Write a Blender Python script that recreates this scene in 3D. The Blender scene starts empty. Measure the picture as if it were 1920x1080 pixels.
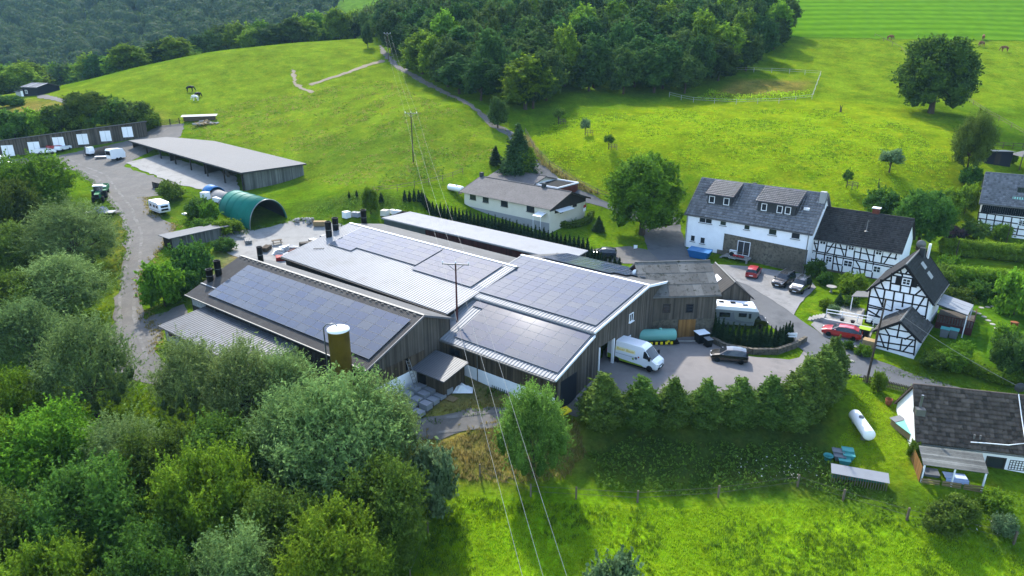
import bpy, math, random
import numpy as np
from mathutils import Vector, Matrix
from mathutils.geometry import delaunay_2d_cdt
sc=bpy.context.scene
COL=sc.collection
rng=np.random.default_rng(7); random.seed(7)
# ---------------------------------------------------------------- camera, sky, sun, exposure
cd=bpy.data.cameras.new('camera'); cam=bpy.data.objects.new('camera',cd); COL.objects.link(cam)
cd.sensor_width=36; cd.lens=1275/1920*36; cd.clip_start=.5; cd.clip_end=6000
cam.location=(0,0,34); cam.rotation_euler=(math.radians(90-20.3),0,0); sc.camera=cam
SUN_EL, SUN_AZ = 45.0, -15.0 # azimuth measured from +Y towards +X (degrees)
w=bpy.data.worlds.new('World'); sc.world=w; w.use_nodes=True
sky=w.node_tree.nodes.new('ShaderNodeTexSky'); sky.sky_type='NISHITA'; sky.sun_disc=False
sky.sun_elevation=math.radians(SUN_EL); sky.sun_rotation=math.radians(SUN_AZ); sky.air_density=1.0; sky.dust_density=1.2; sky.ozone_density=1.0
bg=w.node_tree.nodes['Background']; bg.inputs['Strength'].default_value=.15
w.node_tree.links.new(sky.outputs[0],bg.inputs[0])
sl=bpy.data.lights.new('sun','SUN'); sl.energy=2.1; sl.angle=math.radians(1.5); sl.color=(1,.95,.86)
so=bpy.data.objects.new('sun',sl); COL.objects.link(so)
_e,_a=math.radians(SUN_EL),math.radians(SUN_AZ)
_sd=Vector((math.sin(_a)*math.cos(_e),math.cos(_a)*math.cos(_e),math.sin(_e)))
so.rotation_euler=_sd.to_track_quat('Z','Y').to_euler(); so.location=(0,0,120)
sc.view_settings.view_transform='Standard'; sc.view_settings.look='None'; sc.view_settings.gamma=1
sc.view_settings.exposure=2.0
sc.cycles.max_bounces=6; sc.cycles.volume_bounces=0; sc.cycles.transparent_max_bounces=8
# ---- CORE: camera model used to survey the site, and the terrain height field ----
H, PITCH, FPX = 34.0, math.radians(20.3), 1275.0
def at(u, v, z=0.0):
    a=(u-960)/FPX; b=(540-v)/FPX
    dy=math.cos(PITCH)+b*math.sin(PITCH); dz=-math.sin(PITCH)+b*math.cos(PITCH)
    t=(z-H)/dz
    return (a*t, dy*t, z)
def atD(u, v, D):
    a=(u-960)/FPX; b=(540-v)/FPX
    dy=math.cos(PITCH)+b*math.sin(PITCH); dz=-math.sin(PITCH)+b*math.cos(PITCH)
    t=D/dy
    return (a*t, D, H+dz*t)
def proj(x, y, z):
    z=z-H
    d=y*math.cos(PITCH)-z*math.sin(PITCH); up=y*math.sin(PITCH)+z*math.cos(PITCH)
    return 960+FPX*x/d, 540-FPX*up/d, d
# survey points: pixel in the photograph + elevation
CZ=[(1150,740,-.4),(1350,650,0),(1480,690,-.4),(1250,640,0),(1540,640,-.2),(1640,690,-.8),(1700,712,-1.1),(1850,750,-1.9),
 (1450,560,.4),(1310,535,.5),(1240,470,1.2),(1215,430,1.6),(1283,462,1.2),(1513,505,.6),(1600,545,.8),(1625,605,.6),
 (1645,655,-.1),(1720,680,-.4),(1850,600,.6),(1880,480,1.6),(1830,425,2.6),(1760,690,-.3),(1880,720,-1.0),
 (310,640,0),(350,575,.5),(245,600,.3),(255,500,2.2),(262,450,3.2),(230,400,4.6),(180,300,8),(60,292,8.6),(575,347,6),(455,360,6),(250,312,7.6),
 (303,400,4.6),(480,430,3.2),(560,440,2.8),(330,470,2.5),(640,450,2.6),(722,428,2.6),(1000,480,1.4),(871,382,4.4),(1055,418,3.2),(1090,400,3.7),(960,400,3.8),
 (1150,440,2.2),(800,350,7.2),(700,365,7.2),(1020,320,8.6),(990,290,11),
 (905,732,-1.0),(975,737,-.9),(790,720,-1.0),(790,765,-1.2),(850,795,-1.9),(1070,765,-1.0),(1030,735,-.6),(880,850,-3.0),(950,905,-4.4),
 (1000,1080,-5.5),(1300,1000,-5.4),(1500,1080,-6.0),(1900,1075,-6.0),(1900,975,-4.2),(1700,950,-4.0),(1600,905,-3.6),(1615,795,-1.9),(1500,880,-4.3),(1300,890,-4.6),
 (1300,830,-2.6),(1300,735,-.4),(1450,735,-.5),(1560,720,-.6),(1740,935,-3.4),(1840,945,-3.5),(1910,920,-3.2),(1680,820,-2.3),(1120,830,-2.8),
 (250,760,-2.0),(100,900,-5),(400,1000,-7),(700,1000,-6.8),(780,930,-5.4),(60,560,0),(60,430,3.4),(560,760,-1.6),(20,1080,-7.5),(400,720,-1)]
CD=[(773,303,142),(640,322,138),(600,240,170),(700,200,178),(727,113,232),(690,70,292),(560,80,262),(400,97,246),(250,128,236),(110,165,226),(55,180,214),(20,215,186),
 (300,180,200),(450,150,215),(560,165,205),(870,205,165),(960,240,160),(850,175,185),(1745,206,165),(1668,322,126),(1590,345,122),(1820,330,125),(1400,300,132),(1150,270,140),
 (1100,190,178),(1280,188,182),(1530,185,178),(1390,140,200),(1510,72,245),(1700,72,245),(1900,72,245),(1900,180,185),(1900,0,330),(1600,0,330),(1300,60,262),(1000,70,262),(1100,20,330)]
CX=[(-320,260,14),(-180,330,6),(-320,420,-4),(-150,430,6),(-520,420,0),(-500,700,60),(-300,700,66),(-650,950,150),(-300,950,150),(-60,360,34),(-60,480,40),(-90,620,72),(-100,900,130),
 (100,420,66),(260,420,66),(200,650,110),(250,950,160),(600,500,80),(600,900,150),(250,250,30),(200,120,6),(250,0,0),(120,40,-3),(100,-60,-8),(-100,-60,-9),(0,0,-7.5),(-60,20,-8),(60,10,-7),(-150,60,-2),(-200,140,7),(-250,0,-4),(-260,200,10)]
CTRL=np.array([at(u,v,z) for u,v,z in CZ]+[atD(*c) for c in CD]+[(x,y,z) for x,y,z in CX])
MQ=6.0
def _ker(dx,dy): return np.sqrt(dx*dx+dy*dy+MQ*MQ)
def _fit():
    P=CTRL[:,:2]; n=len(P)
    K=_ker(P[:,None,0]-P[None,:,0],P[:,None,1]-P[None,:,1])
    K-=np.eye(n)*1.2                               # smoothing
    A=np.zeros((n+1,n+1)); A[:n,:n]=K; A[:n,n]=1; A[n,:n]=1
    b=np.zeros(n+1); b[:n]=CTRL[:,2]
    return np.linalg.solve(A,b)
_W=_fit()
def _axis(a,b,step,lo,hi,grow):
    m=list(np.arange(a,b+.01,step))
    s=step; x=a; L=[]
    while x>lo: s*=grow; x-=s; L.append(x)
    s=step; x=b; R=[]
    while x<hi: s*=grow; x+=s; R.append(x)
    return np.array(L[::-1]+m+R)
GX=_axis(-130,120,1.6,-1100,1100,1.09); GY=_axis(34,235,1.6,-90,1500,1.07)
def _grid():
    X,Y=np.meshgrid(GX,GY); Z=np.full(X.shape,_W[-1])
    for (px,py,_),w in zip(CTRL,_W[:-1]): Z+=w*_ker(X-px,Y-py)
    return Z
GZ=_grid()
def hgt(x,y):
    x=np.clip(np.asarray(x,float),GX[0],GX[-1]-1e-3); y=np.clip(np.asarray(y,float),GY[0],GY[-1]-1e-3)
    i=np.clip(np.searchsorted(GX,x,side='right')-1,0,len(GX)-2); j=np.clip(np.searchsorted(GY,y,side='right')-1,0,len(GY)-2)
    a=(x-GX[i])/(GX[i+1]-GX[i]); b=(y-GY[j])/(GY[j+1]-GY[j])
    return GZ[j,i]*(1-a)*(1-b)+GZ[j,i+1]*a*(1-b)+GZ[j+1,i]*(1-a)*b+GZ[j+1,i+1]*a*b
def G(u,v):
    """ground point seen at a pixel (marches the ray to the terrain)"""
    a=(u-960)/FPX; b=(540-v)/FPX
    d=np.array([a,math.cos(PITCH)+b*math.sin(PITCH),-math.sin(PITCH)+b*math.cos(PITCH)])
    t=np.concatenate([np.arange(15,260,.5),np.arange(260,1200,3)])
    q=d[None,:]*t[:,None]; gap=q[:,2]+H-hgt(q[:,0],q[:,1])
    k=np.argmax(gap<0)
    if gap[k]>=0: k=len(t)-1
    t0,t1=t[k-1],t[k]
    for _ in range(18):
        m=.5*(t0+t1); g=d[2]*m+H-float(hgt(d[0]*m,d[1]*m))
        if g<0: t1=m
        else: t0=m
    m=.5*(t0+t1); x,y=d[0]*m,d[1]*m
    return (x,y,float(hgt(x,y)))
# ---------------------------------------------------------------- helpers: materials
MATS={}
def _nt(name):
    m=bpy.data.materials.new(name); m.use_nodes=True
    return m,m.node_tree,m.node_tree.nodes['Principled BSDF']
def _n(nt,t,**k):
    n=nt.nodes.new(t)
    for a,b in k.items(): setattr(n,a,b)
    return n
def mat(name,col,rough=.8,var=.18,scale=2.,bump=0.,metal=0.,tone=0.,objvar=0.,spec=.14,coat=0.,stretch=None,spots=None):
    """procedural paint/wood/stone: two noises modulate the base colour, optional bump, per-face tone and per-object shift"""
    m,nt,b=_nt(name); L=nt.links
    if max(col)<.6: col=tuple(c*.58 for c in col); spots=spots and (tuple(c*.58 for c in spots[0]),*spots[1:])
    geo=_n(nt,'ShaderNodeNewGeometry'); src=geo.outputs['Position']
    if stretch:
        mp=_n(nt,'ShaderNodeMapping'); mp.inputs['Scale'].default_value=stretch
        L.new(src,mp.inputs['Vector']); src=mp.outputs[0]
    n1=_n(nt,'ShaderNodeTexNoise'); n1.inputs['Scale'].default_value=scale; n1.inputs['Detail'].default_value=6; n1.inputs['Roughness'].default_value=.65
    n2=_n(nt,'ShaderNodeTexNoise'); n2.inputs['Scale'].default_value=scale*.13; n2.inputs['Detail'].default_value=3
    L.new(src,n1.inputs['Vector']); L.new(geo.outputs['Position'],n2.inputs['Vector'])
    ad=_n(nt,'ShaderNodeMath',operation='ADD'); L.new(n1.outputs['Fac'],ad.inputs[0]); L.new(n2.outputs['Fac'],ad.inputs[1])
    v=ad.outputs[0]
    mr=_n(nt,'ShaderNodeMapRange'); mr.inputs['From Min'].default_value=.65; mr.inputs['From Max'].default_value=1.35
    mr.inputs['To Min'].default_value=1-var; mr.inputs['To Max'].default_value=1+var; L.new(v,mr.inputs['Value']); f=mr.outputs[0]
    if tone:
        at_=_n(nt,'ShaderNodeAttribute'); at_.attribute_name='tone'
        t2=_n(nt,'ShaderNodeMapRange'); t2.inputs['To Min'].default_value=1-tone; t2.inputs['To Max'].default_value=1+tone
        L.new(at_.outputs['Fac'],t2.inputs['Value']); mu=_n(nt,'ShaderNodeMath',operation='MULTIPLY'); L.new(f,mu.inputs[0]); L.new(t2.outputs[0],mu.inputs[1]); f=mu.outputs[0]
    if objvar:
        oi=_n(nt,'ShaderNodeObjectInfo'); t2=_n(nt,'ShaderNodeMapRange'); t2.inputs['To Min'].default_value=1-objvar; t2.inputs['To Max'].default_value=1+objvar
        L.new(oi.outputs['Random'],t2.inputs['Value']); mu=_n(nt,'ShaderNodeMath',operation='MULTIPLY'); L.new(f,mu.inputs[0]); L.new(t2.outputs[0],mu.inputs[1]); f=mu.outputs[0]
    sv=_n(nt,'ShaderNodeVectorMath',operation='SCALE'); sv.inputs[0].default_value=col; L.new(f,sv.inputs['Scale']); out=sv.outputs[0]
    if spots:
        c2,sc2,lo,hi=spots
        n3=_n(nt,'ShaderNodeTexNoise'); n3.inputs['Scale'].default_value=sc2; n3.inputs['Detail'].default_value=8; n3.inputs['Roughness'].default_value=.7
        L.new(geo.outputs['Position'],n3.inputs['Vector'])
        m3=_n(nt,'ShaderNodeMapRange'); m3.inputs['From Min'].default_value=lo; m3.inputs['From Max'].default_value=hi; L.new(n3.outputs['Fac'],m3.inputs['Value'])
        mx=_n(nt,'ShaderNodeMix',data_type='RGBA'); L.new(m3.outputs[0],mx.inputs[0]); L.new(out,mx.inputs[6]); mx.inputs[7].default_value=(*c2,1); out=mx.outputs[2]
    L.new(out,b.inputs['Base Color']); b.inputs['Roughness'].default_value=rough; b.inputs['Metallic'].default_value=metal; b.inputs['Specular IOR Level'].default_value=spec
    if coat: b.inputs['Coat Weight'].default_value=coat; b.inputs['Coat Roughness'].default_value=.06
    if bump:
        bp=_n(nt,'ShaderNodeBump'); bp.inputs['Strength'].default_value=bump; bp.inputs['Distance'].default_value=.05
        L.new(n1.outputs['Fac'],bp.inputs['Height']); L.new(bp.outputs[0],b.inputs['Normal'])
    MATS[name]=m; return m
def leafmat(name,dark,light,hue=.03,trans=.3,rough=.55,gain=.25):
    m,nt,b=_nt(name); L=nt.links; dark=tuple(c*.7 for c in dark); light=tuple(c*.95 for c in light)
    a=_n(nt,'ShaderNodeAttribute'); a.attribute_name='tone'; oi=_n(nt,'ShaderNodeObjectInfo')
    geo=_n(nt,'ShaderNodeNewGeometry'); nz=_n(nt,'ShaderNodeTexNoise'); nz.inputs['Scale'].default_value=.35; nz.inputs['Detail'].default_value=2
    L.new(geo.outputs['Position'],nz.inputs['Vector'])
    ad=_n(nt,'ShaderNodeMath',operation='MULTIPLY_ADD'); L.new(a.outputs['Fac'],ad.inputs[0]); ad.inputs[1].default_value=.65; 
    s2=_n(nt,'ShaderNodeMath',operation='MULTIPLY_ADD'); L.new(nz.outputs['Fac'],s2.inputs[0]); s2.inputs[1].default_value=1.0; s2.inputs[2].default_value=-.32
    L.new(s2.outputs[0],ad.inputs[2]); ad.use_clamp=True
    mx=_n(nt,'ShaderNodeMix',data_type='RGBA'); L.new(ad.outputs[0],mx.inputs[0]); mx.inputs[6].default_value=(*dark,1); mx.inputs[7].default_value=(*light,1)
    hs=_n(nt,'ShaderNodeHueSaturation'); L.new(mx.outputs[2],hs.inputs['Color'])
    h=_n(nt,'ShaderNodeMapRange'); h.inputs['To Min'].default_value=.5-hue; h.inputs['To Max'].default_value=.5+hue*.6; L.new(oi.outputs['Random'],h.inputs['Value']); L.new(h.outputs[0],hs.inputs['Hue'])
    wn=_n(nt,'ShaderNodeTexWhiteNoise',noise_dimensions='1D'); L.new(oi.outputs['Random'],wn.inputs['W'])
    g=_n(nt,'ShaderNodeMapRange'); g.inputs['To Min'].default_value=1-gain; g.inputs['To Max'].default_value=1+gain; L.new(wn.outputs['Value'],g.inputs['Value']); L.new(g.outputs[0],hs.inputs['Value'])
    L.new(hs.outputs[0],b.inputs['Base Color']); b.inputs['Roughness'].default_value=.75; b.inputs['Specular IOR Level'].default_value=.03
    tr=_n(nt,'ShaderNodeBsdfTranslucent'); L.new(hs.outputs[0],tr.inputs['Color'])
    ms=_n(nt,'ShaderNodeMixShader'); ms.inputs[0].default_value=min(.6,trans*1.5); L.new(b.outputs[0],ms.inputs[1]); L.new(tr.outputs[0],ms.inputs[2])
    L.new(ms.outputs[0],nt.nodes['Material Output'].inputs['Surface']); MATS[name]=m; return m
def glassmat(name,col=(.02,.025,.03),rough=.06):
    m,nt,b=_nt(name); b.inputs['Base Color'].default_value=(*col,1); b.inputs['Roughness'].default_value=rough; b.inputs['Specular IOR Level'].default_value=.6; MATS[name]=m; return m
M=MATS
glassmat('glass'); glassmat('dark_glass',(.012,.015,.02),.1)
mat('white_wall',(.78,.79,.80),.85,.09,1.2,.05); mat('cream_wall',(.60,.56,.45),.85,.06,.8,.05); mat('render_grey',(.48,.48,.47),.85,.12,1.2)
mat('timber_black',(.018,.017,.018),.7,.2,4); mat('white_frame',(.72,.73,.74),.5,.03,2); mat('dark_frame',(.05,.045,.04),.6,.1,3)
mat('board_grey',(.125,.108,.088),.88,.28,3,.3,tone=.4,stretch=(1,1,.12)); mat('board_brown',(.115,.087,.058),.88,.25,3,.3,tone=.4,stretch=(1,1,.12)); mat('board_dark',(.05,.042,.036),.9,.25,3,.2,tone=.4,stretch=(1,1,.12))
mat('board_silver',(.17,.175,.16),.88,.28,3,.3,tone=.4,stretch=(1,1,.12)); mat('board_orange',(.33,.17,.055),.8,.15,3,.2,tone=.25,stretch=(1,1,.12)); mat('board_slate',(.018,.022,.032),.8,.15,3,tone=.3,stretch=(1,1,.12))
mat('metal_light',(.30,.315,.33),.5,.08,.6,spec=.25,spots=((.22,.225,.23),.35,.5,.75)); mat('metal_grey',(.155,.165,.175),.65,.06,.5,spec=.15,spots=((.15,.155,.16),.3,.5,.8)); mat('metal_pale',(.33,.345,.36),.6,.06,.5,spec=.25,spots=((.25,.255,.26),.3,.5,.8)); mat('metal_mid',(.135,.145,.155),.5,.12,.7,metal=.2,spec=.3,spots=((.10,.10,.10),.5,.5,.7))
mat('fibre_dark',(.085,.08,.075),.75,.2,1.,.1,spots=((.14,.135,.12),.8,.52,.75)); mat('fibre_grey',(.16,.16,.155),.65,.15,1.,spots=((.1,.1,.095),.5,.5,.7))
mat('old_roof',(.19,.185,.17),.85,.22,2.5,.2,tone=.25,spots=((.05,.055,.04),1.6,.54,.64)); mat('eternit',(.17,.16,.155),.85,.2,4,.2,spots=((.09,.085,.08),3,.5,.7))
mat('tile_gloss',(.15,.152,.16),.25,.15,3,spec=.7,tone=.45,metal=.2); mat('tile_slate',(.085,.09,.10),.4,.15,3,tone=.35,spec=.3); mat('tile_matt',(.052,.050,.049),.7,.25,4,tone=.4); mat('tile_brown',(.125,.098,.08),.8,.3,5,tone=.5,spots=((.03,.03,.02),2,.55,.68)); mat('shingle_black',(.028,.029,.032),.75,.2,3,tone=.35); mat('shingle_grey',(.075,.072,.068),.8,.2,3,.1,tone=.35); mat('zinc_dark',(.06,.065,.07),.45,.1,2)
mat('panel_frame',(.27,.285,.31),.6,.05,2); mat('gutter',(.22,.22,.21),.5,.1,2,metal=.3); mat('black_metal',(.015,.015,.016),.5,.2,3); mat('steel',(.32,.33,.34),.35,.15,3,metal=.7); mat('void_shade',(.012,.012,.012),.95,.3,2)  # last one: near-black colour standing in for the shade inside openings
mat('stone',(.20,.175,.13),.9,.35,2.2,.6,spots=((.09,.085,.07),2.6,.48,.62)); mat('brick_red',(.20,.06,.04),.85,.2,3,.2); mat('maroon',(.10,.03,.028),.8,.2,3,tone=.3)
mat('concrete',(.40,.39,.36),.9,.12,.7,.1,spots=((.27,.26,.24),.5,.5,.7)); mat('gravel',(.20,.187,.168),.95,.22,2.2,.4,spots=((.17,.165,.15),.5,.46,.66)); mat('asphalt',(.155,.16,.165),.85,.14,1.2,.15,spots=((.10,.105,.11),.22,.52,.66)); mat('cobble',(.30,.295,.285),.9,.2,3,.4,spots=((.2,.2,.19),.6,.5,.7)); mat('yard_pave',(.30,.275,.255),.9,.10,1.2,.15,spots=((.22,.205,.195),.25,.5,.7)); mat('dirt',(.30,.25,.17),.95,.2,1.5,.3)
mat('car_white',(.72,.73,.74),.3,.03,1,coat=.6,spec=.5); mat('car_black',(.008,.008,.010),.25,.1,1,coat=.8,spec=.5); mat('car_red',(.50,.008,.012),.3,.05,1,coat=.8,spec=.5); mat('car_blue',(.02,.03,.05),.3,.1,1,coat=.7,spec=.5); mat('car_silver',(.36,.38,.40),.35,.04,1,metal=.4,coat=.5)
mat('rubber',(.012,.012,.012),.85,.2,4); mat('rim',(.30,.31,.32),.4,.1,4,metal=.6); mat('lamp_clear',(.65,.66,.66),.2,.05,3); mat('lamp_red',(.35,.01,.01),.3,.05,3)
mat('tarp_green',(.012,.23,.165),.55,.12,1.2,.15); mat('tarp_dark',(.02,.022,.022),.9,.2,1); mat('tarp_blue',(.05,.22,.5),.5,.15,1,.1); mat('tarp_grey',(.34,.33,.31),.7,.15,1,.1)
mat('silo_olive',(.30,.21,.025),.6,.18,.9,spots=((.17,.125,.02),.8,.5,.75)); mat('tank_teal',(.22,.56,.46),.4,.05,1,coat=.3); mat('tank_white',(.72,.73,.71),.4,.04,1,coat=.3); mat('yellow',(.72,.55,.02),.6,.1,2); mat('blue_paint',(.02,.16,.42),.5,.1,2); mat('green_paint',(.02,.22,.08),.5,.1,2); mat('lime_paint',(.38,.55,.03),.5,.05,2); mat('red_paint',(.5,.03,.03),.5,.1,2); mat('print_yellow',(.78,.72,.42),.5,.05,2); mat('orange_text',(.62,.40,.03),.5,.03,2)
mat('pole_wood',(.10,.075,.055),.85,.25,3,.2,stretch=(1,1,.1)); mat('fence_wood',(.20,.165,.12),.9,.25,4,.2); mat('white_plastic',(.72,.73,.73),.5,.06,2); mat('wrap',(.38,.40,.43),.35,.15,3,.3); mat('wood_light',(.42,.30,.15),.85,.2,3,.1); mat('fence_tape',(.50,.50,.48),.7,.1,2); mat('fence_wire',(.12,.115,.10),.6,.05,1); mat('wire',(.40,.40,.37),.4,.02,1,metal=.2); mat('teal_plastic',(.10,.42,.40),.5,.1,2); mat('grey_plastic',(.22,.235,.25),.5,.1,2); mat('cloth_blue',(.42,.50,.68),.9,.1,2); mat('terracotta',(.34,.12,.05),.85,.15,3)
mat('cow_brown',(.27,.13,.06),.85,.15,3); mat('horse_black',(.015,.012,.010),.6,.2,3); mat('horse_white',(.62,.60,.56),.8,.08,3); mat('bark',(.09,.07,.05),.95,.3,4,.4,stretch=(1,1,.2)); mat('ladder',(.30,.30,.29),.5,.1,2,metal=.5); mat('stone_light',(.42,.40,.36),.9,.2,3,.3,objvar=.15)
leafmat('leaf_willow',(0.075, 0.135, 0.032),(0.24, 0.36, 0.11),.02,.35); leafmat('leaf_broad',(0.03, 0.075, 0.012),(0.12, 0.23, 0.03),.03,.3); leafmat('leaf_forest',(0.022, 0.06, 0.014),(0.085, 0.18, 0.035),.03,.28,gain=.3); leafmat('leaf_lime',(0.06, 0.14, 0.01),(0.2, 0.36, 0.025),.02,.35); leafmat('leaf_hornbeam',(.030,.07,.012),(.13,.235,.04),.02,.25); leafmat('leaf_thuja',(.010,.026,.010),(.035,.066,.022),.015,.15); leafmat('leaf_spruce',(0.018, 0.045, 0.016),(0.06, 0.115, 0.03),.02,.15); leafmat('leaf_far',(0.025, 0.065, 0.022),(0.08, 0.16, 0.045),.03,.25); leafmat('leaf_purple',(.02,.018,.02),(.06,.045,.055),.02,.2); leafmat('leaf_silver',(0.07, 0.14, 0.05),(0.24, 0.37, 0.16),.01,.3)
leafmat('grass_blade',(.19,.33,.008),(.36,.55,.02),.0,.45,gain=0); leafmat('blossom',(.45,.45,.38),(.85,.85,.78),.0,.3,gain=0); leafmat('leaf_willow_green',(.06,.13,.018),(.21,.36,.06),.01,.35); mat('rut',(.20,.19,.17),.95,.2,2.2,.3,spots=((.27,.26,.24),.8,.48,.6)); leafmat('grass_dry',(.16,.14,.04),(.34,.29,.11),.0,.4,gain=0); leafmat('weed',(.045,.10,.014),(.15,.26,.035),.0,.35,gain=0); leafmat('grass_deep',(.05,.12,.010),(.15,.27,.02),.0,.4,gain=0)
def panelmat():
    m,nt,b=_nt('solar_glass'); L=nt.links
    oi=_n(nt,'ShaderNodeObjectInfo'); rp=_n(nt,'ShaderNodeValToRGB'); L.new(oi.outputs['Random'],rp.inputs[0])
    e=rp.color_ramp.elements; e[0].color=(.032,.050,.090,1); e[1].color=(.054,.068,.088,1); k=rp.color_ramp.elements.new(.5); k.color=(.041,.057,.086,1)
    L.new(rp.outputs[0],b.inputs['Base Color']); b.inputs['Roughness'].default_value=.07; b.inputs['Specular IOR Level'].default_value=.22; MATS['solar_glass']=m
panelmat()
# ---------------------------------------------------------------- helpers: meshes and objects
def tag(o,label=None,cat=None,group=None,kind=None):
    if label: o['label']=label
    if cat: o['category']=cat
    if group: o['group']=group
    if kind: o['kind']=kind
    return o
def thing(name,label,cat,loc=(0,0,0),rz=0.,group=None,rot=None):
    o=bpy.data.objects.new(name,None); COL.objects.link(o); o.location=loc; o.rotation_euler=rot or (0,0,rz); o.empty_display_size=.3
    return tag(o,label,cat,group)
def put(name,me,parent=None,loc=(0,0,0),rot=(0,0,0),scale=(1,1,1)):
    o=bpy.data.objects.new(name,me); COL.objects.link(o); o.parent=parent; o.location=loc; o.rotation_euler=rot; o.scale=scale; return o
def npmesh(name,V,F,material,tone=None,smooth=False):
    V=np.asarray(V,np.float32); F=np.asarray(F,np.int32); k=F.shape[1]
    me=bpy.data.meshes.new(name); me.vertices.add(len(V)); me.vertices.foreach_set('co',V.ravel())
    me.loops.add(F.size); me.loops.foreach_set('vertex_index',F.ravel()); me.polygons.add(len(F))
    me.polygons.foreach_set('loop_start',np.arange(0,F.size,k,dtype=np.int32))
    if tone is not None:
        a=me.attributes.new('tone','FLOAT','FACE'); a.data.foreach_set('value',np.asarray(tone,np.float32))
    if smooth: me.polygons.foreach_set('use_smooth',np.ones(len(F),bool))
    me.update(calc_edges=True); me.materials.append(material if not isinstance(material,str) else M[material]); return me
class MB:
    """collects shapes into one mesh"""
    def __init__(s): s.v=[]; s.f=[]; s.t=[]; s.sm=[]
    def add(s,vs,fs,tone=.5,smooth=False):
        o=len(s.v); s.v+= [tuple(p) for p in vs]; s.f+=[tuple(i+o for i in f) for f in fs]; s.t+=[tone]*len(fs); s.sm+=[smooth]*len(fs); return s
    def box(s,x0,x1,y0,y1,z0,z1,tone=.5):
        return s.add([(x0,y0,z0),(x1,y0,z0),(x1,y1,z0),(x0,y1,z0),(x0,y0,z1),(x1,y0,z1),(x1,y1,z1),(x0,y1,z1)],[(0,3,2,1),(4,5,6,7),(0,1,5,4),(1,2,6,5),(2,3,7,6),(3,0,4,7)],tone)
    def hexa(s,b,t,tone=.5):
        return s.add(list(b)+list(t),[(3,2,1,0),(4,5,6,7),(0,1,5,4),(1,2,6,5),(2,3,7,6),(3,0,4,7)],tone)
    def bar(s,p,q,w,h,up=(0,0,1),tone=.5):
        p=Vector(p); q=Vector(q); d=(q-p).normalized(); u=Vector(up)
        if abs(d.dot(u))>.98: u=Vector((0,1,0))
        a=d.cross(u).normalized()*w/2; b=a.cross(d).normalized()*h/2
        return s.hexa([p-a-b,p+a-b,p+a+b,p-a+b],[q-a-b,q+a-b,q+a+b,q-a+b],tone)
    def slab(s,a,b,c,d,th=.12,tone=.5):
        a,b,c,d=[Vector(k) for k in (a,b,c,d)]; n=(b-a).cross(d-a).normalized()*th
        return s.hexa([a-n,b-n,c-n,d-n],[a,b,c,d],tone)
    def prism(s,poly,ax,a0,a1,tone=.5):
        n=len(poly)
        def P(p,t): return {'x':(t,p[0],p[1]),'y':(p[0],t,p[1]),'z':(p[0],p[1],t)}[ax]
        return s.add([P(p,a0) for p in poly]+[P(p,a1) for p in poly],[tuple(range(n))[::-1],tuple(range(n,2*n))]+[(i,(i+1)%n,n+(i+1)%n,n+i) for i in range(n)],tone)
    def tube(s,pts,rad,n=8,caps=True,tone=.5,smooth=True):
        pts=[Vector(p) for p in pts]; rad=rad if hasattr(rad,'__len__') else [rad]*len(pts)
        vs=[]; prev=None
        for i,p in enumerate(pts):
            d=(pts[min(i+1,len(pts)-1)]-pts[max(i-1,0)]).normalized()
            if prev is None: prev=Vector((1,0,0)) if abs(d.x)<.9 else Vector((0,1,0))
            a=(prev-d*prev.dot(d)).normalized(); prev=a; b=d.cross(a)
            vs+=[p+(a*math.cos(k*2*math.pi/n)+b*math.sin(k*2*math.pi/n))*rad[i] for k in range(n)]
        fs=[(i*n+k,i*n+(k+1)%n,(i+1)*n+(k+1)%n,(i+1)*n+k) for i in range(len(pts)-1) for k in range(n)]
        s.add(vs,fs,tone,smooth)
        if caps: s.add(vs[:n],[tuple(range(n))[::-1]],tone); s.add(vs[-n:],[tuple(range(n))],tone)
        return s
    def lathe(s,prof,n=24,c=(0,0,0),ax='z',tone=.5,smooth=True):
        vs=[]
        for r,h in prof:
            for k in range(n):
                a=2*math.pi*k/n; x,y=r*math.cos(a),r*math.sin(a)
                vs.append({'z':(c[0]+x,c[1]+y,c[2]+h),'x':(c[0]+h,c[1]+x,c[2]+y),'y':(c[0]+y,c[1]+h,c[2]+x)}[ax])
        fs=[(i*n+k,i*n+(k+1)%n,(i+1)*n+(k+1)%n,(i+1)*n+k) for i in range(len(prof)-1) for k in range(n)]
        s.add(vs,fs,tone,smooth); 
        s.add(vs[:n],[tuple(range(n))[::-1]],tone); s.add(vs[-n:],[tuple(range(n))],tone); return s
    def corr(s,a,b,c,d,n,amp=.04,th=.05,tone=.5):
        """corrugated sheet a->b across the waves, a->d down the slope"""
        a,b,c,d=[Vector(k) for k in (a,b,c,d)]; nr=(b-a).cross(d-a).normalized()
        if nr.z<0: nr=-nr
        k=n*4; vs=[]; 
        for i in range(k+1):
            o=nr*(amp*(0,1,1,0)[i%4]); t=i/k; vs+= [a.lerp(b,t)+o, d.lerp(c,t)+o]
        fs=[(2*i,2*i+2,2*i+3,2*i+1) for i in range(k)]
        if (b-a).cross(d-a).z<0: fs=[f[::-1] for f in fs]
        s.add(vs,fs,tone); e=nr*th
        return s.hexa([a-e,b-e,c-e,d-e],[a-nr*.005,b-nr*.005,c-nr*.005,d-nr*.005],tone)
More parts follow.
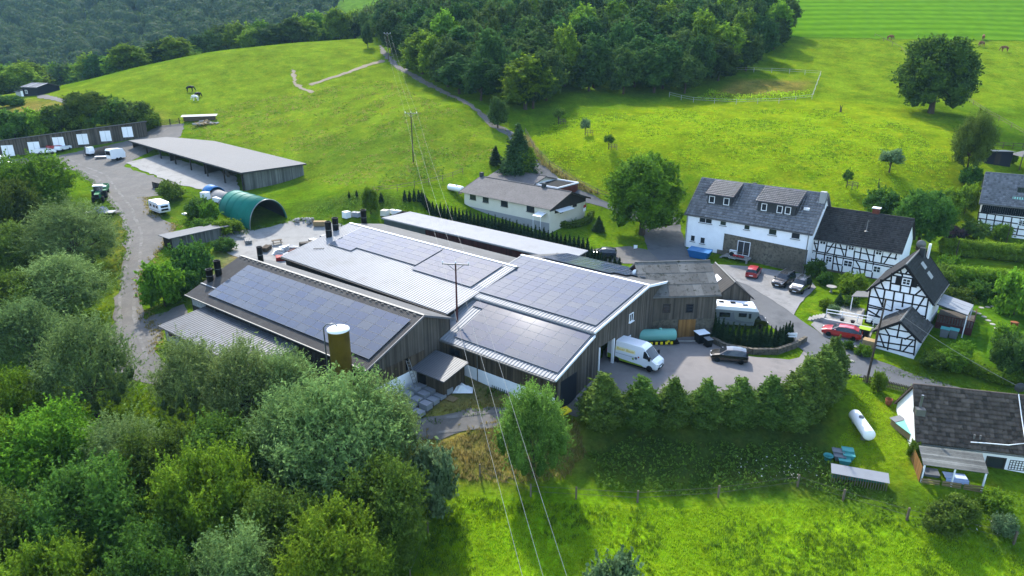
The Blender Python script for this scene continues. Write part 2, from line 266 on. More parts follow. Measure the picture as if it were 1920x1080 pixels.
    def tiles(s,a,b,c,d,nc,nr_,amp=.035,step=.045,pts=4,jit=.25):
        """pantile surface: a,b eave corners, d,c ridge corners; every tile has its own roll, step and tone"""
        a,b,c,d=[Vector(k) for k in (a,b,c,d)]; n=(b-a).cross(d-a).normalized()
        if n.z<0: n=-n
        for r in range(nr_):
            v0,v1=r/nr_,(r+1)/nr_; o=len(s.v)
            for i in range(nc*pts+1):
                u=i/(nc*pts); w=amp*(.5-.5*math.cos(2*math.pi*(i%pts)/pts))
                lo=a.lerp(b,u).lerp(d.lerp(c,u),v0); hi=a.lerp(b,u).lerp(d.lerp(c,u),v1)
                s.v+= [tuple(lo+n*(w+0.0)),tuple(lo+n*(w+step)),tuple(hi+n*w)]
            for i in range(nc*pts):
                p=o+3*i; q=p+3
                if i%pts==0: tn=min(1,max(0,.5+random.gauss(0,jit)))
                s.f+=[(p,q,q+1,p+1),(p+1,q+1,q+2,p+2)]; s.t+=[tn,tn]; s.sm+=[False,True]
        return s
    def boards(s,p0,p1,zb,top,w=.22,th=.03,zb1=None):
        """vertical cladding from p0 to p1 (xy), bottom zb, top = function of 0..1"""
        p0=Vector((p0[0],p0[1],0)); p1=Vector((p1[0],p1[1],0)); L=(p1-p0).length; n=max(1,round(L/w)); d=(p1-p0)/n; nr=Vector((d.y,-d.x,0)).normalized()
        for i in range(n):
            t0,t1=i/n+.015/n,(i+1)/n-.015/n; a=p0.lerp(p1,t0); b=p0.lerp(p1,t1); t=th*(.6+.5*random.random())
            bb=zb if zb1 is None else zb+(zb1-zb)*(i+.5)/n
            z0,z1=top(t0),top(t1)
            if min(z0,z1)<bb+.05: z0=max(z0,bb+.05); z1=max(z1,bb+.05)
            A,B=a+nr*t,b+nr*t
            s.hexa([(a.x,a.y,bb),(b.x,b.y,bb),(B.x,B.y,bb),(A.x,A.y,bb)],[(a.x,a.y,z0),(b.x,b.y,z1),(B.x,B.y,z1),(A.x,A.y,z0)],random.random())
        return s
    def mesh(s,name,material):
        me=bpy.data.meshes.new(name); me.from_pydata(s.v,[],s.f)
        a=me.attributes.new('tone','FLOAT','FACE'); a.data.foreach_set('value',np.asarray(s.t,np.float32))
        if any(s.sm): me.polygons.foreach_set('use_smooth',np.asarray(s.sm,bool))
        me.materials.append(M[material] if isinstance(material,str) else material); return me
    def build(s,name,material,parent=None,loc=(0,0,0),rot=(0,0,0),kind=None):
        o=put(name,s.mesh(name,material),parent,loc,rot)
        if kind: o['kind']=kind
        return o
def clone(root,loc=None,rz=None,scale=None,label=None,group=None):
    def cp(o,par):
        c=o.copy(); COL.objects.link(c); c.parent=par
        for ch in o.children: cp(ch,c)
        return c
    r=cp(root,None)
    if loc is not None: r.location=loc
    if rz is not None: r.rotation_euler[2]=rz
    if scale is not None: r.scale=scale if hasattr(scale,'__len__') else (scale,)*3
    if label: r['label']=label
    if group: r['group']=group
    return r
class Bld:
    """a building: local x along the eaves, y to the back, z up; pixels of the survey photo can be laid on its faces"""
    def __init__(s,name,label,O,ang,cat='building',group=None):
        s.O=O; s.a=math.radians(ang); s.r=thing(name,label,cat,O,s.a,group)
        s.c,s.s=math.cos(s.a),math.sin(s.a)
    def L(s,q):
        dx,dy=q[0]-s.O[0],q[1]-s.O[1]; return (dx*s.c+dy*s.s,-dx*s.s+dy*s.c,q[2]-s.O[2])
    def W(s,x,y,z=0): return (s.O[0]+x*s.c-y*s.s,s.O[1]+x*s.s+y*s.c,s.O[2]+z)
    def px(s,u,v,axis,val):
        a=(u-960)/FPX; b=(540-v)/FPX; d=(a,math.cos(PITCH)+b*math.sin(PITCH),-math.sin(PITCH)+b*math.cos(PITCH))
        o=s.L((0,0,H)); D=(d[0]*s.c+d[1]*s.s,-d[0]*s.s+d[1]*s.c,d[2])
        t=(val-o[axis])/D[axis]; return tuple(o[i]+D[i]*t for i in range(3))
    def part(s,name,mb,m,kind=None): return mb.build(name,m,s.r,kind=kind)
    def window(s,c,w,h,axis='y',sgn=-1,frame='white_frame',pane='glass',bars=(1,0),fw=.09,proud=.05,sill=None,name='window'):
        """frame ring + bars, the pane a sub-part; c = centre on the wall plane"""
        m=MB(); 
        def bx(u0,u1,z0,z1,d0,d1,mb):
            if axis=='y': mb.box(c[0]+u0,c[0]+u1,*sorted((c[1]+sgn*d0,c[1]+sgn*d1)),c[2]+z0,c[2]+z1)
            else: mb.box(*sorted((c[0]+sgn*d0,c[0]+sgn*d1)),c[1]+u0,c[1]+u1,c[2]+z0,c[2]+z1)
        W2,H2=w/2,h/2
        bx(-W2,W2,H2-fw,H2,-.04,proud,m); bx(-W2,W2,-H2,-H2+fw,-.04,proud,m); bx(-W2,-W2+fw,-H2+fw,H2-fw,-.04,proud,m); bx(W2-fw,W2,-H2+fw,H2-fw,-.04,proud,m)
        for i in range(bars[0]): x=-W2+w*(i+1)/(bars[0]+1); bx(x-.03,x+.03,-H2+fw,H2-fw,-.04,proud-.01,m)
        for i in range(bars[1]): z=-H2+h*(i+1)/(bars[1]+1); bx(-W2+fw,W2-fw,z-.025,z+.025,-.04,proud-.012,m)
        o=s.part(name,m,frame); g=MB(); bx(-W2+fw*.6,W2-fw*.6,-H2+fw*.6,H2-fw*.6,-.05,.015,g); g.build('pane',pane,o)
        if sill: k=MB(); bx(-W2-.08,W2+.08,-H2-.08,-H2-.005,-.04,proud+.12,k); k.build('sill',sill,o)
        return o
    def beam(s,p,q,axis,val,w=.16,proud=.03,z=None):
        A=Vector(s.px(*p,axis,val)); B=Vector(s.px(*q,axis,val)); m=MB()
        n=(0,1,0) if axis==1 else (1,0,0); d=(B-A).normalized(); A-=d*w*.3; B+=d*w*.3
        m.bar(A,B,w,proud*2,up=n); return m.build('beam','timber_black',s.r)
def gable_roof(B,x0,x1,y0,y1,ze,zr,m,oh=.4,ohx=.35,th=.16,yr=None,tile=None,ridge='gutter',name='roof',barge=None):
    """two roof slopes (each a part) with fascia, gutter and ridge cap; ze is the wall-top height at y0,y1"""
    yr=(y0+y1)/2 if yr is None else yr
    sf=(zr-ze)/(yr-y0); sb=(zr-ze)/(y1-yr); a0,a1=x0-ohx,x1+ohx; yf,yb=y0-oh,y1+oh; zf,zb=ze-oh*sf,ze-oh*sb; up=.12
    out=[]
    for (p,q,r_,t) in (((a0,yf,zf+up),(a1,yf,zf+up),(a1,yr,zr+up),(a0,yr,zr+up)),((a1,yb,zb+up),(a0,yb,zb+up),(a0,yr,zr+up),(a1,yr,zr+up))):
        k=MB(); k.slab(p,q,r_,t,th)
        o=B.part(name,k,m if not tile or tile[0]!='corr' else m)
        if tile and tile[0]=='tile':
            e=.012; tt=MB(); sl=(Vector(t)-Vector(p)).length
            tt.tiles(*[(x,y,z+e) for x,y,z in (p,q,r_,t)],max(2,round((a1-a0)/tile[1])),max(2,round(sl/tile[2])),tile[3],tile[4]); tt.build('roof_tiles',m,o,kind='stuff')
        if tile and tile[0]=='corr':
            tt=MB(); e=.02; tt.corr(*[(x,y,z+e) for x,y,z in (p,q,r_,t)],round((a1-a0)/tile[1]),tile[2]); tt.build('corrugated_sheet',m,o,kind='stuff')
        out.append(o)
    k=MB(); k.tube([(a0,yr,zr+up+.03),(a1,yr,zr+up+.03)],.11,6); B.part('ridge_cap',k,m if ridge is None else ridge)
    for y,z in ((yf,zf),(yb,zb)):
        k=MB(); k.tube([(a0,y+(-.06 if y<yr else .06),z+.02),(a1,y+(-.06 if y<yr else .06),z+.02)],.07,6); B.part('gutter',k,'gutter')
    if barge:
        for x in (a0-.03,a1+.03):
            for (p,q) in (((x,yf,zf),(x,yr,zr)),((x,yb,zb),(x,yr,zr))):
                k=MB(); k.bar((p[0],p[1],p[2]+.04),(q[0],q[1],q[2]+.04),.05,.24); B.part('barge_board',k,barge)
    return out
def house_walls(B,x0,x1,y0,y1,zb,ze,zr,m,yr=None,name='wall'):
    yr=(y0+y1)/2 if yr is None else yr
    k=MB(); k.prism([(y0,zb),(y1,zb),(y1,ze),(yr,zr),(y0,ze)],'x',x0,x1); return B.part(name,k,m)
PANEL=None
def panel_mesh():
    global PANEL,PFRAME
    k=MB(); k.box(.01,1.69,.02,1.0,-.03,.012); PANEL=k.mesh('solar_panel','solar_glass')
    k=MB(); [k.box(*b) for b in ((0,1.70,0,.02,-.03,.018),(0,1.70,1.0,1.02,-.03,.018),(0,.01,.02,1.0,-.03,.014),(1.69,1.70,.02,1.0,-.03,.014))]; PFRAME=k.mesh('panel_frame','panel_frame')
panel_mesh()
def solar(B,x0,y0,z0,slope,cols,rows,skip=(),dx=1.72,dy=1.04):
    ca,sa=math.cos(slope),math.sin(slope)
    for r in range(rows):
        for c in range(cols):
            if (c,r) in skip: continue
            o=put('solar_panel',PANEL,B.r,(x0+c*dx,y0+r*dy*ca-.1*sa,z0+r*dy*sa+.1*ca),(slope,0,0)); put('panel_frame',PFRAME,o)
# ---------------------------------------------------------------- terrain and draped ground surfaces
def GP(pts): return [G(u,v)[:2] for u,v in pts]
def inpoly(X,Y,poly):
    P=np.asarray(poly); r=np.zeros(X.shape,bool); j=len(P)-1
    for i in range(len(P)):
        xi,yi=P[i]; xj,yj=P[j]
        c=((yi>Y)!=(yj>Y))&(X<(xj-xi)*(Y-yi)/(yj-yi+1e-12)+xi); r^=c; j=i
    return r
def polydist(X,Y,poly):
    P=np.asarray(poly); d=np.full(X.shape,1e9); j=len(P)-1
    for i in range(len(P)):
        ax,ay=P[j]; bx,by=P[i]; vx,vy=bx-ax,by-ay
        t=np.clip(((X-ax)*vx+(Y-ay)*vy)/(vx*vx+vy*vy+1e-9),0,1); d=np.minimum(d,np.hypot(X-ax-t*vx,Y-ay-t*vy)); j=i
    return d
def ground():
    X,Y=np.meshgrid(GX,GY); n,mm=X.shape; V=np.stack([X,Y,GZ],-1).reshape(-1,3)
    i=np.arange(n-1)[:,None]*mm+np.arange(mm-1)[None,:]; F=np.stack([i,i+1,i+mm+1,i+mm],-1).reshape(-1,4)
    C=np.tile(np.array([.10,.185,.011]),(n*mm,1)).reshape(n,mm,3)
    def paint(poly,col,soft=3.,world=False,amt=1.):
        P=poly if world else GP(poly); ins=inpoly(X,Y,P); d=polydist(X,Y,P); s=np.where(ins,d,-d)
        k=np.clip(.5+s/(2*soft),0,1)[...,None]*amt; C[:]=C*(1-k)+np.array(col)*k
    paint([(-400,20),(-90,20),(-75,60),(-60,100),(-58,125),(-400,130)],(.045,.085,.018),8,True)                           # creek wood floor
    paint([(300,230),(0,200),(-100,200),(0,160),(110,168),(400,98),(690,72),(727,115),(870,205),(950,245),(940,290),(860,330),(700,365),(600,340),(450,270)],(.15,.23,.020),5)   # horse pasture
    paint([(520,300),(640,250),(760,230),(850,300),(700,330),(600,330)],(.10,.17,.02),7,amt=.8)
    paint([(0,190),(130,190),(300,215),(300,235),(120,215),(0,235)],(.20,.18,.055),4)
    paint([(760,830),(900,800),(1000,810),(1080,790),(1095,840),(1060,880),(960,905),(860,900),(760,880)],(.25,.215,.07),1.5)       # dry grass bank
    paint([(760,755),(930,735),(1000,740),(1000,775),(780,790)],(.23,.20,.075),1.)
    paint([(1095,800),(1560,760),(1580,880),(1700,950),(1500,930),(1200,920),(1080,900)],(.05,.085,.02),2)               # bank growth, darkened in colour for the shade below the hornbeams
    paint([(1600,760),(1700,760),(1720,900),(1600,900),(1560,840)],(.15,.24,.012),1.)                                    # lawn
    paint([(850,920),(1000,930),(1500,950),(1920,1060),(2100,1300),(700,1300),(800,1100)],(.17,.33,.010),2)            # front meadow
    paint([(985,260),(1020,250),(1260,190),(1540,180),(1700,200),(1900,300),(1780,420),(1560,390),(1290,330),(1100,360),(1010,300)],(.185,.27,.011),5)   # orchard meadow
    paint([(1500,75),(2000,75),(2000,190),(1850,200),(1560,180),(1430,150)],(.15,.235,.013),4)
    paint([(1510,72),(2050,72),(2050,-40),(1500,-40)],(.075,.19,.015),3)
    paint([(1780,540),(1920,520),(2000,640),(1880,700),(1760,640),(1740,600)],(.07,.165,.012),1.2)                       # garden lawn
    paint([(800,350),(870,335),(870,385),(1060,425),(1200,470),(1130,480),(1000,440),(780,372)],(.12,.22,.014),1.5)      # bungalow lawn
    paint([(560,380),(720,360),(760,390),(720,405),(640,410),(560,400)],(.07,.13,.018),2)
    paint([(960,255),(1000,285),(1090,350),(1120,372),(1090,370),(1010,300)],(.27,.24,.09),1.5)
    paint([(215,420),(290,360),(240,520),(215,600)],(.16,.18,.04),1.5)
    paint([(1380,150),(1525,152),(1505,172),(1420,180),(1330,180)],(.20,.185,.05),2)
    paint([(600,440),(860,600),(780,760),(640,700),(380,560),(420,470)],(.20,.18,.12),2); paint([(700,720),(860,745),(1000,740),(1050,700),(800,690)],(.22,.19,.11),1.5)
    me=npmesh('ground',V,F,'white_wall',smooth=True); me.materials.clear()
    paint([(-170,470),(-85,470),(-100,700),(-190,700)],(.11,.22,.02),6,True)
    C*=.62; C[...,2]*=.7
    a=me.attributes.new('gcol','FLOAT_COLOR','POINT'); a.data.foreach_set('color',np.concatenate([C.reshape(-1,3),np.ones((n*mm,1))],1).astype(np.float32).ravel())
    m,nt,b=_nt('meadow_ground'); L=nt.links
    at_=_n(nt,'ShaderNodeAttribute'); at_.attribute_name='gcol'; geo=_n(nt,'ShaderNodeNewGeometry')
    def nz(s,d=5,r=.6):
        k=_n(nt,'ShaderNodeTexNoise'); k.inputs['Scale'].default_value=s; k.inputs['Detail'].default_value=d; k.inputs['Roughness'].default_value=r; L.new(geo.outputs['Position'],k.inputs['Vector']); return k.outputs['Fac']
    def rg(x,a,b_,c,d):
        k=_n(nt,'ShaderNodeMapRange'); k.inputs['From Min'].default_value=a; k.inputs['From Max'].default_value=b_; k.inputs['To Min'].default_value=c; k.inputs['To Max'].default_value=d; L.new(x,k.inputs['Value']); return k.outputs[0]
    f1=rg(nz(2.2,8,.7),.3,.7,.60,1.40); f2=rg(nz(.16,4),.3,.7,.72,1.28); mu=_n(nt,'ShaderNodeMath',operation='MULTIPLY'); L.new(f1,mu.inputs[0]); L.new(f2,mu.inputs[1])
    sv=_n(nt,'ShaderNodeVectorMath',operation='SCALE'); L.new(at_.outputs['Color'],sv.inputs[0]); L.new(mu.outputs[0],sv.inputs['Scale'])
    mx=_n(nt,'ShaderNodeMix',data_type='RGBA',blend_type='MULTIPLY'); mx.inputs[7].default_value=(1.75,1.22,1.3,1); L.new(sv.outputs[0],mx.inputs[6]); L.new(rg(nz(.5,7,.7),.50,.72,0,.85),mx.inputs[0])     # straw-coloured patches
    m2=_n(nt,'ShaderNodeMix',data_type='RGBA',blend_type='MULTIPLY'); m2.inputs[7].default_value=(.52,.70,.75,1); L.new(mx.outputs[2],m2.inputs[6]); L.new(rg(nz(.30,6,.65),.52,.70,0,.8),m2.inputs[0])          # lusher patches
    L.new(m2.outputs[2],b.inputs['Base Color']); b.inputs['Roughness'].default_value=.95; b.inputs['Specular IOR Level'].default_value=.0
    bp=_n(nt,'ShaderNodeBump'); bp.inputs['Strength'].default_value=.9; bp.inputs['Distance'].default_value=.25; L.new(nz(1.6,6,.6),bp.inputs['Height']); L.new(bp.outputs[0],b.inputs['Normal'])
    me.materials.append(m); o=put('ground',me); tag(o,kind='structure')
ground()
def drape(name,pts,material,lift=.05,step=1.5,world=False,jit=.25,kind='structure',label=None):
    P=pts if world else GP(pts); B=[]
    for i in range(len(P)):
        a=np.array(P[i]); b=np.array(P[(i+1)%len(P)]); n=max(1,int(np.hypot(*(b-a))/1.2))
        for k in range(n): B.append(tuple(a+(b-a)*k/n+rng.normal(0,jit,2)*(k>0)))
    x0,y0=np.min(B,0); x1,y1=np.max(B,0); X,Y=np.meshgrid(np.arange(x0,x1,step),np.arange(y0,y1,step))
    ok=inpoly(X,Y,B)&(polydist(X,Y,B)>step*.5); I=list(zip(X[ok],Y[ok]))
    pts2=[Vector((float(x),float(y))) for x,y in B+I]; nb=len(B)
    r=delaunay_2d_cdt(pts2,[(i,(i+1)%nb) for i in range(nb)],[],1,1e-4)
    vs=[(v.x,v.y,float(hgt(v.x,v.y))+lift) for v in r[0]]
    me=bpy.data.meshes.new(name); me.from_pydata(vs,[],[tuple(f) for f in r[2]]); me.materials.append(M[material]); me.polygons.foreach_set('use_smooth',np.ones(len(me.polygons),bool))
    o=put(name,me); o['kind']=kind
    if label: o['label']=label
    return o
# farm track and yards on the left
drape('farm_track',[(0,300),(120,290),(250,262),(300,235),(345,232),(340,255),(250,300),(232,312),(330,345),(330,360),(275,370),(282,400),(330,425),(320,445),(300,470),(262,520),(262,560),(275,600),(345,570),(352,590),(300,625),(290,660),(330,700),(300,730),(215,700),(205,650),(215,580),(228,500),(238,440),(225,405),(205,380),(170,340),(140,320),(60,310)],'gravel')
drape('concrete_apron',[(236,306),(330,345),(420,365),(455,372),(440,330),(300,290)],'concrete',.09)
drape('storage_yard',[(395,440),(440,432),(480,432),(550,412),(600,415),(640,420),(640,455),(600,500),(500,510),(420,470)],'concrete',.06)
drape('gravel_lane',[(740,800),(760,790),(850,775),(940,765),(1010,755),(1060,742),(1090,740),(1100,790),(1060,775),(1000,785),(930,800),(850,815),(780,830),(700,840),(600,800),(600,770)],'gravel',.05)
drape('forecourt',[(1060,745),(1080,715),(1110,690),(1140,650),(1170,640),(1320,628),(1345,645),(1400,668),(1480,675),(1520,655),(1570,640),(1580,700),(1560,730),(1450,738),(1300,738),(1150,745),(1090,765)],'yard_pave',.055)
drape('lane',[(1215,395),(1270,400),(1280,440),(1290,470),(1320,500),(1380,520),(1430,545),(1500,600),(1560,640),(1620,668),(1720,705),(1800,728),(1900,752),(2000,775),(2000,800),(1880,770),(1780,745),(1690,725),(1640,712),(1570,700),(1520,670),(1480,640),(1430,600),(1370,560),(1320,540),(1250,500),(1215,470),(1205,430)],'asphalt',.075,jit=.08)
drape('parking_yard',[(1325,495),(1400,500),(1510,515),(1530,540),(1500,570),(1488,592),(1450,565),(1400,535),(1340,512)],'cobble',.11,jit=.05)
drape('hill_lane',[(948,240),(962,248),(1010,300),(1060,345),(1135,378),(1220,400),(1210,420),(1130,388),(1060,372),(1010,345),(985,330),(985,318),(1000,310),(955,262)],'asphalt',.06,jit=.1)
drape('forest_lane',[(712,85),(719,90),(744,119),(830,168),(905,213),(948,240),(954,256),(900,219),(830,175),(740,126),(714,100)],'gravel',.06,jit=.25)
drape('car_space',[(1090,470),(1180,462),(1220,470),(1250,500),(1180,495),(1090,492)],'gravel',.065)
drape('house_yard',[(1225,480),(1250,500),(1330,540),(1365,560),(1330,590),(1240,520)],'asphalt',.06)
drape('hut_path',[(70,178),(85,178),(115,185),(138,192),(134,198),(105,190),(70,184)],'gravel',.07,jit=.2)
drape('pasture_path',[(545,130),(552,132),(556,155),(575,168),(590,172),(585,175),(565,168),(550,158)],'dirt',.08,jit=.3)
drape('crest_path',[(578,158),(640,138),(715,112),(722,115),(650,139),(585,161)],'dirt',.08,jit=.3)
drape('terrace',[(1575,572),(1622,580),(1615,612),(1540,602),(1540,596)],'concrete',.08,jit=.02)
drape('car_bay',[(1530,600),(1635,625),(1625,655),(1600,652),(1545,632),(1520,610)],'cobble',.10,jit=.02)
# mown field with swathes on the far slope
def field():
    m,nt,b=_nt('mown_grass'); L=nt.links; geo=_n(nt,'ShaderNodeNewGeometry'); wv=_n(nt,'ShaderNodeTexWave',bands_direction='Y'); wv.inputs['Scale'].default_value=.03; wv.inputs['Distortion'].default_value=5.0; wv.inputs['Detail'].default_value=3; wv.inputs['Detail Scale'].default_value=.12
    L.new(geo.outputs['Position'],wv.inputs['Vector']); rp=_n(nt,'ShaderNodeValToRGB'); L.new(wv.outputs['Fac'],rp.inputs[0]); e=rp.color_ramp.elements; e[0].color=(.045,.115,.004,1); e[1].color=(.075,.16,.006,1)
    nz=_n(nt,'ShaderNodeTexNoise'); nz.inputs['Scale'].default_value=.25; nz.inputs['Detail'].default_value=7; L.new(geo.outputs['Position'],nz.inputs['Vector']); mr=_n(nt,'ShaderNodeMapRange'); mr.inputs['To Min'].default_value=.65; mr.inputs['To Max'].default_value=1.35; L.new(nz.outputs['Fac'],mr.inputs['Value'])
    sv=_n(nt,'ShaderNodeVectorMath',operation='SCALE'); L.new(rp.outputs[0],sv.inputs[0]); L.new(mr.outputs[0],sv.inputs['Scale']); L.new(sv.outputs[0],b.inputs['Base Color']); b.inputs['Roughness'].default_value=.95; b.inputs['Specular IOR Level'].default_value=0; M['mown_grass']=m
field()
drape('mown_field',[(95,247),(150,242),(215,240),(300,238),(300,420),(90,420),(92,300)],'mown_grass',.12,step=6,world=True,jit=.4)

def ruts(name,pts,mt='rut',off=.85,wd=.42,lift=.075):
    P=[np.array(p) for p in GP(pts)]
    for sgn in (-1,1):
        A_,B_=[],[]
        for i,p in enumerate(P):
            d=P[min(i+1,len(P)-1)]-P[max(i-1,0)]; d=d/np.hypot(*d); n=np.array([-d[1],d[0]]); A_.append(tuple(p+n*(sgn*off-wd/2))); B_.append(tuple(p+n*(sgn*off+wd/2)))
        drape(name,A_+B_[::-1],mt,lift,step=1.0,world=True,jit=.07)
ruts('wheel_rut',[(120,300),(190,330),(235,390),(255,440),(248,500),(238,560),(240,620),(262,680)]); ruts('wheel_rut',[(640,820),(760,808),(850,795),(940,782),(1020,768)]); ruts('wheel_rut',[(240,300),(270,265),(310,240)])
# ---------------------------------------------------------------- the farm
def hollow(B,x0,x1,y0,y1,zb,zf,zbk,m,front=True,right=True,left=True,back=True,th=.15):
    """four thin walls under a roof that runs from zf (front) to zbk (back)"""
    for on,(a,b,c,d),z in ((front,(x0,x1,y0,y0+th),zf),(back,(x0,x1,y1-th,y1),zbk)):
        if on: k=MB(); k.box(a,b,c,d,zb,z); B.part('wall',k,m)
    for on,x in ((left,x0),(right,x1-th)):
        if on: k=MB(); k.prism([(y0+th+.002,zb),(y1-th-.002,zb),(y1-th-.002,zbk),(y0+th+.002,zf)],'x',x,x+th); B.part('wall',k,m)
def sheet(B,p,q,r,t,m,pitch=.3,amp=.035,name='roof'):
    k=MB(); k.slab(p,q,r,t,.12); o=B.part(name,k,m); n=max(2,round((Vector(q)-Vector(p)).length/pitch)); e=.015
    c=MB(); c.corr(*[(a,b,z+e) for a,b,z in (p,q,r,t)],n,amp); c.build('corrugated_sheet',m,o,kind='stuff'); return o
def bars_along(B,p,q,m,w=.12,h=.16,name='fascia'): k=MB(); k.bar(p,q,w,h); return B.part(name,k,m)
def vent(B,x,y,z,h,r=.42,m='black_metal',strap=True):
    k=MB(); k.lathe([(r,-1.2),(r,h),(r*1.06,h),(r*1.06,h+.08),(r*.9,h+.08),(r*.9,h-.3)],18,(x,y,z)); o=B.part('roof_vent',k,m)
    if strap: k=MB(); k.lathe([(r+.02,h*.45),(r+.02,h*.45+.07)],18,(x,y,z)); k.build('strap','steel',o)
# barn with the long solar roof (left)
A=Bld('solar_barn','long brown barn with a wide solar roof beside the olive silo',(-14.03,59.41,0),-37.5,'barn')
sA=math.atan2(3.0,7.94)
hollow(A,-33.6,-.25,.35,12.1,-1.6,3.68,4.9,'board_dark',right=False)
k=MB(); k.prism([(.5,-1.6),(11.95,-1.6),(11.95,4.8),(7.94,6.5),(.5,3.7)],'x',-.45,-.3); A.part('gable_wall',k,'board_dark')
k=MB(); k.boards((-.3,.45),(-.3,7.94),1.0,lambda t:3.55+2.95*t,.2,.05); k.boards((-.3,7.94),(-.3,12.1),.6,lambda t:6.5-1.75*t,.2,.05); A.part('cladding',k,'board_grey','stuff')
k=MB(); k.boards((-.25,.45),(-.25,7.94),1.0,lambda t:2.6,.2,.06); A.part('cladding',k,'board_brown','stuff')
k=MB(); k.box(-.3,-.2,.45,8.4,-1.6,1.0); A.part('rendered_base',k,'white_wall')
k=MB(); k.boards((-33.6,.3),(-.3,.3),-.4,lambda t:3.5,.25,.05); A.part('cladding',k,'board_dark','stuff')
sheet(A,(-34.0,-.2,3.52),(0,-.2,3.52),(0,7.94,6.6),(-34.0,7.94,6.6),'fibre_dark',.22,.03)
sheet(A,(0,12.6,4.72),(-34.0,12.6,4.72),(-34.0,7.94,6.6),(0,7.94,6.6),'fibre_grey',.5,.012)
bars_along(A,(-34,7.94,6.68),(0,7.94,6.68),'gutter',.3,.07,'ridge_cap'); bars_along(A,(-34,-.27,3.5),(0,-.27,3.5),'gutter',.14,.12,'gutter')
bars_along(A,(.05,-.2,3.5),(.05,7.94,6.58),'steel',.06,.22,'barge_board'); bars_along(A,(.05,7.94,6.58),(.05,12.6,4.7),'steel',.06,.2,'barge_board')
for i in range(34): k=MB(); k.box(-33.6+i*.98,-33.2+i*.98,7.52,7.62,6.58,6.66); A.part('snow_stop',k,'zinc_dark')
solar(A,-30.3,.85,3.52+.94*.378+.17,sA,17,6,dx=1.74,dy=1.06)
k=MB(); k.box(-33.95,-30.6,1.95,2.15,4.42,4.5); A.part('flashing',k,'metal_pale')
for (u,v,h,y) in ((395,528,1.5,2.9),(411,520,1.9,4.1)):
    p=A.px(u,v,1,y); vent(A,p[0],y,3.6+y*.378,h)
p=A.px(489,487,1,9.2); vent(A,p[0],9.2,6.1,1.9,.36)
for x in (-31.8,-31.0): 
    A.window((x,.25,2.75),.7,.8,bars=(0,1))
k=MB(); k.box(-33.3,-30.2,.2,.27,2.2,3.35); A.part('window_band',k,'render_grey')
for x in (-27.8,-20.5): k=MB(); k.tube([(x,.1,3.4),(x,.1,.6)],.05,6); A.part('downpipe',k,'gutter')
k=MB(); k.box(-.27,-.20,4.9,5.7,1.25,2.6); A.part('hatch',k,'void_shade')
# lean-to with corrugated roof in front of it
LT=Bld('lean_to','low lean-to with grey corrugated roof along the front of the solar barn',A.W(-30.4,-5.0,.2),-37.5,'shed')
sheet(LT,(-.3,-.6,1.75),(19,-.6,1.75),(19,5.2,2.5),(.1,5.2,2.5),'metal_mid',.48,.07)
hollow(LT,0,18.8,0,5.1,-1.4,1.7,2.35,'render_grey'); 
for x in (1.6,4.0,7.0): LT.window((x,0,1.05),1.5,.8,frame='dark_frame')
k=MB(); k.boards((-.02,5.0),(-.02,0),-1.2,lambda t:2.2-.55*t,.22,.04); LT.part('cladding',k,'board_dark','stuff')
# feed silo
g=(-16.9,60.6,-1.7); S=thing('feed_silo','tall olive yellow feed silo with white top beside the solar barn','silo',g)
k=MB(); k.lathe([(.35,1.2),(1.0,2.6),(1.03,8.85),(1.06,8.85),(1.06,8.95),(.98,8.95)],32); k.build('drum','silo_olive',S)
k=MB(); k.lathe([(1.09,8.95),(1.09,9.05),(.7,9.25),(.15,9.35)],32); k.build('lid','white_plastic',S)
for a in range(4): k=MB(); x,y=.9*math.cos(a*1.57+.4),.9*math.sin(a*1.57+.4); k.tube([(x,y,0),(x,y,3)],.06,6); k.build('leg','steel',S)
k=MB(); k.tube([(-1.45,.1,0),(-1.45,.1,9.1),(-1.1,.0,9.55),(-.3,0,9.6),(0,0,9.3)],.07,8); k.build('fill_pipe','steel',S)
# middle barn with the silvery corrugated roof
BB=Bld('metal_roof_barn','barn with silver corrugated roof and stepped solar field in the middle of the farm',at(850,592,4.95)[:2]+(0,),-39.8,'barn')
sB=math.atan2(2.35,12.2)
hollow(BB,-33.6,-1.6,.5,17.6,-.5,4.9,5.9,'board_dark')
k=MB(); k.prism([(.6,3),(17.4,3),(17.4,6.0),(12.2,7.1),(.6,4.9)],'x',-33.7,-33.55); BB.part('gable_wall',k,'board_dark')
sheet(BB,(-33.9,0,4.9),(-1.0,0,4.9),(-1.0,12.2,7.25),(-33.9,12.2,7.25),'metal_light',.42,.065)
sheet(BB,(-1.0,18.4,5.9),(-33.9,18.4,5.9),(-33.9,12.2,7.25),(-1.0,12.2,7.25),'fibre_grey',.5,.012)
bars_along(BB,(-33.9,12.2,7.35),(-1,12.2,7.35),'white_frame',.35,.06,'ridge_cap'); bars_along(BB,(-33.9,-.1,4.72),(-1,-.1,4.72),'black_metal',.16,.2,'gutter'); bars_along(BB,(-33.95,0,4.85),(-33.95,12.2,7.2),'metal_pale',.08,.2,'barge_board')
zB=lambda y:4.9+y*2.35/12.2+.12
solar(BB,-30.4,5.6,zB(5.6),sB,10,6,skip={(3,0),(4,0),(5,0),(6,0),(7,0),(8,0),(9,0)}); solar(BB,-12.9,5.6,zB(5.6),sB,6,6)
for (u,v,h) in ((617,441,2.1),(630,433,1.7)):
    p=BB.px(u,v,2,6.6); vent(BB,p[0],p[1],zB(p[1]),h,.46)
p=BB.px(683,421,1,15.4); vent(BB,p[0],15.4,6.5,2.1,.44)
for (a,b) in (((-31.2,3.6),(-29.8,4.4)),): k=MB(); k.bar((a[0],a[1],zB(a[1])+.05),(b[0],b[1],zB(b[1])+.05),.1,.06); BB.part('snow_stop',k,'black_metal')
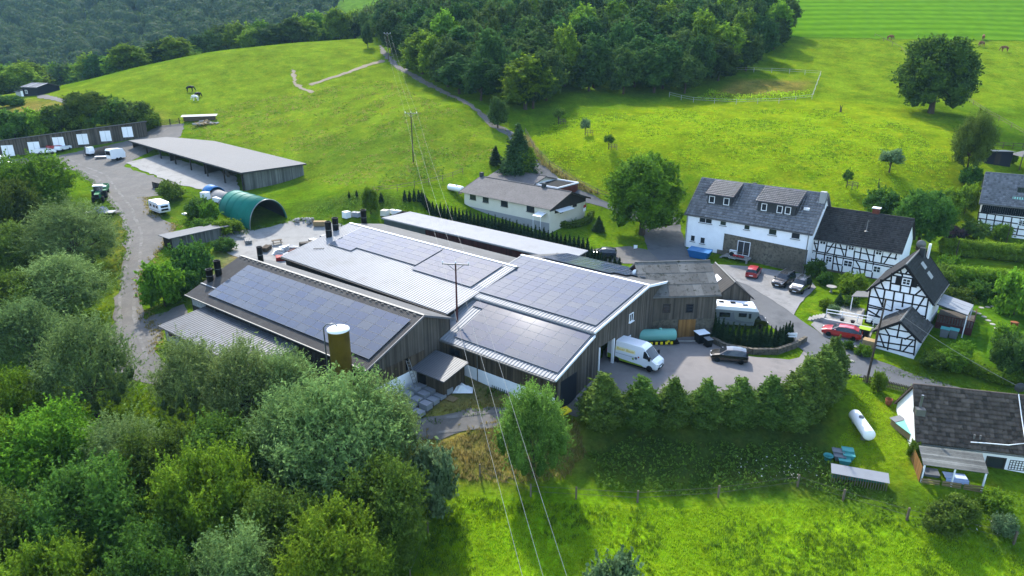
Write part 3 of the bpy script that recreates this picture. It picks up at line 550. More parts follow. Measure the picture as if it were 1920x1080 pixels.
# front barn, stepped roof
C=Bld('stepped_barn','barn with stepped solar roof and brown boarded walls beside the delivery van',at(1040,712,3)[:2]+(0,),-38.5,'barn')
sl_,su=math.atan2(2.35,7.24),math.atan2(1.75,11.3)
sheet(C,(-17.4,-.1,2.95),(0.1,-.1,2.95),(0.1,7.3,5.36),(-17.4,7.3,5.36),'metal_light',.42,.065)
sheet(C,(-18.3,6.75,5.62),(0.1,6.75,5.62),(0.1,18.3,7.4),(-18.3,18.3,7.4),'metal_light',.42,.065)
sheet(C,(0.1,26.2,6.05),(-17.0,26.2,6.05),(-18.3,18.3,7.4),(.1,18.3,7.4),'fibre_grey',.5,.012)
bars_along(C,(-18.3,18.3,7.5),(.1,18.3,7.5),'white_frame',.4,.07,'ridge_cap'); bars_along(C,(-17.4,-.18,2.85),(.1,-.18,2.85),'gutter',.14,.14,'gutter'); bars_along(C,(-18.3,6.7,5.52),(.1,6.7,5.52),'metal_pale',.08,.16,'fascia')
for a,b in (((.16,-.1,2.95),(.16,6.9,5.2)),((.16,6.75,5.6),(.16,18.3,7.36)),((.16,18.3,7.36),(.16,26.2,6.0))): bars_along(C,a,b,'white_frame',.10,.26,'barge_board')
solar(C,-13.9,.75,2.95+.75*.3257+.14,sl_,8,6); 
put('solar_panel',PANEL,C.r,(-15.62,.75+5*1.04*math.cos(sl_)-.03,2.95+.3257*.75+.14+5*1.04*math.sin(sl_)+.1),(sl_,0,0))
solar(C,-17.7,7.75,5.62+1.0*.1549+.12,su,10,10,dx=1.74)
sb=math.atan2(1.35,7.9)
for r in range(6):
    for c in range(8):
        if (c,r) in ((7,2),(7,4),(7,5),(6,5)): continue
        o=put('solar_panel',PANEL,C.r,(-15.9+c*1.72,25.4-(r+1)*1.04*math.cos(sb)+0.0,6.05+.15+.8*.171+.1+(r+1)*1.04*math.sin(sb)),(-sb,0,0)); put('panel_frame',PFRAME,o)
# walls: front, boarded over a white base
k=MB(); k.box(-16.9,-.2,.45,.6,-1.6,3.0); C.part('wall',k,'board_dark')
k=MB(); k.box(-12.6,-.25,.36,.44,-1.6,.75); C.part('rendered_base',k,'white_wall')
k=MB(); k.boards((-16.9,.43),(-.2,.43),.75,lambda t:2.95,.2,.05); k.boards((-16.9,.43),(-12.7,.43),-1.4,lambda t:.74,.2,.04); C.part('cladding',k,'board_brown','stuff')
# right gable: pieces around the open doorway
def gtop(y): return 2.98+y*.3257 if y<6.9 else 5.55+(y-6.75)*.154 if y<18.3 else 7.35-(y-18.3)*.171
for y0,y1,zb in ((.6,8.3,-1.2),(11.3,18.3,-.6),(18.3,25.6,-.6),(8.3,11.3,3.3)):
    n=6
    for i in range(1):
        k=MB(); pts=[(y0,zb),(y1,zb)]+[(y,gtop(y)-.05) for y in sorted({y1,y0,*[t for t in (6.89,6.91) if y0<t<y1]},reverse=True)]
        k.prism(pts,'x',-.3,-.15); C.part('gable_wall',k,'board_dark')
    k=MB(); k.boards((-.15,y0),(-.15,y1),max(zb,-1.0),lambda t:gtop(y0+(y1-y0)*t)-.06,.21,.05); C.part('cladding',k,'board_grey','stuff')
for y in (8.3,11.3): k=MB(); k.box(-.32,-.02,y-.08,y+.08,-.4,3.3); C.part('door_post',k,'white_frame')
k=MB(); k.box(-7,-.3,8.2,11.4,-.25,.12); C.part('green_floor',k,'green_paint')
k=MB(); k.box(-7.2,-7.0,7,13,-1,5); C.part('inner_wall',k,'board_dark')
k=MB(); k.box(-.12,-.05,1.2,4.0,-.9,2.2); C.part('sliding_door',k,'board_slate')
k=MB(); k.box(-16.9,-16.75,.6,7.3,-1.2,4); C.part('wall',k,'board_dark'); k=MB(); k.box(-17.9,-17.75,7.3,25.6,-1.2,5.6); C.part('wall',k,'board_dark'); k=MB(); k.box(-17.7,-.3,25.4,25.6,-1.2,6.1); C.part('wall',k,'board_dark')
for (y,z,w,h) in ((14.9,4.6,.9,1.0),(14.6,1.6,.9,1.6),(13.0,1.5,.8,2.0)): C.window((-.1,y,z),w,h,axis='x',sgn=1,bars=(1,0),sill='white_frame')
C.window(C.px(853,661,1,.38),1.5,.95,frame='dark_frame',pane='dark_glass',bars=(1,0))
p=C.px(896,715,1,.3); k=MB(); k.tube([(p[0],.25,2.8),(p[0],.25,-1.2)],.055,6); C.part('downpipe',k,'gutter')
k=MB(); k.box(-8.2,-5.4,.33,.36,-1.0,-.75); [k.box(-8.2+.28*i,-8.12+.28*i,.30,.33,-1.0,-.45) for i in range(11)]; C.part('vent_grille',k,'steel')
# little shed in the corner of the two barns
FS=Bld('corner_shed','small boarded shed with shiny sheet roof in the corner behind the wrapped pallets',at(833,713,1.35)[:2]+(-1.2,),-38.5,'shed')
sheet(FS,(-4.7,-.2,2.45),(0.1,-.2,2.45),(0.1,3.6,3.2),(-4.7,3.6,3.2),'metal_mid',.3,.03)
hollow(FS,-4.4,-.5,.4,3.5,-.6,2.45,3.1,'board_dark'); k=MB(); k.boards((-3.0,.38),(-.5,.38),-.3,lambda t:2.4,.2,.05); k.boards((-.48,.4),(-.48,3.5),-.3,lambda t:2.4+.6*t,.2,.05); FS.part('cladding',k,'board_brown','stuff')
k=MB(); k.box(-4.0,-3.1,.30,.39,-.3,1.8); FS.part('doorway_shade',k,'void_shade')  # dark plate on the wall stands in for the shade inside the door
# long shed with the white roof
WS=Bld('white_roof_shed','very long narrow shed with bright white sheet roof in front of the thuja row',at(717.7,408,4.9)[:2]+(1.0,),-38.7,'shed')
sheet(WS,(-.1,-.2,3.9),(38.6,-.2,3.9),(38.6,4.6,4.35),(1.9,4.6,4.35),'metal_pale',.3,.03)
hollow(WS,.2,38.2,.1,4.5,-1,3.85,4.25,'board_dark'); k=MB(); k.boards((.2,.08),(10.2,.08),-.4,lambda t:3.8,.3,.03); WS.part('cladding',k,'metal_mid','stuff'); k=MB(); k.boards((10.3,.08),(38.2,.08),-.4,lambda t:3.8,.3,.03); WS.part('cladding',k,'maroon','stuff')
bars_along(WS,(-.1,-.24,3.78),(38.6,-.24,3.78),'metal_pale',.06,.14)
# open-fronted machine shed
D=Bld('machine_shed','open fronted machine shed with wide pale grey roof in the upper yard',(-51.68,129.88,5.9),-40.,'shed')
DL=-49.
k=MB(); k.slab((DL,-.6,5.3),(.5,-.6,3.75),(.5,13.9,3.55),(DL,13.9,5.1),.14); o=D.part('roof',k,'metal_grey'); c=MB(); c.corr((DL,-.6,5.32),(.5,-.6,3.77),(.5,13.9,3.57),(DL,13.9,5.12),150,.03); c.build('corrugated_sheet','metal_grey',o,kind='stuff')
for a,b in (((DL,-.62,5.2),(.5,-.62,3.65)),((.53,-.6,3.62),(.53,13.9,3.42))): bars_along(D,a,b,'zinc_dark',.08,.3)
k=MB(); k.prism([(0.1,-1.0),(13.4,-1.0),(13.4,3.4),(.1,3.55)],'x',-.12,0); D.part('wall',k,'board_dark'); k=MB(); k.boards((.0,.1),(.0,13.4),-.6,lambda t:3.55-.15*t,.24,.05); D.part('cladding',k,'board_silver','stuff')
k=MB(); k.prism([(DL+.6,.5),(-.1,-1),(-.1,3.5),(DL+.6,5.0)],'y',13.3,13.45); D.part('wall',k,'board_dark'); k=MB(); k.prism([(.1,-.5),(13.4,-.5),(13.4,5.0),(.1,5.1)],'x',DL+.5,DL+.65); D.part('wall',k,'board_dark'); k=MB(); k.boards((DL+.5,13.3),(DL+.5,.1),.5,lambda t:5,.24,.05); D.part('cladding',k,'board_grey','stuff')
for i in range(8): 
    x=DL+.8+i*(-DL-1.2)/7; k=MB(); k.box(x-.12,x+.12,-.1,.14,-1.5,5.15-(i/7)*1.55); D.part('post',k,'board_dark')
for x in (-16,-31): k=MB(); k.prism([(.4,-.5),(13.2,-.5),(13.2,4.0),(.4,4.1)],'x',x-.06,x+.06); D.part('partition',k,'board_dark')
k=MB(); [k.box(-36+.35*j,-35.7+.35*j,5.9,6,1.4,4.2) for j in range(7)]; D.part('slatted_door',k,'steel')
for nm,x,y,z,s,m in (('timber_stack',-13,4,.3,(4,1.4,1.5),'board_grey'),('timber_stack',-7,5,.1,(3.2,1.6,1.2),'board_brown'),('timber_stack',-24,6,.6,(3,1.4,1.6),'board_grey'),('crate_stack',-3,4,0,(1.4,1.4,1.3),'wood_light')):
    t=thing(nm,{-13:'long grey timber stack in the middle bay of the machine shed',-7:'brown timber stack in the right bay of the machine shed',-24:'grey timber stack under the left half of the machine shed roof',-3:'pale crates stacked in the right end of the machine shed'}[x],'timber',D.W(x,y,z-.2),D.a)
    for r in range(4):
        for q in range(4): k=MB(); k.box(-s[0]/2+random.uniform(0,.3),s[0]/2,-s[1]/2+q*s[1]/4,-s[1]/2+(q+.9)*s[1]/4,r*s[2]/4,(r+.88)*s[2]/4,random.random()); k.build('plank',m,t)
for i,(x,y) in enumerate(((-20.5,-.8),(-19.6,-.3),(-18.8,-.9),(-19.9,.7))):
    t=thing('bulk_bag',('left','front','right','rear')[i]+' one of four white bulk bags at the open machine shed','bag',D.W(x,y,.25),.3*i,'white bulk bags by the machine shed'); k=MB(); k.lathe([(.45,0),(.55,.3),(.52,.75),(.3,.95),(.1,1.0)],12); k.build('sack','white_plastic',t)
k=MB(); k.bar(D.W(-11,3,.0),D.W(-9.2,1.5,3.6),.5,.12); tag(k.build('leaning_boards','board_grey'),'grey boards leaning inside the machine shed','timber')
# low wall in front of the shed
LW=Bld('yard_wall','low grey block wall with dark shutters in front of the machine shed',G(287,352),-36,'wall'); k=MB(); k.box(0,9,0,.25,-.6,1.1); LW.part('wall',k,'concrete'); k=MB(); k.boards((0,-.02),(4,-.02),-.1,lambda t:1.2,.3,.05); LW.part('shutters',k,'board_dark','stuff')
# row of stables
E_=Bld('stable_row','long dark stable block with white doors at the far end of the yard',G(37,291)[:2]+(8.6,),29.5,'stable')
ER=26.5
ez=lambda x:3.72+.0868*(x+2.9)
k=MB(); k.prism([(-9,-.9),(ER,1.2),(ER,ez(ER)-.25),(-9,ez(-9)-.25)],'y',0,.15); E_.part('wall',k,'board_dark'); k=MB(); k.boards((-9,-.02),(ER,-.02),-.6,lambda t:ez(-9+t*(ER+9))-.3,.25,.05,zb1=1.4); E_.part('cladding',k,'board_grey','stuff')
k=MB(); k.prism([(-9,-.8),(ER,1.0),(ER,ez(ER)-1.2),(-9,ez(-9)-1.2)],'y',5.8,6); E_.part('wall',k,'board_dark'); k=MB(); k.prism([(0.16,.5),(5.8,.5),(5.8,ez(ER)-1.2),(.16,ez(ER)-.3)],'x',ER-.15,ER); E_.part('wall',k,'board_slate')
k=MB(); k.slab((-9.3,-.5,ez(-9.3)),(ER+.3,-.5,ez(ER+.3)),(ER+.3,6.3,ez(ER+.3)-1.0),(-9.3,6.3,ez(-9.3)-1.0),.14); E_.part('roof',k,'fibre_grey'); bars_along(E_,(-9.3,-.52,ez(-9.3)-.1),(ER+.3,-.52,ez(ER+.3)-.1),'gutter',.06,.16)
for (u,v) in ((15,282.5),(64,276),(110,267),(155,261),(198,255),(239,247.5)):
    p=E_.px(u,v,1,-.06); k=MB(); k.box(p[0]-1.1,p[0]+1.1,-.13,-.07,p[2]-1.2,p[2]+1.2); o=E_.part('door',k,'white_wall'); k=MB(); k.box(p[0]-.02,p[0]+.02,-.15,-.12,p[2]-1.1,p[2]+1.1); k.build('door_gap','gutter',o)
# hut above the pasture edge
g=G(45,181); HU=Bld('field_hut','dark blue grey hut with striped metal roof on the left skyline meadow',(g[0],g[1],g[2]-.2),-22,'hut')
house_walls(HU,0,6.8,0,7,-.8,3.0,3.9,'board_slate'); gable_roof(HU,0,6.8,0,7,3.0,3.9,'zinc_dark',.3,.4,tile=('corr',.5,.02))
for x in (2.6,6.6): k=MB(); k.slab((x,-.3,3.12),(x+.5,-.3,3.12),(x+.5,3.5,4.12),(x,3.5,4.12),.03); HU.part('light_strip',k,'metal_pale')
HU.window((1.6,0,1.6),1.,1.1,bars=(1,0))
HV=Bld('hut_lean_to','white roofed lean-to with pale panels attached left of the field hut',HU.W(-4.4,.6,-.1),-22,'shed'); k=MB(); k.slab((-.3,-.3,1.6),(4.3,-.3,2.6),(4.3,5,2.9),(-.3,5,1.9),.1); HV.part('roof',k,'metal_pale'); hollow(HV,0,4.2,0,4.8,-.8,1.6,1.9,'render_grey')
k=MB(); k.box(2.6,4.0,-.12,-.02,.2,1.9); HV.part('panel',k,'white_plastic')
# green tunnel store
def tunnel(name,label,O,ang,r,h,L,m,inner=True,ribs=6):
    T=Bld(name,label,O,ang,'shelter'); n=20; k=MB(); vs=[]
    for rr,hh in ((r,h),(r-.06,h-.06)):
        for y in (0,L): vs+=[(r-rr*math.cos(math.pi*i/n),y,hh*math.sin(math.pi*i/n)**.85) for i in range(n+1)]
    q=n+1; f=[(i,i+1,q+i+1,q+i) for i in range(n)]+[(2*q+i,3*q+i,3*q+i+1,2*q+i+1) for i in range(n)]+[(i,2*q+i,2*q+i+1,i+1) for i in range(n)]
    k.add(vs,f,.5,True); k.add([vs[q+i] for i in range(q)],[tuple(range(q))]); T.part('cover',k,m)
    if inner:
        k=MB(); pts=[(r-(r-.12)*math.cos(math.pi*i/n),(h-.12)*math.sin(math.pi*i/n)**.85) for i in range(n+1)]; k.add([(x,.25,z) for x,z in pts]+[(x,L-.2,z) for x,z in pts],[(i,q+i,q+i+1,i+1) for i in range(n)],.5,True); T.part('lining',k,'tarp_dark')
        for j in range(ribs): k=MB(); y=.04+j*(L-.3)/(ribs-1); k.tube([(r-(r+.03)*math.cos(math.pi*i/n),y,(h+.03)*math.sin(math.pi*i/n)**.85) for i in range(n+1)],.05 if j else .09,6,False); T.part('hoop',k,'tarp_green' if j else 'steel')
    return T
g0,g1=G(470,433),G(551,411); T1=tunnel('green_tunnel','green tarpaulin tunnel store with a dark open mouth',(g0[0],g0[1],3.0),48,3.5,4.9,11.5,'tarp_green')
T2=tunnel('small_tunnel','smaller grey and blue tarpaulin tunnel behind the green tunnel',(T1.W(1.6,11.6)[0],T1.W(1.6,11.6)[1],3.9),44,1.9,2.9,8,'tarp_grey',False)
T3=tunnel('tarp_cover','blue tarpaulin cover on the far end of the small tunnel',(T2.W(-.1,8.1)[0],T2.W(-.1,8.1)[1],4.3),44,2.0,3.0,3.2,'tarp_blue',False)
# small shed by the track
SS=Bld('track_shed','small grey boarded shed with slanted roof beside the farm track',G(325,470)[:2]+(2.4,),47.6,'shed')
k=MB(); k.slab((-.6,-.6,2.35),(9.2,-.6,2.5),(9.2,3.6,2.3),(-.6,3.6,2.15),.12); SS.part('roof',k,'metal_grey'); hollow(SS,0,8.7,0,3.3,-.8,2.3,2.1,'board_dark'); k=MB(); k.boards((0,-.02),(8.7,-.02),-.4,lambda t:2.3,.22,.04); k.boards((8.72,0),(8.72,3.3),-.4,lambda t:2.2,.22,.04); SS.part('cladding',k,'board_silver','stuff')
# old barn with the mossy grey roof
OB=Bld('old_barn','old weathered barn with patchy grey roof behind the turquoise tank',(15.66,74.39,.1),5,'barn')
house_walls(OB,0,8.6,0,8.4,-.5,5.45,8.0,'board_dark'); 
k=MB(); k.boards((0,-.02),(8.6,-.02),2.3,lambda t:5.4,.2,.06); k.boards((8.62,0),(8.62,4.2),2.0,lambda t:5.4+2.5*t,.2,.05); OB.part('cladding',k,'board_grey','stuff')
k=MB(); k.box(0,8.6,-.1,-.02,-.4,2.28); OB.part('stone_base',k,'stone')
k=MB(); k.boards((4.2,-.12),(6.3,-.12),-.2,lambda t:2.25,.21,.05); OB.part('barn_door',k,'board_orange','stuff')
k=MB(); k.boards((-.02,4.2),(-.02,0),2,lambda t:7.9-2.5*t,.25,.05); k.boards((-.02,8.4),(-.02,4.2),2,lambda t:5.4+2.5*t,.25,.05); OB.part('cladding',k,'maroon','stuff')
rf=gable_roof(OB,0,8.6,0,8.4,5.45,8.0,'old_roof',.35,.4,ridge='old_roof')
for j in range(3):                                   # fibre sheets laid in three courses
    for i in range(9):
        t0,t1=j/3,(j+1)/3; x=-.38+i*1.045; P=lambda x,t:(x,-.35+t*4.55,5.24+t*2.76+.135+.02*random.random()+(.03*(1-(t-t0)*3)))
        k=MB(); k.slab(P(x,t0-.012),P(x+1.03,t0-.012),P(x+1.03,t1),P(x,t1),.02,random.random()); k.build('roof_sheet','old_roof',rf[0])
for (u,v) in ((1250,578),(1293,578)): OB.window(OB.px(u,v,1,-.07),.95,1.15,frame='dark_frame',pane='dark_glass',bars=(0,2))
k=MB(); k.lathe([(.02,0),(.32,.06),(.36,.12)],16,(-.5,3.2,7.2),'y'); OB.part('satellite_dish',k,'white_plastic')
ap=at(1377,530,4.9); bk=at(1342,495.4,4.9); an=math.degrees(math.atan2(bk[1]-ap[1],bk[0]-ap[0]))
SB=Bld('gable_barn','small grey barn with steep boarded gable beside the motorhome',(ap[0],ap[1],.1),an,'barn'); LB=math.dist(ap[:2],bk[:2])
house_walls(SB,0,LB,-2.3,2.3,-.6,2.9,4.8,'board_dark'); gable_roof(SB,0,LB,-2.3,2.3,2.9,4.8,'shingle_grey',.35,.3,tile=('corr',.55,.015),ridge='gutter')
k=MB(); k.boards((-.02,2.3),(-.02,0),-.4,lambda t:2.85+1.9*t,.2,.05); k.boards((-.02,0),(-.02,-2.3),-.4,lambda t:4.75-1.9*t,.2,.05); k.boards((LB,2.32),(0,2.32),-.4,lambda t:2.8,.2,.05); SB.part('cladding',k,'board_grey','stuff')
k=MB(); k.slab((LB*.35,1.35,3.95),(LB*.35,.75,4.45),(LB*.6,.75,4.45),(LB*.6,1.35,3.95),.04); SB.part('skylight',k,'white_plastic')
# ---------------------------------------------------------------- dwellings
def zm(x0,y0,s): return lambda X,Y:(x0+X/s,y0+Y/s)
# white house with slate-coloured pantiles
WH=Bld('white_house','white house with glossy dark tiled roof, two dormers and a stone ground floor',(28.68,108.58,.7),-38.3,'house')
house_walls(WH,0,19.4,0,10.8,-.6,6.1,11.0,'white_wall')
gable_roof(WH,0,19.4,0,10.8,6.1,11.0,'tile_gloss',.22,.35,tile=('tile',.42,.50,.09,.06),ridge='tile_gloss',barge='gutter')
Z=zm(1260,310,6)
pa=WH.px(*Z(590,765),1,-.06); pb=WH.px(*Z(545,990),1,-.06)
k=MB(); k.prism([(pa[0],-.6),(19.4,-.6),(19.4,pa[2]-.35),(pa[0],pa[2])],'y',-.08,-.02); k.box(.0,pa[0]-.002,-.07,-.02,-.6,.45); k.box(pa[0]-.9,pa[0]-.002,-.071,-.02,.4,1.1); WH.part('stone_facing',k,'stone')
for (X,Y,w,h,b) in ((380,610,2.2,1.2,1),(578,640,1.05,1.1,0),(845,690,.95,1.0,0),(1135,740,1.25,1.25,0),(1393,785,1.3,1.2,0),(235,820,.8,1.05,0),(345,845,.85,1.1,0)):
    WH.window(WH.px(*Z(X,Y),1,0),w,h,bars=(b,0),sill='gutter',pane='glass',fw=.08)
p=WH.px(*Z(805,935),1,-.08); WH.window((p[0],-.08,p[2]),2.0,2.3,bars=(1,0),name='balcony_door')
k=MB(); k.box(p[0]-2.6,p[0]+1.4,-1.5,-.08,p[2]-1.45,p[2]-1.25); ld=WH.part('landing',k,'concrete')
for i in range(7): k=MB(); x=p[0]-2.6-.3*(i+1); z=p[2]-1.25-.2*(i+1); k.box(x,x+.32,-1.4,-.2,z-.16,z); k.build('step','concrete',ld)
k=MB(); k.tube([(p[0]+1.3,-1.45,p[2]-.35),(p[0]-2.5,-1.45,p[2]-.35),(p[0]-4.6,-1.45,p[2]-1.75)],.04,6); [k.tube([(p[0]+1.3-.75*i,-1.45,p[2]-.35),(p[0]+1.3-.75*i,-1.45,p[2]-1.25)],.03,5) for i in range(6)]; k.build('handrail','fence_wood',ld)
k=MB(); k.box(p[0]+1.0,p[0]+1.25,-1.45,-1.2,-.3,p[2]-1.3); k.build('pier','concrete',ld)
k=MB(); [k.lathe([(.05,0),(.22,.1),(.25,.28),(.08,.36)],8,(p[0]-.9+.45*i,-1.3,p[2]-1.2)) for i in range(4)]; k.build('flower_box','red_paint',ld)
sl=(11.0-6.1)/5.4
def dormer(B,xa,xb,yf,zb,h,wins,nm='dormer'):
    """shed dormer: dark clad box with its own low tiled roof"""
    k=MB(); yb=yf+h/ (sl-.42); k.prism([(yf,zb),(yf,zb+h),(yb,zb+h+.42*(yb-yf)),(yb,zb+sl*(yb-yf))],'x',xa,xb); o=B.part(nm,k,'zinc_dark')
    t=MB(); e=.35; t.slab((xa-e,yf-e,zb+h-.42*e+.1),(xb+e,yf-e,zb+h-.42*e+.1),(xb+e,yb,zb+h+.42*(yb-yf)+.1),(xa-e,yb,zb+h+.42*(yb-yf)+.1),.14); t.build('dormer_roof','tile_slate',o)
    t=MB(); t.tiles((xa-e,yf-e,zb+h-.42*e+.11),(xb+e,yf-e,zb+h-.42*e+.11),(xb+e,yb,zb+h+.42*(yb-yf)+.11),(xa-e,yb,zb+h+.42*(yb-yf)+.11),round((xb-xa+.7)/.34),round((yb-yf)/.42),.045,.035); t.build('roof_tiles','tile_slate',o,kind='stuff')
    for (x,w,hh) in wins: 
        wd=B.window((x,yf,zb+h*.5),w,hh,bars=(0,0),fw=.1); wd.parent=o
    return o
yf=1.7; zb=6.1+sl*yf+.1
def dx(X,Y): return WH.px(*Z(X,Y),1,yf)[0]
dormer(WH,dx(395,420),dx(665,480),yf,zb,1.75,((dx(448,400),.95,1.15),(dx(610,430),.95,1.15)))
dormer(WH,dx(960,490),dx(1378,590),yf,zb,1.75,((dx(1033,497),.85,1.15),(dx(1208,525),.85,1.15),(dx(1300,540),.85,1.15)))
p=WH.px(*Z(1518,497),1,3.0); k=MB(); k.box(p[0]-.4,p[0]+.4,2.7,3.4,6.1+sl*2.7+.25,6.1+sl*3.0+.35); WH.part('skylight',k,'white_plastic')
k=MB(); k.box(18.9,19.7,3.9,4.7,9,11.6); WH.part('chimney',k,'render_grey'); k=MB(); k.lathe([(.5,0),(.55,.5),(.3,.8)],10,(8.2,6.4,10.4)); WH.part('roof_hatch',k,'black_metal')
for x in (.15,19.2): k=MB(); k.tube([(x,-.12,5.8),(x,-.12,-.3)],.06,6); WH.part('downpipe',k,'gutter')
# timbered cottage attached on its right
HT=Bld('timbered_cottage','long black and white timbered cottage joined to the white house',(45.06,99.11,.6),-39.0,'house')
house_walls(HT,.1,12.3,0,8.4,-.4,5.2,8.8,'white_wall')
gable_roof(HT,.1,12.3,0,8.4,5.2,8.8,'tile_matt',.45,.3,tile=('tile',.30,.36,.035,.05),ridge='tile_matt')
k=MB(); k.box(.1,12.3,-.06,-.01,-.6,.55); HT.part('stone_plinth',k,'stone')
Z=zm(1500,370,6)
def beams(B,Z,segs,axis,val,w=.17):
    for a,b,c,d in segs: B.beam(Z(a,b),Z(c,d),axis,val,w)
beams(HT,Z,[(115,436,1105,604),(95,590,1075,775),(85,607,1070,795),(70,765,960,950),(118,430,72,765),(105,508,195,522),(300,546,530,592),(620,610,840,656),(930,666,1085,692),(80,685,170,702),(185,705,258,716),(370,742,470,762),(590,790,810,832),
 (215,452,195,600),(310,467,285,618),(410,488,385,640),(535,508,510,660),(620,528,605,690),(695,540,670,700),(845,568,820,725),(935,588,910,745),(1095,602,1070,700),(185,620,168,785),(280,632,257,802),(382,650,360,825),(490,680,467,850),(605,695,580,865),(747,715,720,900),(827,740,805,915),
 (140,436,187,597),(395,490,303,622),(440,495,492,652),(735,547,782,712),(1045,600,945,745),(105,612,150,778),(405,660,440,840),(630,716,668,780),(668,780,682,880)],1,-.01)
for (X,Y,w,h) in ((260,495,1.0,1.05),(578,562,.95,1.0),(888,615,.95,1.0),(160,640,.4,.6),(325,695,1.0,1.0),(540,745,1.35,1.05),(865,810,1.1,1.05)): HT.window(HT.px(*Z(X,Y),1,-.03),w,h,bars=(1,1),fw=.14,proud=.07)
p=HT.px(*Z(745,385),1,1.6); k=MB(); k.lathe([(.3,0),(.12,.12),(.05,.15),(.05,1.7)],8,(p[0],1.6,6.75)); k.tube([(p[0],1.6,8.2),(p[0]+.25,1.6,8.4)],.04,5); HT.part('vent_pipe',k,'gutter')
k=MB(); k.box(7.0,7.9,4.1,4.9,8.5,9.7); HT.part('chimney',k,'brick_red'); k=MB(); k.box(6.9,8.0,4.0,5.0,9.7,9.8); HT.part('chimney_cap',k,'white_frame')
# tall timbered gable house
TW=Bld('timbered_gable_house','tall timbered gable house with black shuttered attic window beside the red car',(44.03,78.04,.3),50.,'house')
yr=-3.15; TZe,TZr=4.85,8.45
house_walls(TW,0,8.8,-6.35,0,-.6,TZe,TZr,'white_wall',yr)
gable_roof(TW,0,8.8,-6.35,0,TZe,TZr,'shingle_black',.45,.35,yr=yr,tile=('tile',.5,.3,.0,.025),ridge='gutter',barge='timber_black')
Z=zm(1560,470,5.333)
beams(TW,Z,[(725,165,395,368),(735,165,970,480),(622,215,800,245),(612,247,815,283),(590,325,780,360),(485,292,592,302),(780,350,880,352),(395,362,965,470),(372,455,950,560),(362,540,590,600),(357,562,500,592),(640,585,720,600),(860,640,935,660),(330,715,470,742),(388,365,332,716),(965,480,925,720),
 (600,225,578,395),(705,235,680,410),(800,282,775,432),(530,392,502,562),(625,410,597,602),(720,430,703,560),(815,450,792,600),(680,180,697,235),(767,192,735,232),(485,305,522,387),(900,385,832,442),(425,370,507,562),(920,472,832,612),(475,585,425,672),(362,595,480,665),(410,690,388,727),(370,640,470,665)],0,-.01,.17)
p=TW.px(*Z(745,312),0,-.03); TW.window(p,.95,.85,axis='x',sgn=-1,bars=(1,1),fw=.12,proud=.07)
for s in (-1,1): k=MB(); k.box(-.09,-.03,p[1]+s*.85-.3,p[1]+s*.85+.3,p[2]-.48,p[2]+.48); TW.part('shutter',k,'timber_black')
zr=lambda y:TZr-(yr-y)*(TZr-TZe)/3.2
for (x,y) in ((4.4,-4.3),(4.2,-5.2)): k=MB(); k.slab((x,y-.25,zr(y-.25)+.17),(x,y+.35,zr(y+.35)+.17),(x+1.3,y+.35,zr(y+.35)+.17),(x+1.3,y-.25,zr(y-.25)+.17),-.05); TW.part('skylight',k,'steel')
k=MB(); k.box(6.4,7.0,yr-.7,yr-.1,7.6,9.1); TW.part('chimney',k,'zinc_dark'); k=MB(); k.lathe([(.02,0),(.5,.08),(.55,.16)],16,(7.3,yr,9.3),'x'); k.tube([(7.4,yr,8.4),(7.4,yr,9.3)],.04,6); TW.part('satellite_dish',k,'gutter'); k=MB(); k.tube([(8.0,yr-.9,7.5),(8.0,yr-.9,9.4)],.16,10); TW.part('flue',k,'white_plastic')
# glass terrace roof to its right and small canopy on its left
CN=thing('terrace_canopy','glass terrace canopy on white posts at the right side of the gable house','canopy',TW.W(5.0,-6.6,0),TW.a); k=MB()
for i in range(3): k=MB(); k.slab((-1.9+i*1.45,-.1,3.5),(-1.9+i*1.45,-3.4,2.9),(-.5+i*1.45,-3.4,2.9),(-.5+i*1.45,-.1,3.5),-.04); k.build('glass_pane','metal_pale',CN)
for i in range(4): k=MB(); k.bar((-1.95+i*1.45,-.1,3.46),(-1.95+i*1.45,-3.45,2.86),.06,.1); k.build('rafter','zinc_dark',CN)
for i in (0,3): k=MB(); k.box(-2.0+i*1.45,-1.9+i*1.45,-3.4,-3.3,-.3,2.86); k.build('post','white_frame',CN)
CP=thing('side_canopy','small grey canopy over the left side entrance of the gable house','canopy',TW.W(3.8,.2,0),TW.a); k=MB(); k.slab((-1.4,0,2.9),(1.2,0,2.9),(1.2,2.4,2.4),(-1.4,2.4,2.4),.08); k.build('roof','fibre_grey',CP)
for x in (-1.3,1.1): k=MB(); k.box(x,x+.1,2.2,2.3,-.2,2.4); k.build('post','white_frame',CP)
# timbered garage in front of it
GA=Bld('timbered_garage','small timbered garage with white gable at the lane bend',(42.36,72.08,-.35),50.,'garage')
house_walls(GA,0,5.6,-4.1,0,-.9,2.6,4.15,'white_wall'); gable_roof(GA,0,5.6,-4.1,0,2.6,4.15,'shingle_grey',.4,.35,tile=('tile',.5,.3,.0,.025),ridge='gutter',barge='timber_black')
beams(GA,Z,[(680,728,458,798),(690,728,838,882),(525,770,770,815),(450,825,835,898),(440,905,830,962),(430,945,815,1032),(455,795,425,985),(835,885,818,1045),(680,722,650,872),(575,855,555,990),(700,885,680,1000),(530,778,575,852),(800,845,730,887),(475,832,525,972),(805,905,710,1007)],0,-.01,.15)
k=MB(); k.box(-.06,-.01,-4.1,0,-1.4,-.15); GA.part('stone_plinth',k,'stone')
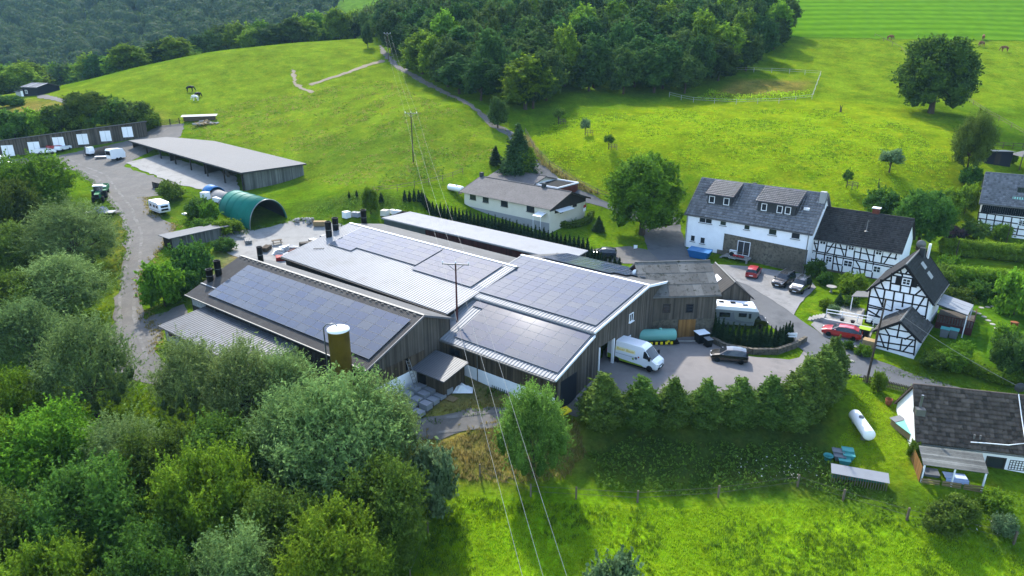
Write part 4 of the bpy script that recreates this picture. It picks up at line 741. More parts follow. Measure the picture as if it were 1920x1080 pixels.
# house on the upper right
a0,a1=at(1830.4,431,2.6),at(1920,442,2.6); an=math.degrees(math.atan2(a1[1]-a0[1],a1[0]-a0[0]))
TR=Bld('hillside_house','timbered house with glossy dark roof at the right edge behind the hedges',(a0[0],a0[1],2.4),an,'house')
zt=TR.px(*zm(1700,380,6.75)(910,118),1,0)[2]; zE=zt+2.0
house_walls(TR,0,13,0,9.0,-.6,zE,zE+4.0,'white_wall'); k=MB(); k.boards((0,-.02),(13,-.02),zt,lambda t:zE,.3,.04); TR.part('slate_cladding',k,'board_slate','stuff')
gable_roof(TR,0,13,0,9,zE,zE+4.0,'tile_gloss',.6,.5,tile=('tile',.34,.42,.05,.04),ridge='tile_gloss',barge='gutter')
Z=zm(1700,380,6.75)
beams(TR,Z,[(910,122,1500,205),(900,195,1500,280),(890,267,1500,345),(880,338,1500,425),(912,120,880,338),(1020,138,985,350),(1125,152,1085,365),(1230,168,1190,378),(1335,182,1295,392),(1440,198,1390,405),(930,200,940,335)],1,-.01,.17)
TR.window(TR.px(*Z(1462,258),1,-.03),1.1,1.1,bars=(1,2),fw=.12,proud=.07); k=MB(); q=TR.px(*Z(1005,372),1,-.05); k.box(q[0]-.5,q[0]+.5,-.08,-.03,q[2]-.5,q[2]+.5); TR.part('cellar_door',k,'void_shade')
p=TR.px(1917,350,1,2.0); TR.window((p[0],1.7,zE+1.9),1.2,1.3,frame='zinc_dark',name='roof_window'); k=MB(); k.slab((p[0]-1,.6,zE+.75),(p[0]+1,.6,zE+.75),(p[0]+1,1.7,zE+1.6),(p[0]-1,1.7,zE+1.6),.05); TR.part('balcony_glass',k,'tank_teal')
# bungalow
BU=Bld('bungalow','cream bungalow with long grey fibre roof beyond the thuja row',(-8.9,125.13,4.3),-41,'house')
house_walls(BU,0,20.2,0,10.4,-2.0,2.7,4.5,'cream_wall')
gable_roof(BU,0,20.2,0,10.4,2.7,4.5,'eternit',.55,.7,ridge='eternit',barge='dark_frame')
k=MB(); k.prism([(0,2.0),(10.4,2.0),(10.4,2.65),(5.2,4.4),(0,2.65)],'x',20.2,20.26); BU.part('gable_cladding',k,'board_dark')
k=MB(); k.box(.0,20.2,-.03,0.0,-2,-.0); BU.part('plinth',k,'render_grey')
Z=zm(700,260,4.8)
for (X,Y,w) in ((897,520,1.5),(1012,545,1.4),(1180,582,1.6),(1415,630,1.7)): BU.window(BU.px(*Z(X,Y),1,0),w,1.15,frame='dark_frame',bars=(1,0),sill='gutter')
for (X,Y,w,h) in ((1655,645,1.4,.9),(1695,620,.9,2.0),(1812,580,1.2,1.4)): q=BU.px(*Z(X,Y),0,20.2); BU.window((20.2,q[1],q[2]),w,h,axis='x',sgn=1,frame='dark_frame')
k=MB(); k.slab((20.0,1.5,2.1),(20.0,5.5,2.1),(21.4,5.5,1.8),(21.4,1.5,1.8),-.06); BU.part('awning',k,'white_plastic')
for (u,v,h) in ((975/4.8+700,310/4.8+260,.9),(1020,346,.9)):
    q=BU.px(u,v+3,1,5.2); k=MB(); k.box(q[0]-.3,q[0]+.3,4.9,5.5,4.2,4.5+h); BU.part('chimney',k,'zinc_dark'); 
q=BU.px(1010,402,1,-1.0); k=MB(); k.slab((q[0]-.9,-1.6,1.3),(q[0]+.9,-1.6,1.3),(q[0]+.9,-.02,1.7),(q[0]-.9,-.02,1.7),.06); [k.tube([(q[0]+s*.8,-1.5,-1.8),(q[0]+s*.8,-1.5,1.3)],.04,6) for s in (-1,1)]; BU.part('porch',k,'white_plastic')
AN=Bld('bungalow_annex','low grey roofed annex with flat garage behind the bungalow',BU.W(-2.6,9.6,1.2),-41,'garage')
house_walls(AN,0,11,0,7.5,-2.5,2.3,3.3,'cream_wall'); gable_roof(AN,0,11,0,7.5,2.3,3.3,'eternit',.5,.5,ridge='eternit'); AN.window((2.2,0,1.4),1.2,1.0,frame='dark_frame'); k=MB(); k.box(4.5,4.9,3.5,3.9,2.9,4.2); AN.part('chimney',k,'zinc_dark')
k=MB(); k.box(11.05,16.5,.8,7.2,-2.5,2.2); AN.part('garage_box',k,'brick_red'); k=MB(); [k.box(*b) for b in ((11.0,16.6,.7,.85,2.2,2.45),(11.0,16.6,7.1,7.3,2.2,2.45),(11.0,11.15,.86,7.09,2.2,2.45),(16.45,16.6,.86,7.09,2.2,2.45))]; AN.part('parapet',k,'white_frame'); k=MB(); k.box(11.2,16.4,.9,7.05,2.2,2.26); AN.part('flat_roof',k,'tarp_dark')
# low house at the lower right
BR=Bld('tiled_cottage','white cottage with brown tiled roof and a timber porch at the lower right',at(1719,830,-1)[:2]+(-3.6,),-14,'house')
house_walls(BR,.1,13,.4,7.0,-.6,2.95,6.6,'white_wall',3.6)
gable_roof(BR,.1,13,.4,7.0,2.95,6.6,'tile_brown',.4,.2,yr=3.6,tile=('tile',.36,.42,.08,.10),ridge='tile_brown')
Z=zm(1700,700,4.154)
BR.window(BR.px(*Z(690,695),1,.4),1.6,1.2,frame='dark_frame',bars=(0,0),fw=.14); BR.window(BR.px(*Z(880,720),1,.4),1.7,1.0,frame='dark_frame',pane='white_plastic',bars=(6,3),fw=.05)
q=BR.px(*Z(115,190),1,2.2); k=MB(); k.tube([(q[0],2.0,4.6),(q[0],2.0,6.5)],.12,10); BR.part('flue',k,'steel'); k=MB(); k.box(q[0]-.4,q[0]+.4,1.5,2.4,4.55,5.2); BR.part('flue_flashing',k,'steel')
for X,Y in ((527,490),(567,520)): q=BR.px(*Z(X,Y),1,.6); k=MB(); k.tube([(q[0],.6,2.9),(q[0],.6,3.8)],.09,8); BR.part('vent_pipe',k,'gutter')
q=BR.px(*Z(868,160),1,3.5); k=MB(); k.lathe([(.02,0),(.42,.08),(.48,.16)],14,(q[0],3.3,7.6),'y'); k.tube([(q[0],3.5,6.5),(q[0],3.5,7.6)],.04,6); BR.part('satellite_dish',k,'zinc_dark')
k=MB(); k.tube([(q[0]+.0,3.4,6.95),(q[0]+.1,2.2,5.45),(q[0]+.2,.5,3.6),(q[0]-1.2,.25,3.35),(q[0]-3,.2,3.3),(q[0]-4.2,.15,3.25)],.045,6); BR.part('cable',k,'white_plastic')
PO=thing('porch','timber porch with grey plank roof on the front of the tiled cottage','porch',BR.W(0,0,0),BR.a)
qa=[BR.px(*Z(*c),2,z) for c,z in (((95,560),2.75),((590,622),2.75),((640,780),2.25),((130,710),2.25))]
n=11
for i in range(n): 
    t0,t1=i/n,(i+1)/n-.006; a,b,c,d=[Vector(v) for v in qa]; k=MB(); k.slab(d.lerp(a,t0),c.lerp(b,t0),c.lerp(b,t1),d.lerp(a,t1),.05,random.random()); k.build('roof_plank','board_silver',PO)
for f in (.03,.5,.97): p=Vector(qa[3]).lerp(Vector(qa[2]),f); k=MB(); k.box(p.x-.06,p.x+.06,p.y,p.y+.12,-.4,2.18); k.build('post','white_frame',PO)
y0=qa[3][1]; x0,x1=qa[3][0],qa[2][0]
k=MB(); k.box(x0,x1,y0,.35,-.7,.12); k.build('deck','board_grey',PO)
for j in range(3):
    xa=x0+.1+j*(x1-x0)/3; w=(x1-x0)/3-.2
    for r in range(4): k=MB(); k.box(xa,xa+w,y0-.1,y0-.05,-.0+r*.24,.16+r*.24); k.build('railing_board','wood_light',PO)
k=MB(); k.boards((x0,.35),(x0,y0),-.7,lambda t:2.3-.3*t,.2,.03); k.build('side_screen','board_orange',PO,kind='stuff')
TB=thing('garden_table','garden table under a pale blue cloth beneath the porch roof','table',BR.W((x0+x1)/2+.6,y0+1.0,.12),BR.a); k=MB(); k.box(-.9,.9,-.5,.5,.68,.74); [k.add([(-.9*s,-.55*t,.74),(.9*s,-.55*t,.74),(.92*s,-.6*t,.4),(-.92*s,-.6*t,.4)],[(0,1,2,3)]) for s in (1,) for t in (1,-1)]; k.build('tablecloth','cloth_blue',TB)
for sx in (-.75,.75):
    for sy in (-.35,.35): k=MB(); k.box(sx-.04,sx+.04,sy-.04,sy+.04,0,.68); k.build('leg','fence_wood',TB)
BX=thing('storage_box','grey storage box under the left half of the porch','box',BR.W(x0+1.2,y0+1.2,.12),BR.a); k=MB(); k.box(-.6,.6,-.4,.4,0,.7); k.build('body','grey_plastic',BX); k=MB(); k.slab((-.65,-.45,.72),(.65,-.45,.72),(.65,.45,.86),(-.65,.45,.86),.05); k.build('lid','grey_plastic',BX)
# ---------------------------------------------------------------- vehicles
def wheel(t,x,y,r,w=.2,sx=1):
    k=MB(); k.lathe([(r*.62,-w/2),(r*.95,-w/2),(r,-w*.3),(r,w*.3),(r*.95,w/2),(r*.62,w/2)],20,(x,y,r),'y'); o=k.build('wheel','rubber',t)
    k=MB(); k.lathe([(.05,-w*.42),(r*.62,-w*.42),(r*.62,w*.42),(.05,w*.42)],14,(x,y,r),'y'); k.build('rim','rim',o)
def loft(t,st,paint,glass='dark_glass'):
    """st: stations (x, half width, z bottom, z belt, half width at roof, z roof); glass where roof is above the belt"""
    B,Gm=MB(),MB(); rings=[]
    for x,w,zb,zl,wr,zr in st:
        rings.append([(x,w*.86,zb),(x,w,zb+.16),(x,w*1.0,(zb+zl)*.5+.05),(x,w*.955,zl),(x,wr,zr-.03),(x,wr*.82,zr+.01),(x,0,zr+.03)])
    for i in range(len(st)-1):
        cab0,cab1=st[i][5]-st[i][3]>.2,st[i+1][5]-st[i+1][3]>.2
        for sgn in (1,-1):
            a=[(p[0],p[1]*sgn,p[2]) for p in rings[i]]; b=[(p[0],p[1]*sgn,p[2]) for p in rings[i+1]]
            for j in range(6):
                q=[a[j],b[j],b[j+1],a[j+1]]; q=q if sgn<0 else q[::-1]
                side=j==3 and (cab0 or cab1); scr=j in(4,5) and (cab0!=cab1)
                (Gm if side or scr else B).add(q,[(0,1,2,3)],.5,not(side or scr))
    for e in (0,-1):
        r=rings[e]; q=[(p[0],p[1],p[2]) for p in r]+[(p[0],-p[1],p[2]) for p in r[-2::-1]]; B.add(q,[tuple(range(len(q)))[::-1 if e==0 else 1]])
    B.build('body',paint,t); 
    if Gm.v: Gm.build('windows',glass,t)
def car(label,u,v,deg,paint,kind='hatch',group=None,plate=True,cat='car',loc=None):
    g=loc or G(u,v); t=thing(kind+'_car' if kind!='suv' else 'suv_car',label,cat,(g[0],g[1],g[2]+.06),math.radians(deg),group)
    if kind=='hatch':
        L=2.0; st=[(-2.0,.72,.35,.82,.62,.84),(-1.95,.82,.25,.92,.62,1.0),(-1.72,.86,.2,.95,.60,1.40),(-1.2,.87,.2,.93,.62,1.50),(-.3,.87,.2,.91,.63,1.52),(.35,.87,.2,.90,.60,1.44),(1.05,.87,.2,.92,.72,.95),(1.6,.85,.22,.80,.66,.83),(1.92,.78,.28,.66,.55,.68),(2.0,.66,.34,.58,.5,.6)]; wb,r=1.27,.31
    elif kind=='sedan':
        L=2.2; st=[(-2.2,.74,.36,.80,.62,.84),(-2.12,.84,.25,.92,.66,.97),(-1.8,.89,.2,.97,.64,1.22),(-1.2,.90,.2,.94,.62,1.46),(-.3,.90,.2,.92,.64,1.48),(.4,.90,.2,.91,.60,1.38),(1.1,.90,.2,.92,.74,.95),(1.7,.88,.22,.82,.68,.85),(2.1,.80,.28,.68,.58,.70),(2.2,.68,.34,.58,.5,.6)]; wb,r=1.33,.32
    else:
        L=2.25; st=[(-2.25,.80,.40,.95,.70,.98),(-2.2,.88,.32,1.05,.68,1.15),(-2.05,.92,.28,1.08,.67,1.68),(-1.2,.93,.28,1.06,.70,1.78),(-.2,.93,.28,1.05,.70,1.80),(.45,.93,.28,1.05,.66,1.70),(1.0,.93,.28,1.08,.78,1.12),(1.75,.92,.30,1.0,.76,1.04),(2.15,.86,.36,.86,.68,.9),(2.25,.74,.42,.76,.6,.78)]; wb,r=1.37,.37
    loft(t,st,paint); w=st[4][1]
    for x in (-wb,wb):
        for y in (-w+.1,w-.1): wheel(t,x,y,r)
    zh=st[-2][3]
    for s in (-1,1):
        k=MB(); k.box(L-.16,L-.02,s*w*.62-.16,s*w*.62+.16,zh-.12,zh+.0); k.build('headlight','lamp_clear',t)
        k=MB(); k.box(-L+.0,-L+.1,s*w*.72-.12,s*w*.72+.1,st[1][3]-.26,st[1][3]-.04); k.build('taillight','lamp_red',t)
        k=MB(); k.box(.62,.78,s*(w+.08)-.09,s*(w+.08)+.09,st[4][3]+.02,st[4][3]+.16); k.build('mirror',paint,t)
        if kind=='suv': k=MB(); k.tube([(-1.9,s*.6,1.84),(.3,s*.6,1.84)],.03,6); k.build('roof_rail','steel',t)
    k=MB(); k.box(L-.02,L+.02,-.26,.26,.42,.53); k.build('number_plate','white_plastic',t); k=MB(); k.box(-L-.02,-L+.02,-.26,.26,.5,.61); k.build('number_plate','white_plastic',t)
    return t
car('small red hatchback parked by the stone ground floor of the white house',1412,517,61,'car_red','hatch')
car('black off-road car parked nearest the red hatchback',1468,534,-134,'car_black','suv')
t=car('black pickup style car with a white reflection painted on its bonnet parked nearest the garden lawn',1499,545,-131,'car_black','suv')
k=MB(); k.slab((1.02,-.74,1.17),(1.72,-.72,1.08),(1.72,.72,1.08),(1.02,.74,1.17),-.03); k.build('bonnet_reflection','car_white',t)  # white plate laid on as the reflection on the black bonnet
car('red estate car parked in front of the timbered gable house',1577,631,-32+180,'car_red','sedan')
car('black compact car parked in the forecourt under the curved hedge',1366,676,-15+180,'car_black','hatch')
car('dark blue hatchback parked behind the thujas by the car space',1132,482,-12+180,'car_blue','hatch')
# delivery van
g=(13.5,67.2,float(hgt(13.5,67.2))+.06); V=thing('delivery_van','white high roof delivery van with lime stripe and orange lettering in the forecourt','van',g,math.radians(-36))
st=[(-3.0,.94,.35,1.3,.78,2.40),(-2.96,1.0,.3,1.35,.84,2.52),(-1.5,1.02,.3,1.35,.86,2.58),(.9,1.02,.3,1.35,.86,2.58),(1.35,1.02,.3,1.35,.85,2.45),(1.55,1.02,.3,1.33,.84,2.28),(2.35,1.0,.3,1.30,.86,1.34),(2.85,.96,.32,1.05,.80,1.08),(3.0,.84,.38,.8,.66,.82)]
B_,G_=MB(),MB(); rings=[[(x,w*.92,zb),(x,w,zb+.15),(x,w,(zb+zl)/2),(x,w*.985,zl),(x,wr,zr-.06),(x,wr*.9,zr),(x,0,zr+.02)] for x,w,zb,zl,wr,zr in st]
for i in range(len(st)-1):
    for s in (1,-1):
        a=[(p[0],p[1]*s,p[2]) for p in rings[i]]; b=[(p[0],p[1]*s,p[2]) for p in rings[i+1]]
        for j in range(6):
            q=[a[j],b[j],b[j+1],a[j+1]]; q=q if s<0 else q[::-1]; gl=(i==5 and j in (4,5)); (G_ if gl else B_).add(q,[(0,1,2,3)],.5,not gl)
for e in (0,-1): r=rings[e]; q=r+[(p[0],-p[1],p[2]) for p in r[-2::-1]]; B_.add(q,[tuple(range(len(q)))[::-1 if e==0 else 1]])
B_.build('body','car_white',V); G_.build('windscreen','dark_glass',V)
for s in (-1,1):
    k=MB(); k.add([(1.35,s*1.025,1.38),(2.2,s*1.02,1.36),(1.6,s*.905,2.12),(1.35,s*.91,2.12)],[(0,1,2,3)]); k.add([(1.35,s*1.0,1.38),(2.2,s*1.0,1.36),(1.6,s*.88,2.12),(1.35,s*.88,2.12)],[(0,1,2,3)]); k.build('side_window','dark_glass',V)
    k=MB(); k.box(2.05,2.25,s*1.18-.12,s*1.18+.12,1.35,1.75); k.build('mirror','black_metal',V); k=MB(); k.box(2.82,2.99,s*.68-.15,s*.68+.15,.75,1.0); k.build('headlight','lamp_clear',V)
    k=MB(); k.box(-3.02,-2.96,s*.9-.07,s*.9+.07,.9,1.4); k.build('taillight','lamp_red',V); k=MB(); k.add([(-2.9,s*1.03,.38),(1.5,s*1.03,.38),(1.2,s*1.03,.52),(-1.2,s*1.03,.62),(-2.9,s*1.03,.95)],[(0,1,2,3,4)]); k.build('lime_stripe','lime_paint',V)
    k=MB(); k.box(-2.9,2.6,s*1.0-.02,s*1.0+.02,.2,.36); k.build('sill_trim','black_metal',V)
    for x in (-1.75,2.15): wheel(V,x,s*.93,.36,.24)
k=MB(); k.box(2.92,3.03,-.7,.7,.3,.55); k.build('bumper','black_metal',V); k=MB(); k.box(3.0,3.04,-.26,.26,.45,.56); k.build('number_plate','white_plastic',V); k=MB(); k.box(2.96,3.01,-.45,.45,.62,.74); k.build('grille','black_metal',V)
def text(name,body,size,mt,parent,loc,rot,ex=.006):
    c=bpy.data.curves.new(name,'FONT'); c.body=body; c.size=size; c.extrude=ex; c.align_x='CENTER'; tmp=bpy.data.objects.new(name,c); COL.objects.link(tmp); bpy.context.view_layer.update(); me=bpy.data.meshes.new_from_object(tmp.evaluated_get(bpy.context.evaluated_depsgraph_get())); bpy.data.objects.remove(tmp); me.materials.clear(); me.materials.append(M[mt]); return put(name,me,parent,loc,rot)
tl=math.atan2(.985*1.02-.86,1.17)
k=MB(); k.add([(-2.0,-.985,1.5),(.45,-.985,1.5),(.35,-.945,1.95),(-1.9,-.945,1.95)],[(0,1,2,3)]); k.build('print_field','print_yellow',V)
text('lettering','Bauer Bauer',.42,'orange_text',V,(-.75,-.985,1.6),(math.pi/2-tl,0,0))
k=MB(); k.box(-1.9,.35,-1.035,-1.025,1.18,1.21); k.build('print_line','grey_plastic',V)
for (x,z,r,m) in ((.55,1.15,.16,'grey_plastic'),(.2,1.0,.12,'lime_paint'),(.85,1.35,.10,'red_paint')): k=MB(); k.lathe([(r,-1.034),(r,-1.028)],14,(x,0,z),'y'); k.build('print_mark',m,V)
# motorhome
g=(28.6,78.2,float(hgt(28.6,78.2))); MH=thing('motorhome','white and silver motorhome parked behind the curved thuja hedge','motorhome',(g[0],g[1],g[2]+.06),math.radians(-8))
k=MB(); k.prism([(-3.4,.45),(1.3,.45),(1.4,1.3),(1.9,2.0),(1.3,2.75),(-3.2,2.85),(-3.45,2.6)],'y',-1.1,1.1); k.build('body','car_silver',MH); k=MB(); k.prism([(-3.42,2.45),(1.75,2.30),(1.35,2.78),(-3.2,2.88)],'y',-1.13,1.13); k.build('roof','car_white',MH)
k=MB(); k.prism([(1.3,.4),(3.0,.4),(3.05,.85),(2.75,1.1),(2.1,1.2),(1.5,2.2),(1.3,2.2)],'y',-.98,.98); k.build('cab','car_black',MH); k=MB(); k.prism([(2.14,1.24),(2.1,1.16),(1.5,2.14),(1.56,2.2)],'y',-.88,.88); k.build('windscreen','dark_glass',MH)
for s in (-1,1):
    k=MB(); k.box(-2.9,-1.6,s*1.115-.01,s*1.115+.01,1.45,2.05); k.build('window','dark_glass',MH); k=MB(); k.box(-.6,.35,s*1.115-.01,s*1.115+.01,1.55,2.05); k.build('window','dark_glass',MH); k=MB(); k.box(.6,.9,s*1.115-.01,s*1.115+.01,1.4,2.05); k.build('window','dark_glass',MH)
    k=MB(); k.add([(1.4,s*.99,1.15),(2.05,s*.99,1.15),(1.5,s*.99,1.95),(1.4,s*.99,1.95)],[(0,1,2,3)]); k.build('side_window','glass',MH); k=MB(); k.add([(-3.3,s*1.108,1.3),(-1.2,s*1.108,2.1),(-1.0,s*1.108,1.2),(.4,s*1.108,.9),(1.2,s*1.108,.95),(1.2,s*1.108,.75),(-.5,s*1.108,.75)],[(0,1,2,3,4,5,6)]); k.build('decal','grey_plastic',MH)
    for x in (-2.0,2.2): wheel(MH,x,s*.95,.34,.22)
    k=MB(); k.box(2.9,3.04,s*.7-.15,s*.7+.15,.7,.9); k.build('headlight','lamp_clear',MH)
for x,y in ((-1.2,.2),(.2,-.3),(-2.6,.3)): k=MB(); k.box(x-.3,x+.3,y-.25,y+.25,2.86,2.95); k.build('roof_hatch','dark_glass',MH)
# caravan
g=G(301,399); CV=thing('caravan','white touring caravan parked on the edge of the farm track','caravan',g,math.radians(-42)); CV.scale=(.85,.85,.85)
k=MB(); k.prism([(-2.5,.55),(2.4,.55),(2.65,1.2),(2.4,2.35),(1.9,2.55),(-2.2,2.6),(-2.6,2.4)],'y',-1.12,1.12); k.build('body','car_white',CV)
for s in (-1,1):
    for x in (-1.5,.2,1.6): k=MB(); k.box(x-.5,x+.5,s*1.13-.01,s*1.13+.01,1.4,1.95); k.build('window','dark_glass',CV)
    k=MB(); k.box(-2.5,2.4,s*1.13-.008,s*1.13+.008,.75,.85); k.build('stripe','grey_plastic',CV); wheel(CV,-.1,s*1.0,.32)
for z in (1.1,1.75): k=MB(); k.box(2.5,2.68,-.7,.7,z-.2,z+.2); k.build('window','dark_glass',CV)
k=MB(); k.bar((-2.5,0,.5),(-3.8,0,.5),.12,.12); k.tube([(-3.6,0,0),(-3.6,0,.6)],.05); k.build('drawbar','steel',CV); k=MB(); k.box(-.4,.4,-.35,.35,2.58,2.68); k.build('roof_hatch','white_plastic',CV)
# tractor, with front facing the camera
g=G(187,376); TC=thing('tractor','dark green tractor standing in the upper yard','tractor',g,math.radians(-68))
k=MB(); k.prism([(-.3,.8),(1.9,.7),(2.05,1.0),(1.95,1.55),(-.3,1.75)],'y',-.42,.42); k.build('bonnet','green_paint',TC); k=MB(); k.box(2.0,2.12,-.38,.38,.75,1.5); k.build('grille','black_metal',TC)
k=MB(); k.box(-1.6,-.25,-.75,.75,1.0,1.5); k.build('cab_base','black_metal',TC); k=MB(); k.hexa([(-1.6,-.75,1.5),(-.2,-.75,1.5),(-.2,.75,1.5),(-1.6,.75,1.5)],[(-1.5,-.68,2.6),(-.4,-.68,2.6),(-.4,.68,2.6),(-1.5,.68,2.6)]); k.build('cab_glass','dark_glass',TC); k=MB(); k.box(-1.7,-.2,-.8,.8,2.6,2.75); k.build('cab_roof','white_plastic',TC)
for s in (-1,1): wheel(TC,-1.1,s*.95,.85,.5); wheel(TC,1.4,s*.8,.55,.36); k=MB(); k.box(-1.7,-.5,s*.95-.28,s*.95+.28,1.7,1.78); k.build('mudguard','green_paint',TC)
k=MB(); k.tube([(.9,.5,1.2),(.9,.5,2.5)],.05); k.build('exhaust','steel',TC)
g2=TC.matrix_basis@Vector((-4.6,0,0)); TT=thing('tipper_trailer','dark tipper trailer with white load coupled behind the tractor','trailer',(g2.x,g2.y,float(hgt(g2.x,g2.y))),math.radians(-68))
k=MB(); k.box(-2,2,-1.05,1.05,.8,.95); [k.box(*b) for b in ((-2,2,-1.05,-.98,.95,1.6),(-2,2,.98,1.05,.95,1.6),(-2,-1.93,-.98,.98,.95,1.6),(1.93,2,-.98,.98,.95,1.6))]; k.build('bed','green_paint',TT); k=MB(); k.lathe([(.9,0),(.7,.4),(.2,.55)],9,(-.8,0,.95)); k.build('load','white_plastic',TT); k=MB(); k.bar((2,0,.7),(3.2,0,.6),.14,.14); k.build('drawbar','steel',TT)
for s in (-1,1): wheel(TT,-.5,s*.9,.42,.3)
# boat-like flat trailer below the tractor
g=G(190,404); FT=thing('flatbed_trailer','flat grey trailer loaded with crumpled tarpaulin beside the track','trailer',g,math.radians(8))
k=MB(); k.box(-2.6,2.3,-.95,.95,.55,.68); k.build('bed','metal_pale',FT); [wheel(FT,-.2,s*.95,.32) for s in (-1,1)]; k=MB(); k.bar((2.3,0,.55),(3.6,0,.45),.1,.1); k.build('drawbar','steel',FT)
k=MB(); vs=[]; n=9
for j in range(n): vs+=[(-1.1+i*.27,-.9+j*.22,.7+(random.uniform(.25,.95) if 0<i<8 and 0<j<8 else 0)) for i in range(n)]
k.add(vs,[(j*n+i,j*n+i+1,(j+1)*n+i+1,(j+1)*n+i) for j in range(n-1) for i in range(n-1)]); k.build('tarpaulin_load','wrap',FT); k=MB(); k.slab((-2.7,-1.0,.75),(-1.2,-1.0,.8),(-1.2,.5,.8),(-2.7,.5,.75),.06); k.build('loose_sheet','metal_pale',FT)
# white vehicles along the stables
def boxcar(name,label,u,v,deg,s,m,cat):
    g=G(u,v); t=thing(name,label,cat,(g[0],g[1],g[2]+.05),math.radians(deg)); L,W_,Hh=s; k=MB(); k.prism([(-L/2,.4),(L/2-.1,.4),(L/2,.9),(L/2-.5,1.1),(L/2-1.1,Hh-.1),(-L/2+.2,Hh),(-L/2,Hh-.3)],'y',-W_/2,W_/2); k.build('body',m,t)
    k=MB(); k.prism([(L/2-.52,1.13),(L/2-.55,1.08),(L/2-1.1,Hh-.2),(L/2-1.04,Hh-.12)],'y',-W_/2+.1,W_/2-.1); k.build('windscreen','dark_glass',t)
    for y in (-W_/2+.1,W_/2-.1):
        for x in (-L*.28,L*.3): wheel(t,x,y,.33)
    for s_ in (-1,1): k=MB(); k.box(L/2-1.9,L/2-1.1,s_*W_/2-.012,s_*W_/2+.012,1.1,1.1+.5*(Hh-1.1)); k.build('side_window','dark_glass',t)
    return t
boxcar('parked_van','white van cut by the left edge beside the stables',4,312,-20,(5.2,1.9,2.2),'car_white','van'); boxcar('parked_pickup','small white car in front of the stable doors beside the red one',88,289,25,(4.2,1.7,1.35),'car_white','car'); boxcar('parked_hatch','small red car by the stable wall',107,284,60,(3.6,1.7,1.45),'car_red','car'); boxcar('parked_coupe','low white car half hidden right of the small red car',119,283,80,(3.6,1.65,1.2),'car_white','car')
g=G(219,300); HX=thing('horse_trailer','white horse trailer parked at the left end of the machine shed','trailer',g,math.radians(60)); k=MB(); k.prism([(-1.6,.5),(1.6,.5),(1.7,1.6),(1.2,2.5),(-1.4,2.6),(-1.7,2.3)],'y',-.95,.95); k.build('box','car_white',HX); [wheel(HX,x,s*.95,.34) for x in (-.4,.4) for s in (-1,1)]; k=MB(); k.bar((1.6,0,.5),(2.9,0,.45),.12,.12); k.build('drawbar','steel',HX); k=MB(); k.box(-1.72,-1.66,-.8,.8,1.3,2.2); k.build('rear_opening_shade','void_shade',HX); k=MB(); k.box(-1.0,.9,.95,.965,1.5,2.1); k.build('window','dark_glass',HX)  # rear end: flat dark plate in place of the shaded inside
g=G(170,292); DG=thing('digger','small white digger near the machine shed','digger',g,math.radians(150)); k=MB(); k.box(-.9,.9,-.7,.7,.15,.5); k.build('track','rubber',DG); k=MB(); k.prism([(-.9,.55),(.5,.55),(.5,1.0),(.2,2.0),(-.7,2.0),(-.9,1.2)],'y',-.6,.6); k.build('cab','car_white',DG); k=MB(); k.tube([(.5,0,.8),(1.5,0,1.9),(2.3,0,.9),(2.5,0,.4)],.12,6); k.build('arm','steel',DG)
g=G(190,297); k=MB(); k.box(-1.2,1.2,-.5,.5,.4,.5); FL=thing('work_bench','low white slab on trestles beside the digger','bench',g,math.radians(12)); k.build('slab','white_plastic',FL); [MB().box(x-.04,x+.04,-.4,.4,0,.4).build('trestle','steel',FL) for x in (-.9,.9)]
g=G(200,287); k=MB(); 
vs=[(0,0,1.5)]; 
k.lathe([(3.0,-.2),(2.4,.5),(1.4,1.1),(.3,1.6)],14); t=thing('soil_heap','dark soil heap beside the horse trailer','heap',g); k.build('soil','tarp_dark',t)
# ---------------------------------------------------------------- tanks and containers
def tank(name,label,loc,rz,L,r,m,base):
    t=thing(name,label,'tank',loc,rz); z=r+.35; n=24; pr=[(.02,-L/2-r*.45)]+[(r*math.sin(a),-L/2-r*.45*math.cos(a)) for a in (.4,.8,1.2,1.57)]+[(r*math.sin(a),L/2+r*.45*math.cos(a)) for a in (1.57,1.2,.8,.4)]+[(.02,L/2+r*.45)]
    k=MB(); k.lathe(pr,n,(0,0,z),'x'); k.build('vessel',m,t); k=MB(); k.lathe([(.22,0),(.22,.16),(.05,.2)],12,(L*.1,0,z+r-.04)); k.build('dome',m if base!='white' else 'grey_plastic',t)
    for x in (-L*.33,L*.33): k=MB(); k.box(x-.12,x+.12,-r*.7,r*.7,0,z-r*.6); k.build('saddle','steel' if base=='white' else 'yellow',t)
    return t
TK=tank('turquoise_tank','turquoise tank on yellow and black frame beside the old barn',(16.9,74.0-1.3,float(hgt(16.9,72.7))),math.radians(4),4.1,.72,'tank_teal','y')
for i in range(7): k=MB(); k.box(-2.1+i*.6,-1.8+i*.6,-.78,-.72,.18,.5); k.build('hazard_block','yellow' if i%1==0 else 'black_metal',TK)
k=MB(); k.box(-2.3,2.6,-.72,.72,.15,.3); k.build('frame','black_metal',TK); k=MB(); k.bar((2.6,-.2,.3),(4.6,-.3,.3),.12,.12); k.build('drawbar','concrete',TK)
tank('white_gas_tank','long white gas tank lying on the lawn by the curved hedge',(33.95,57.3,float(hgt(33.95,57.3))-.1),math.radians(84),3.7,.58,'tank_white','white')
tank('bungalow_gas_tank','white gas tank on a slab at the left end of the bungalow',G(855,362),math.radians(-41),3.4,.6,'tank_white','white')
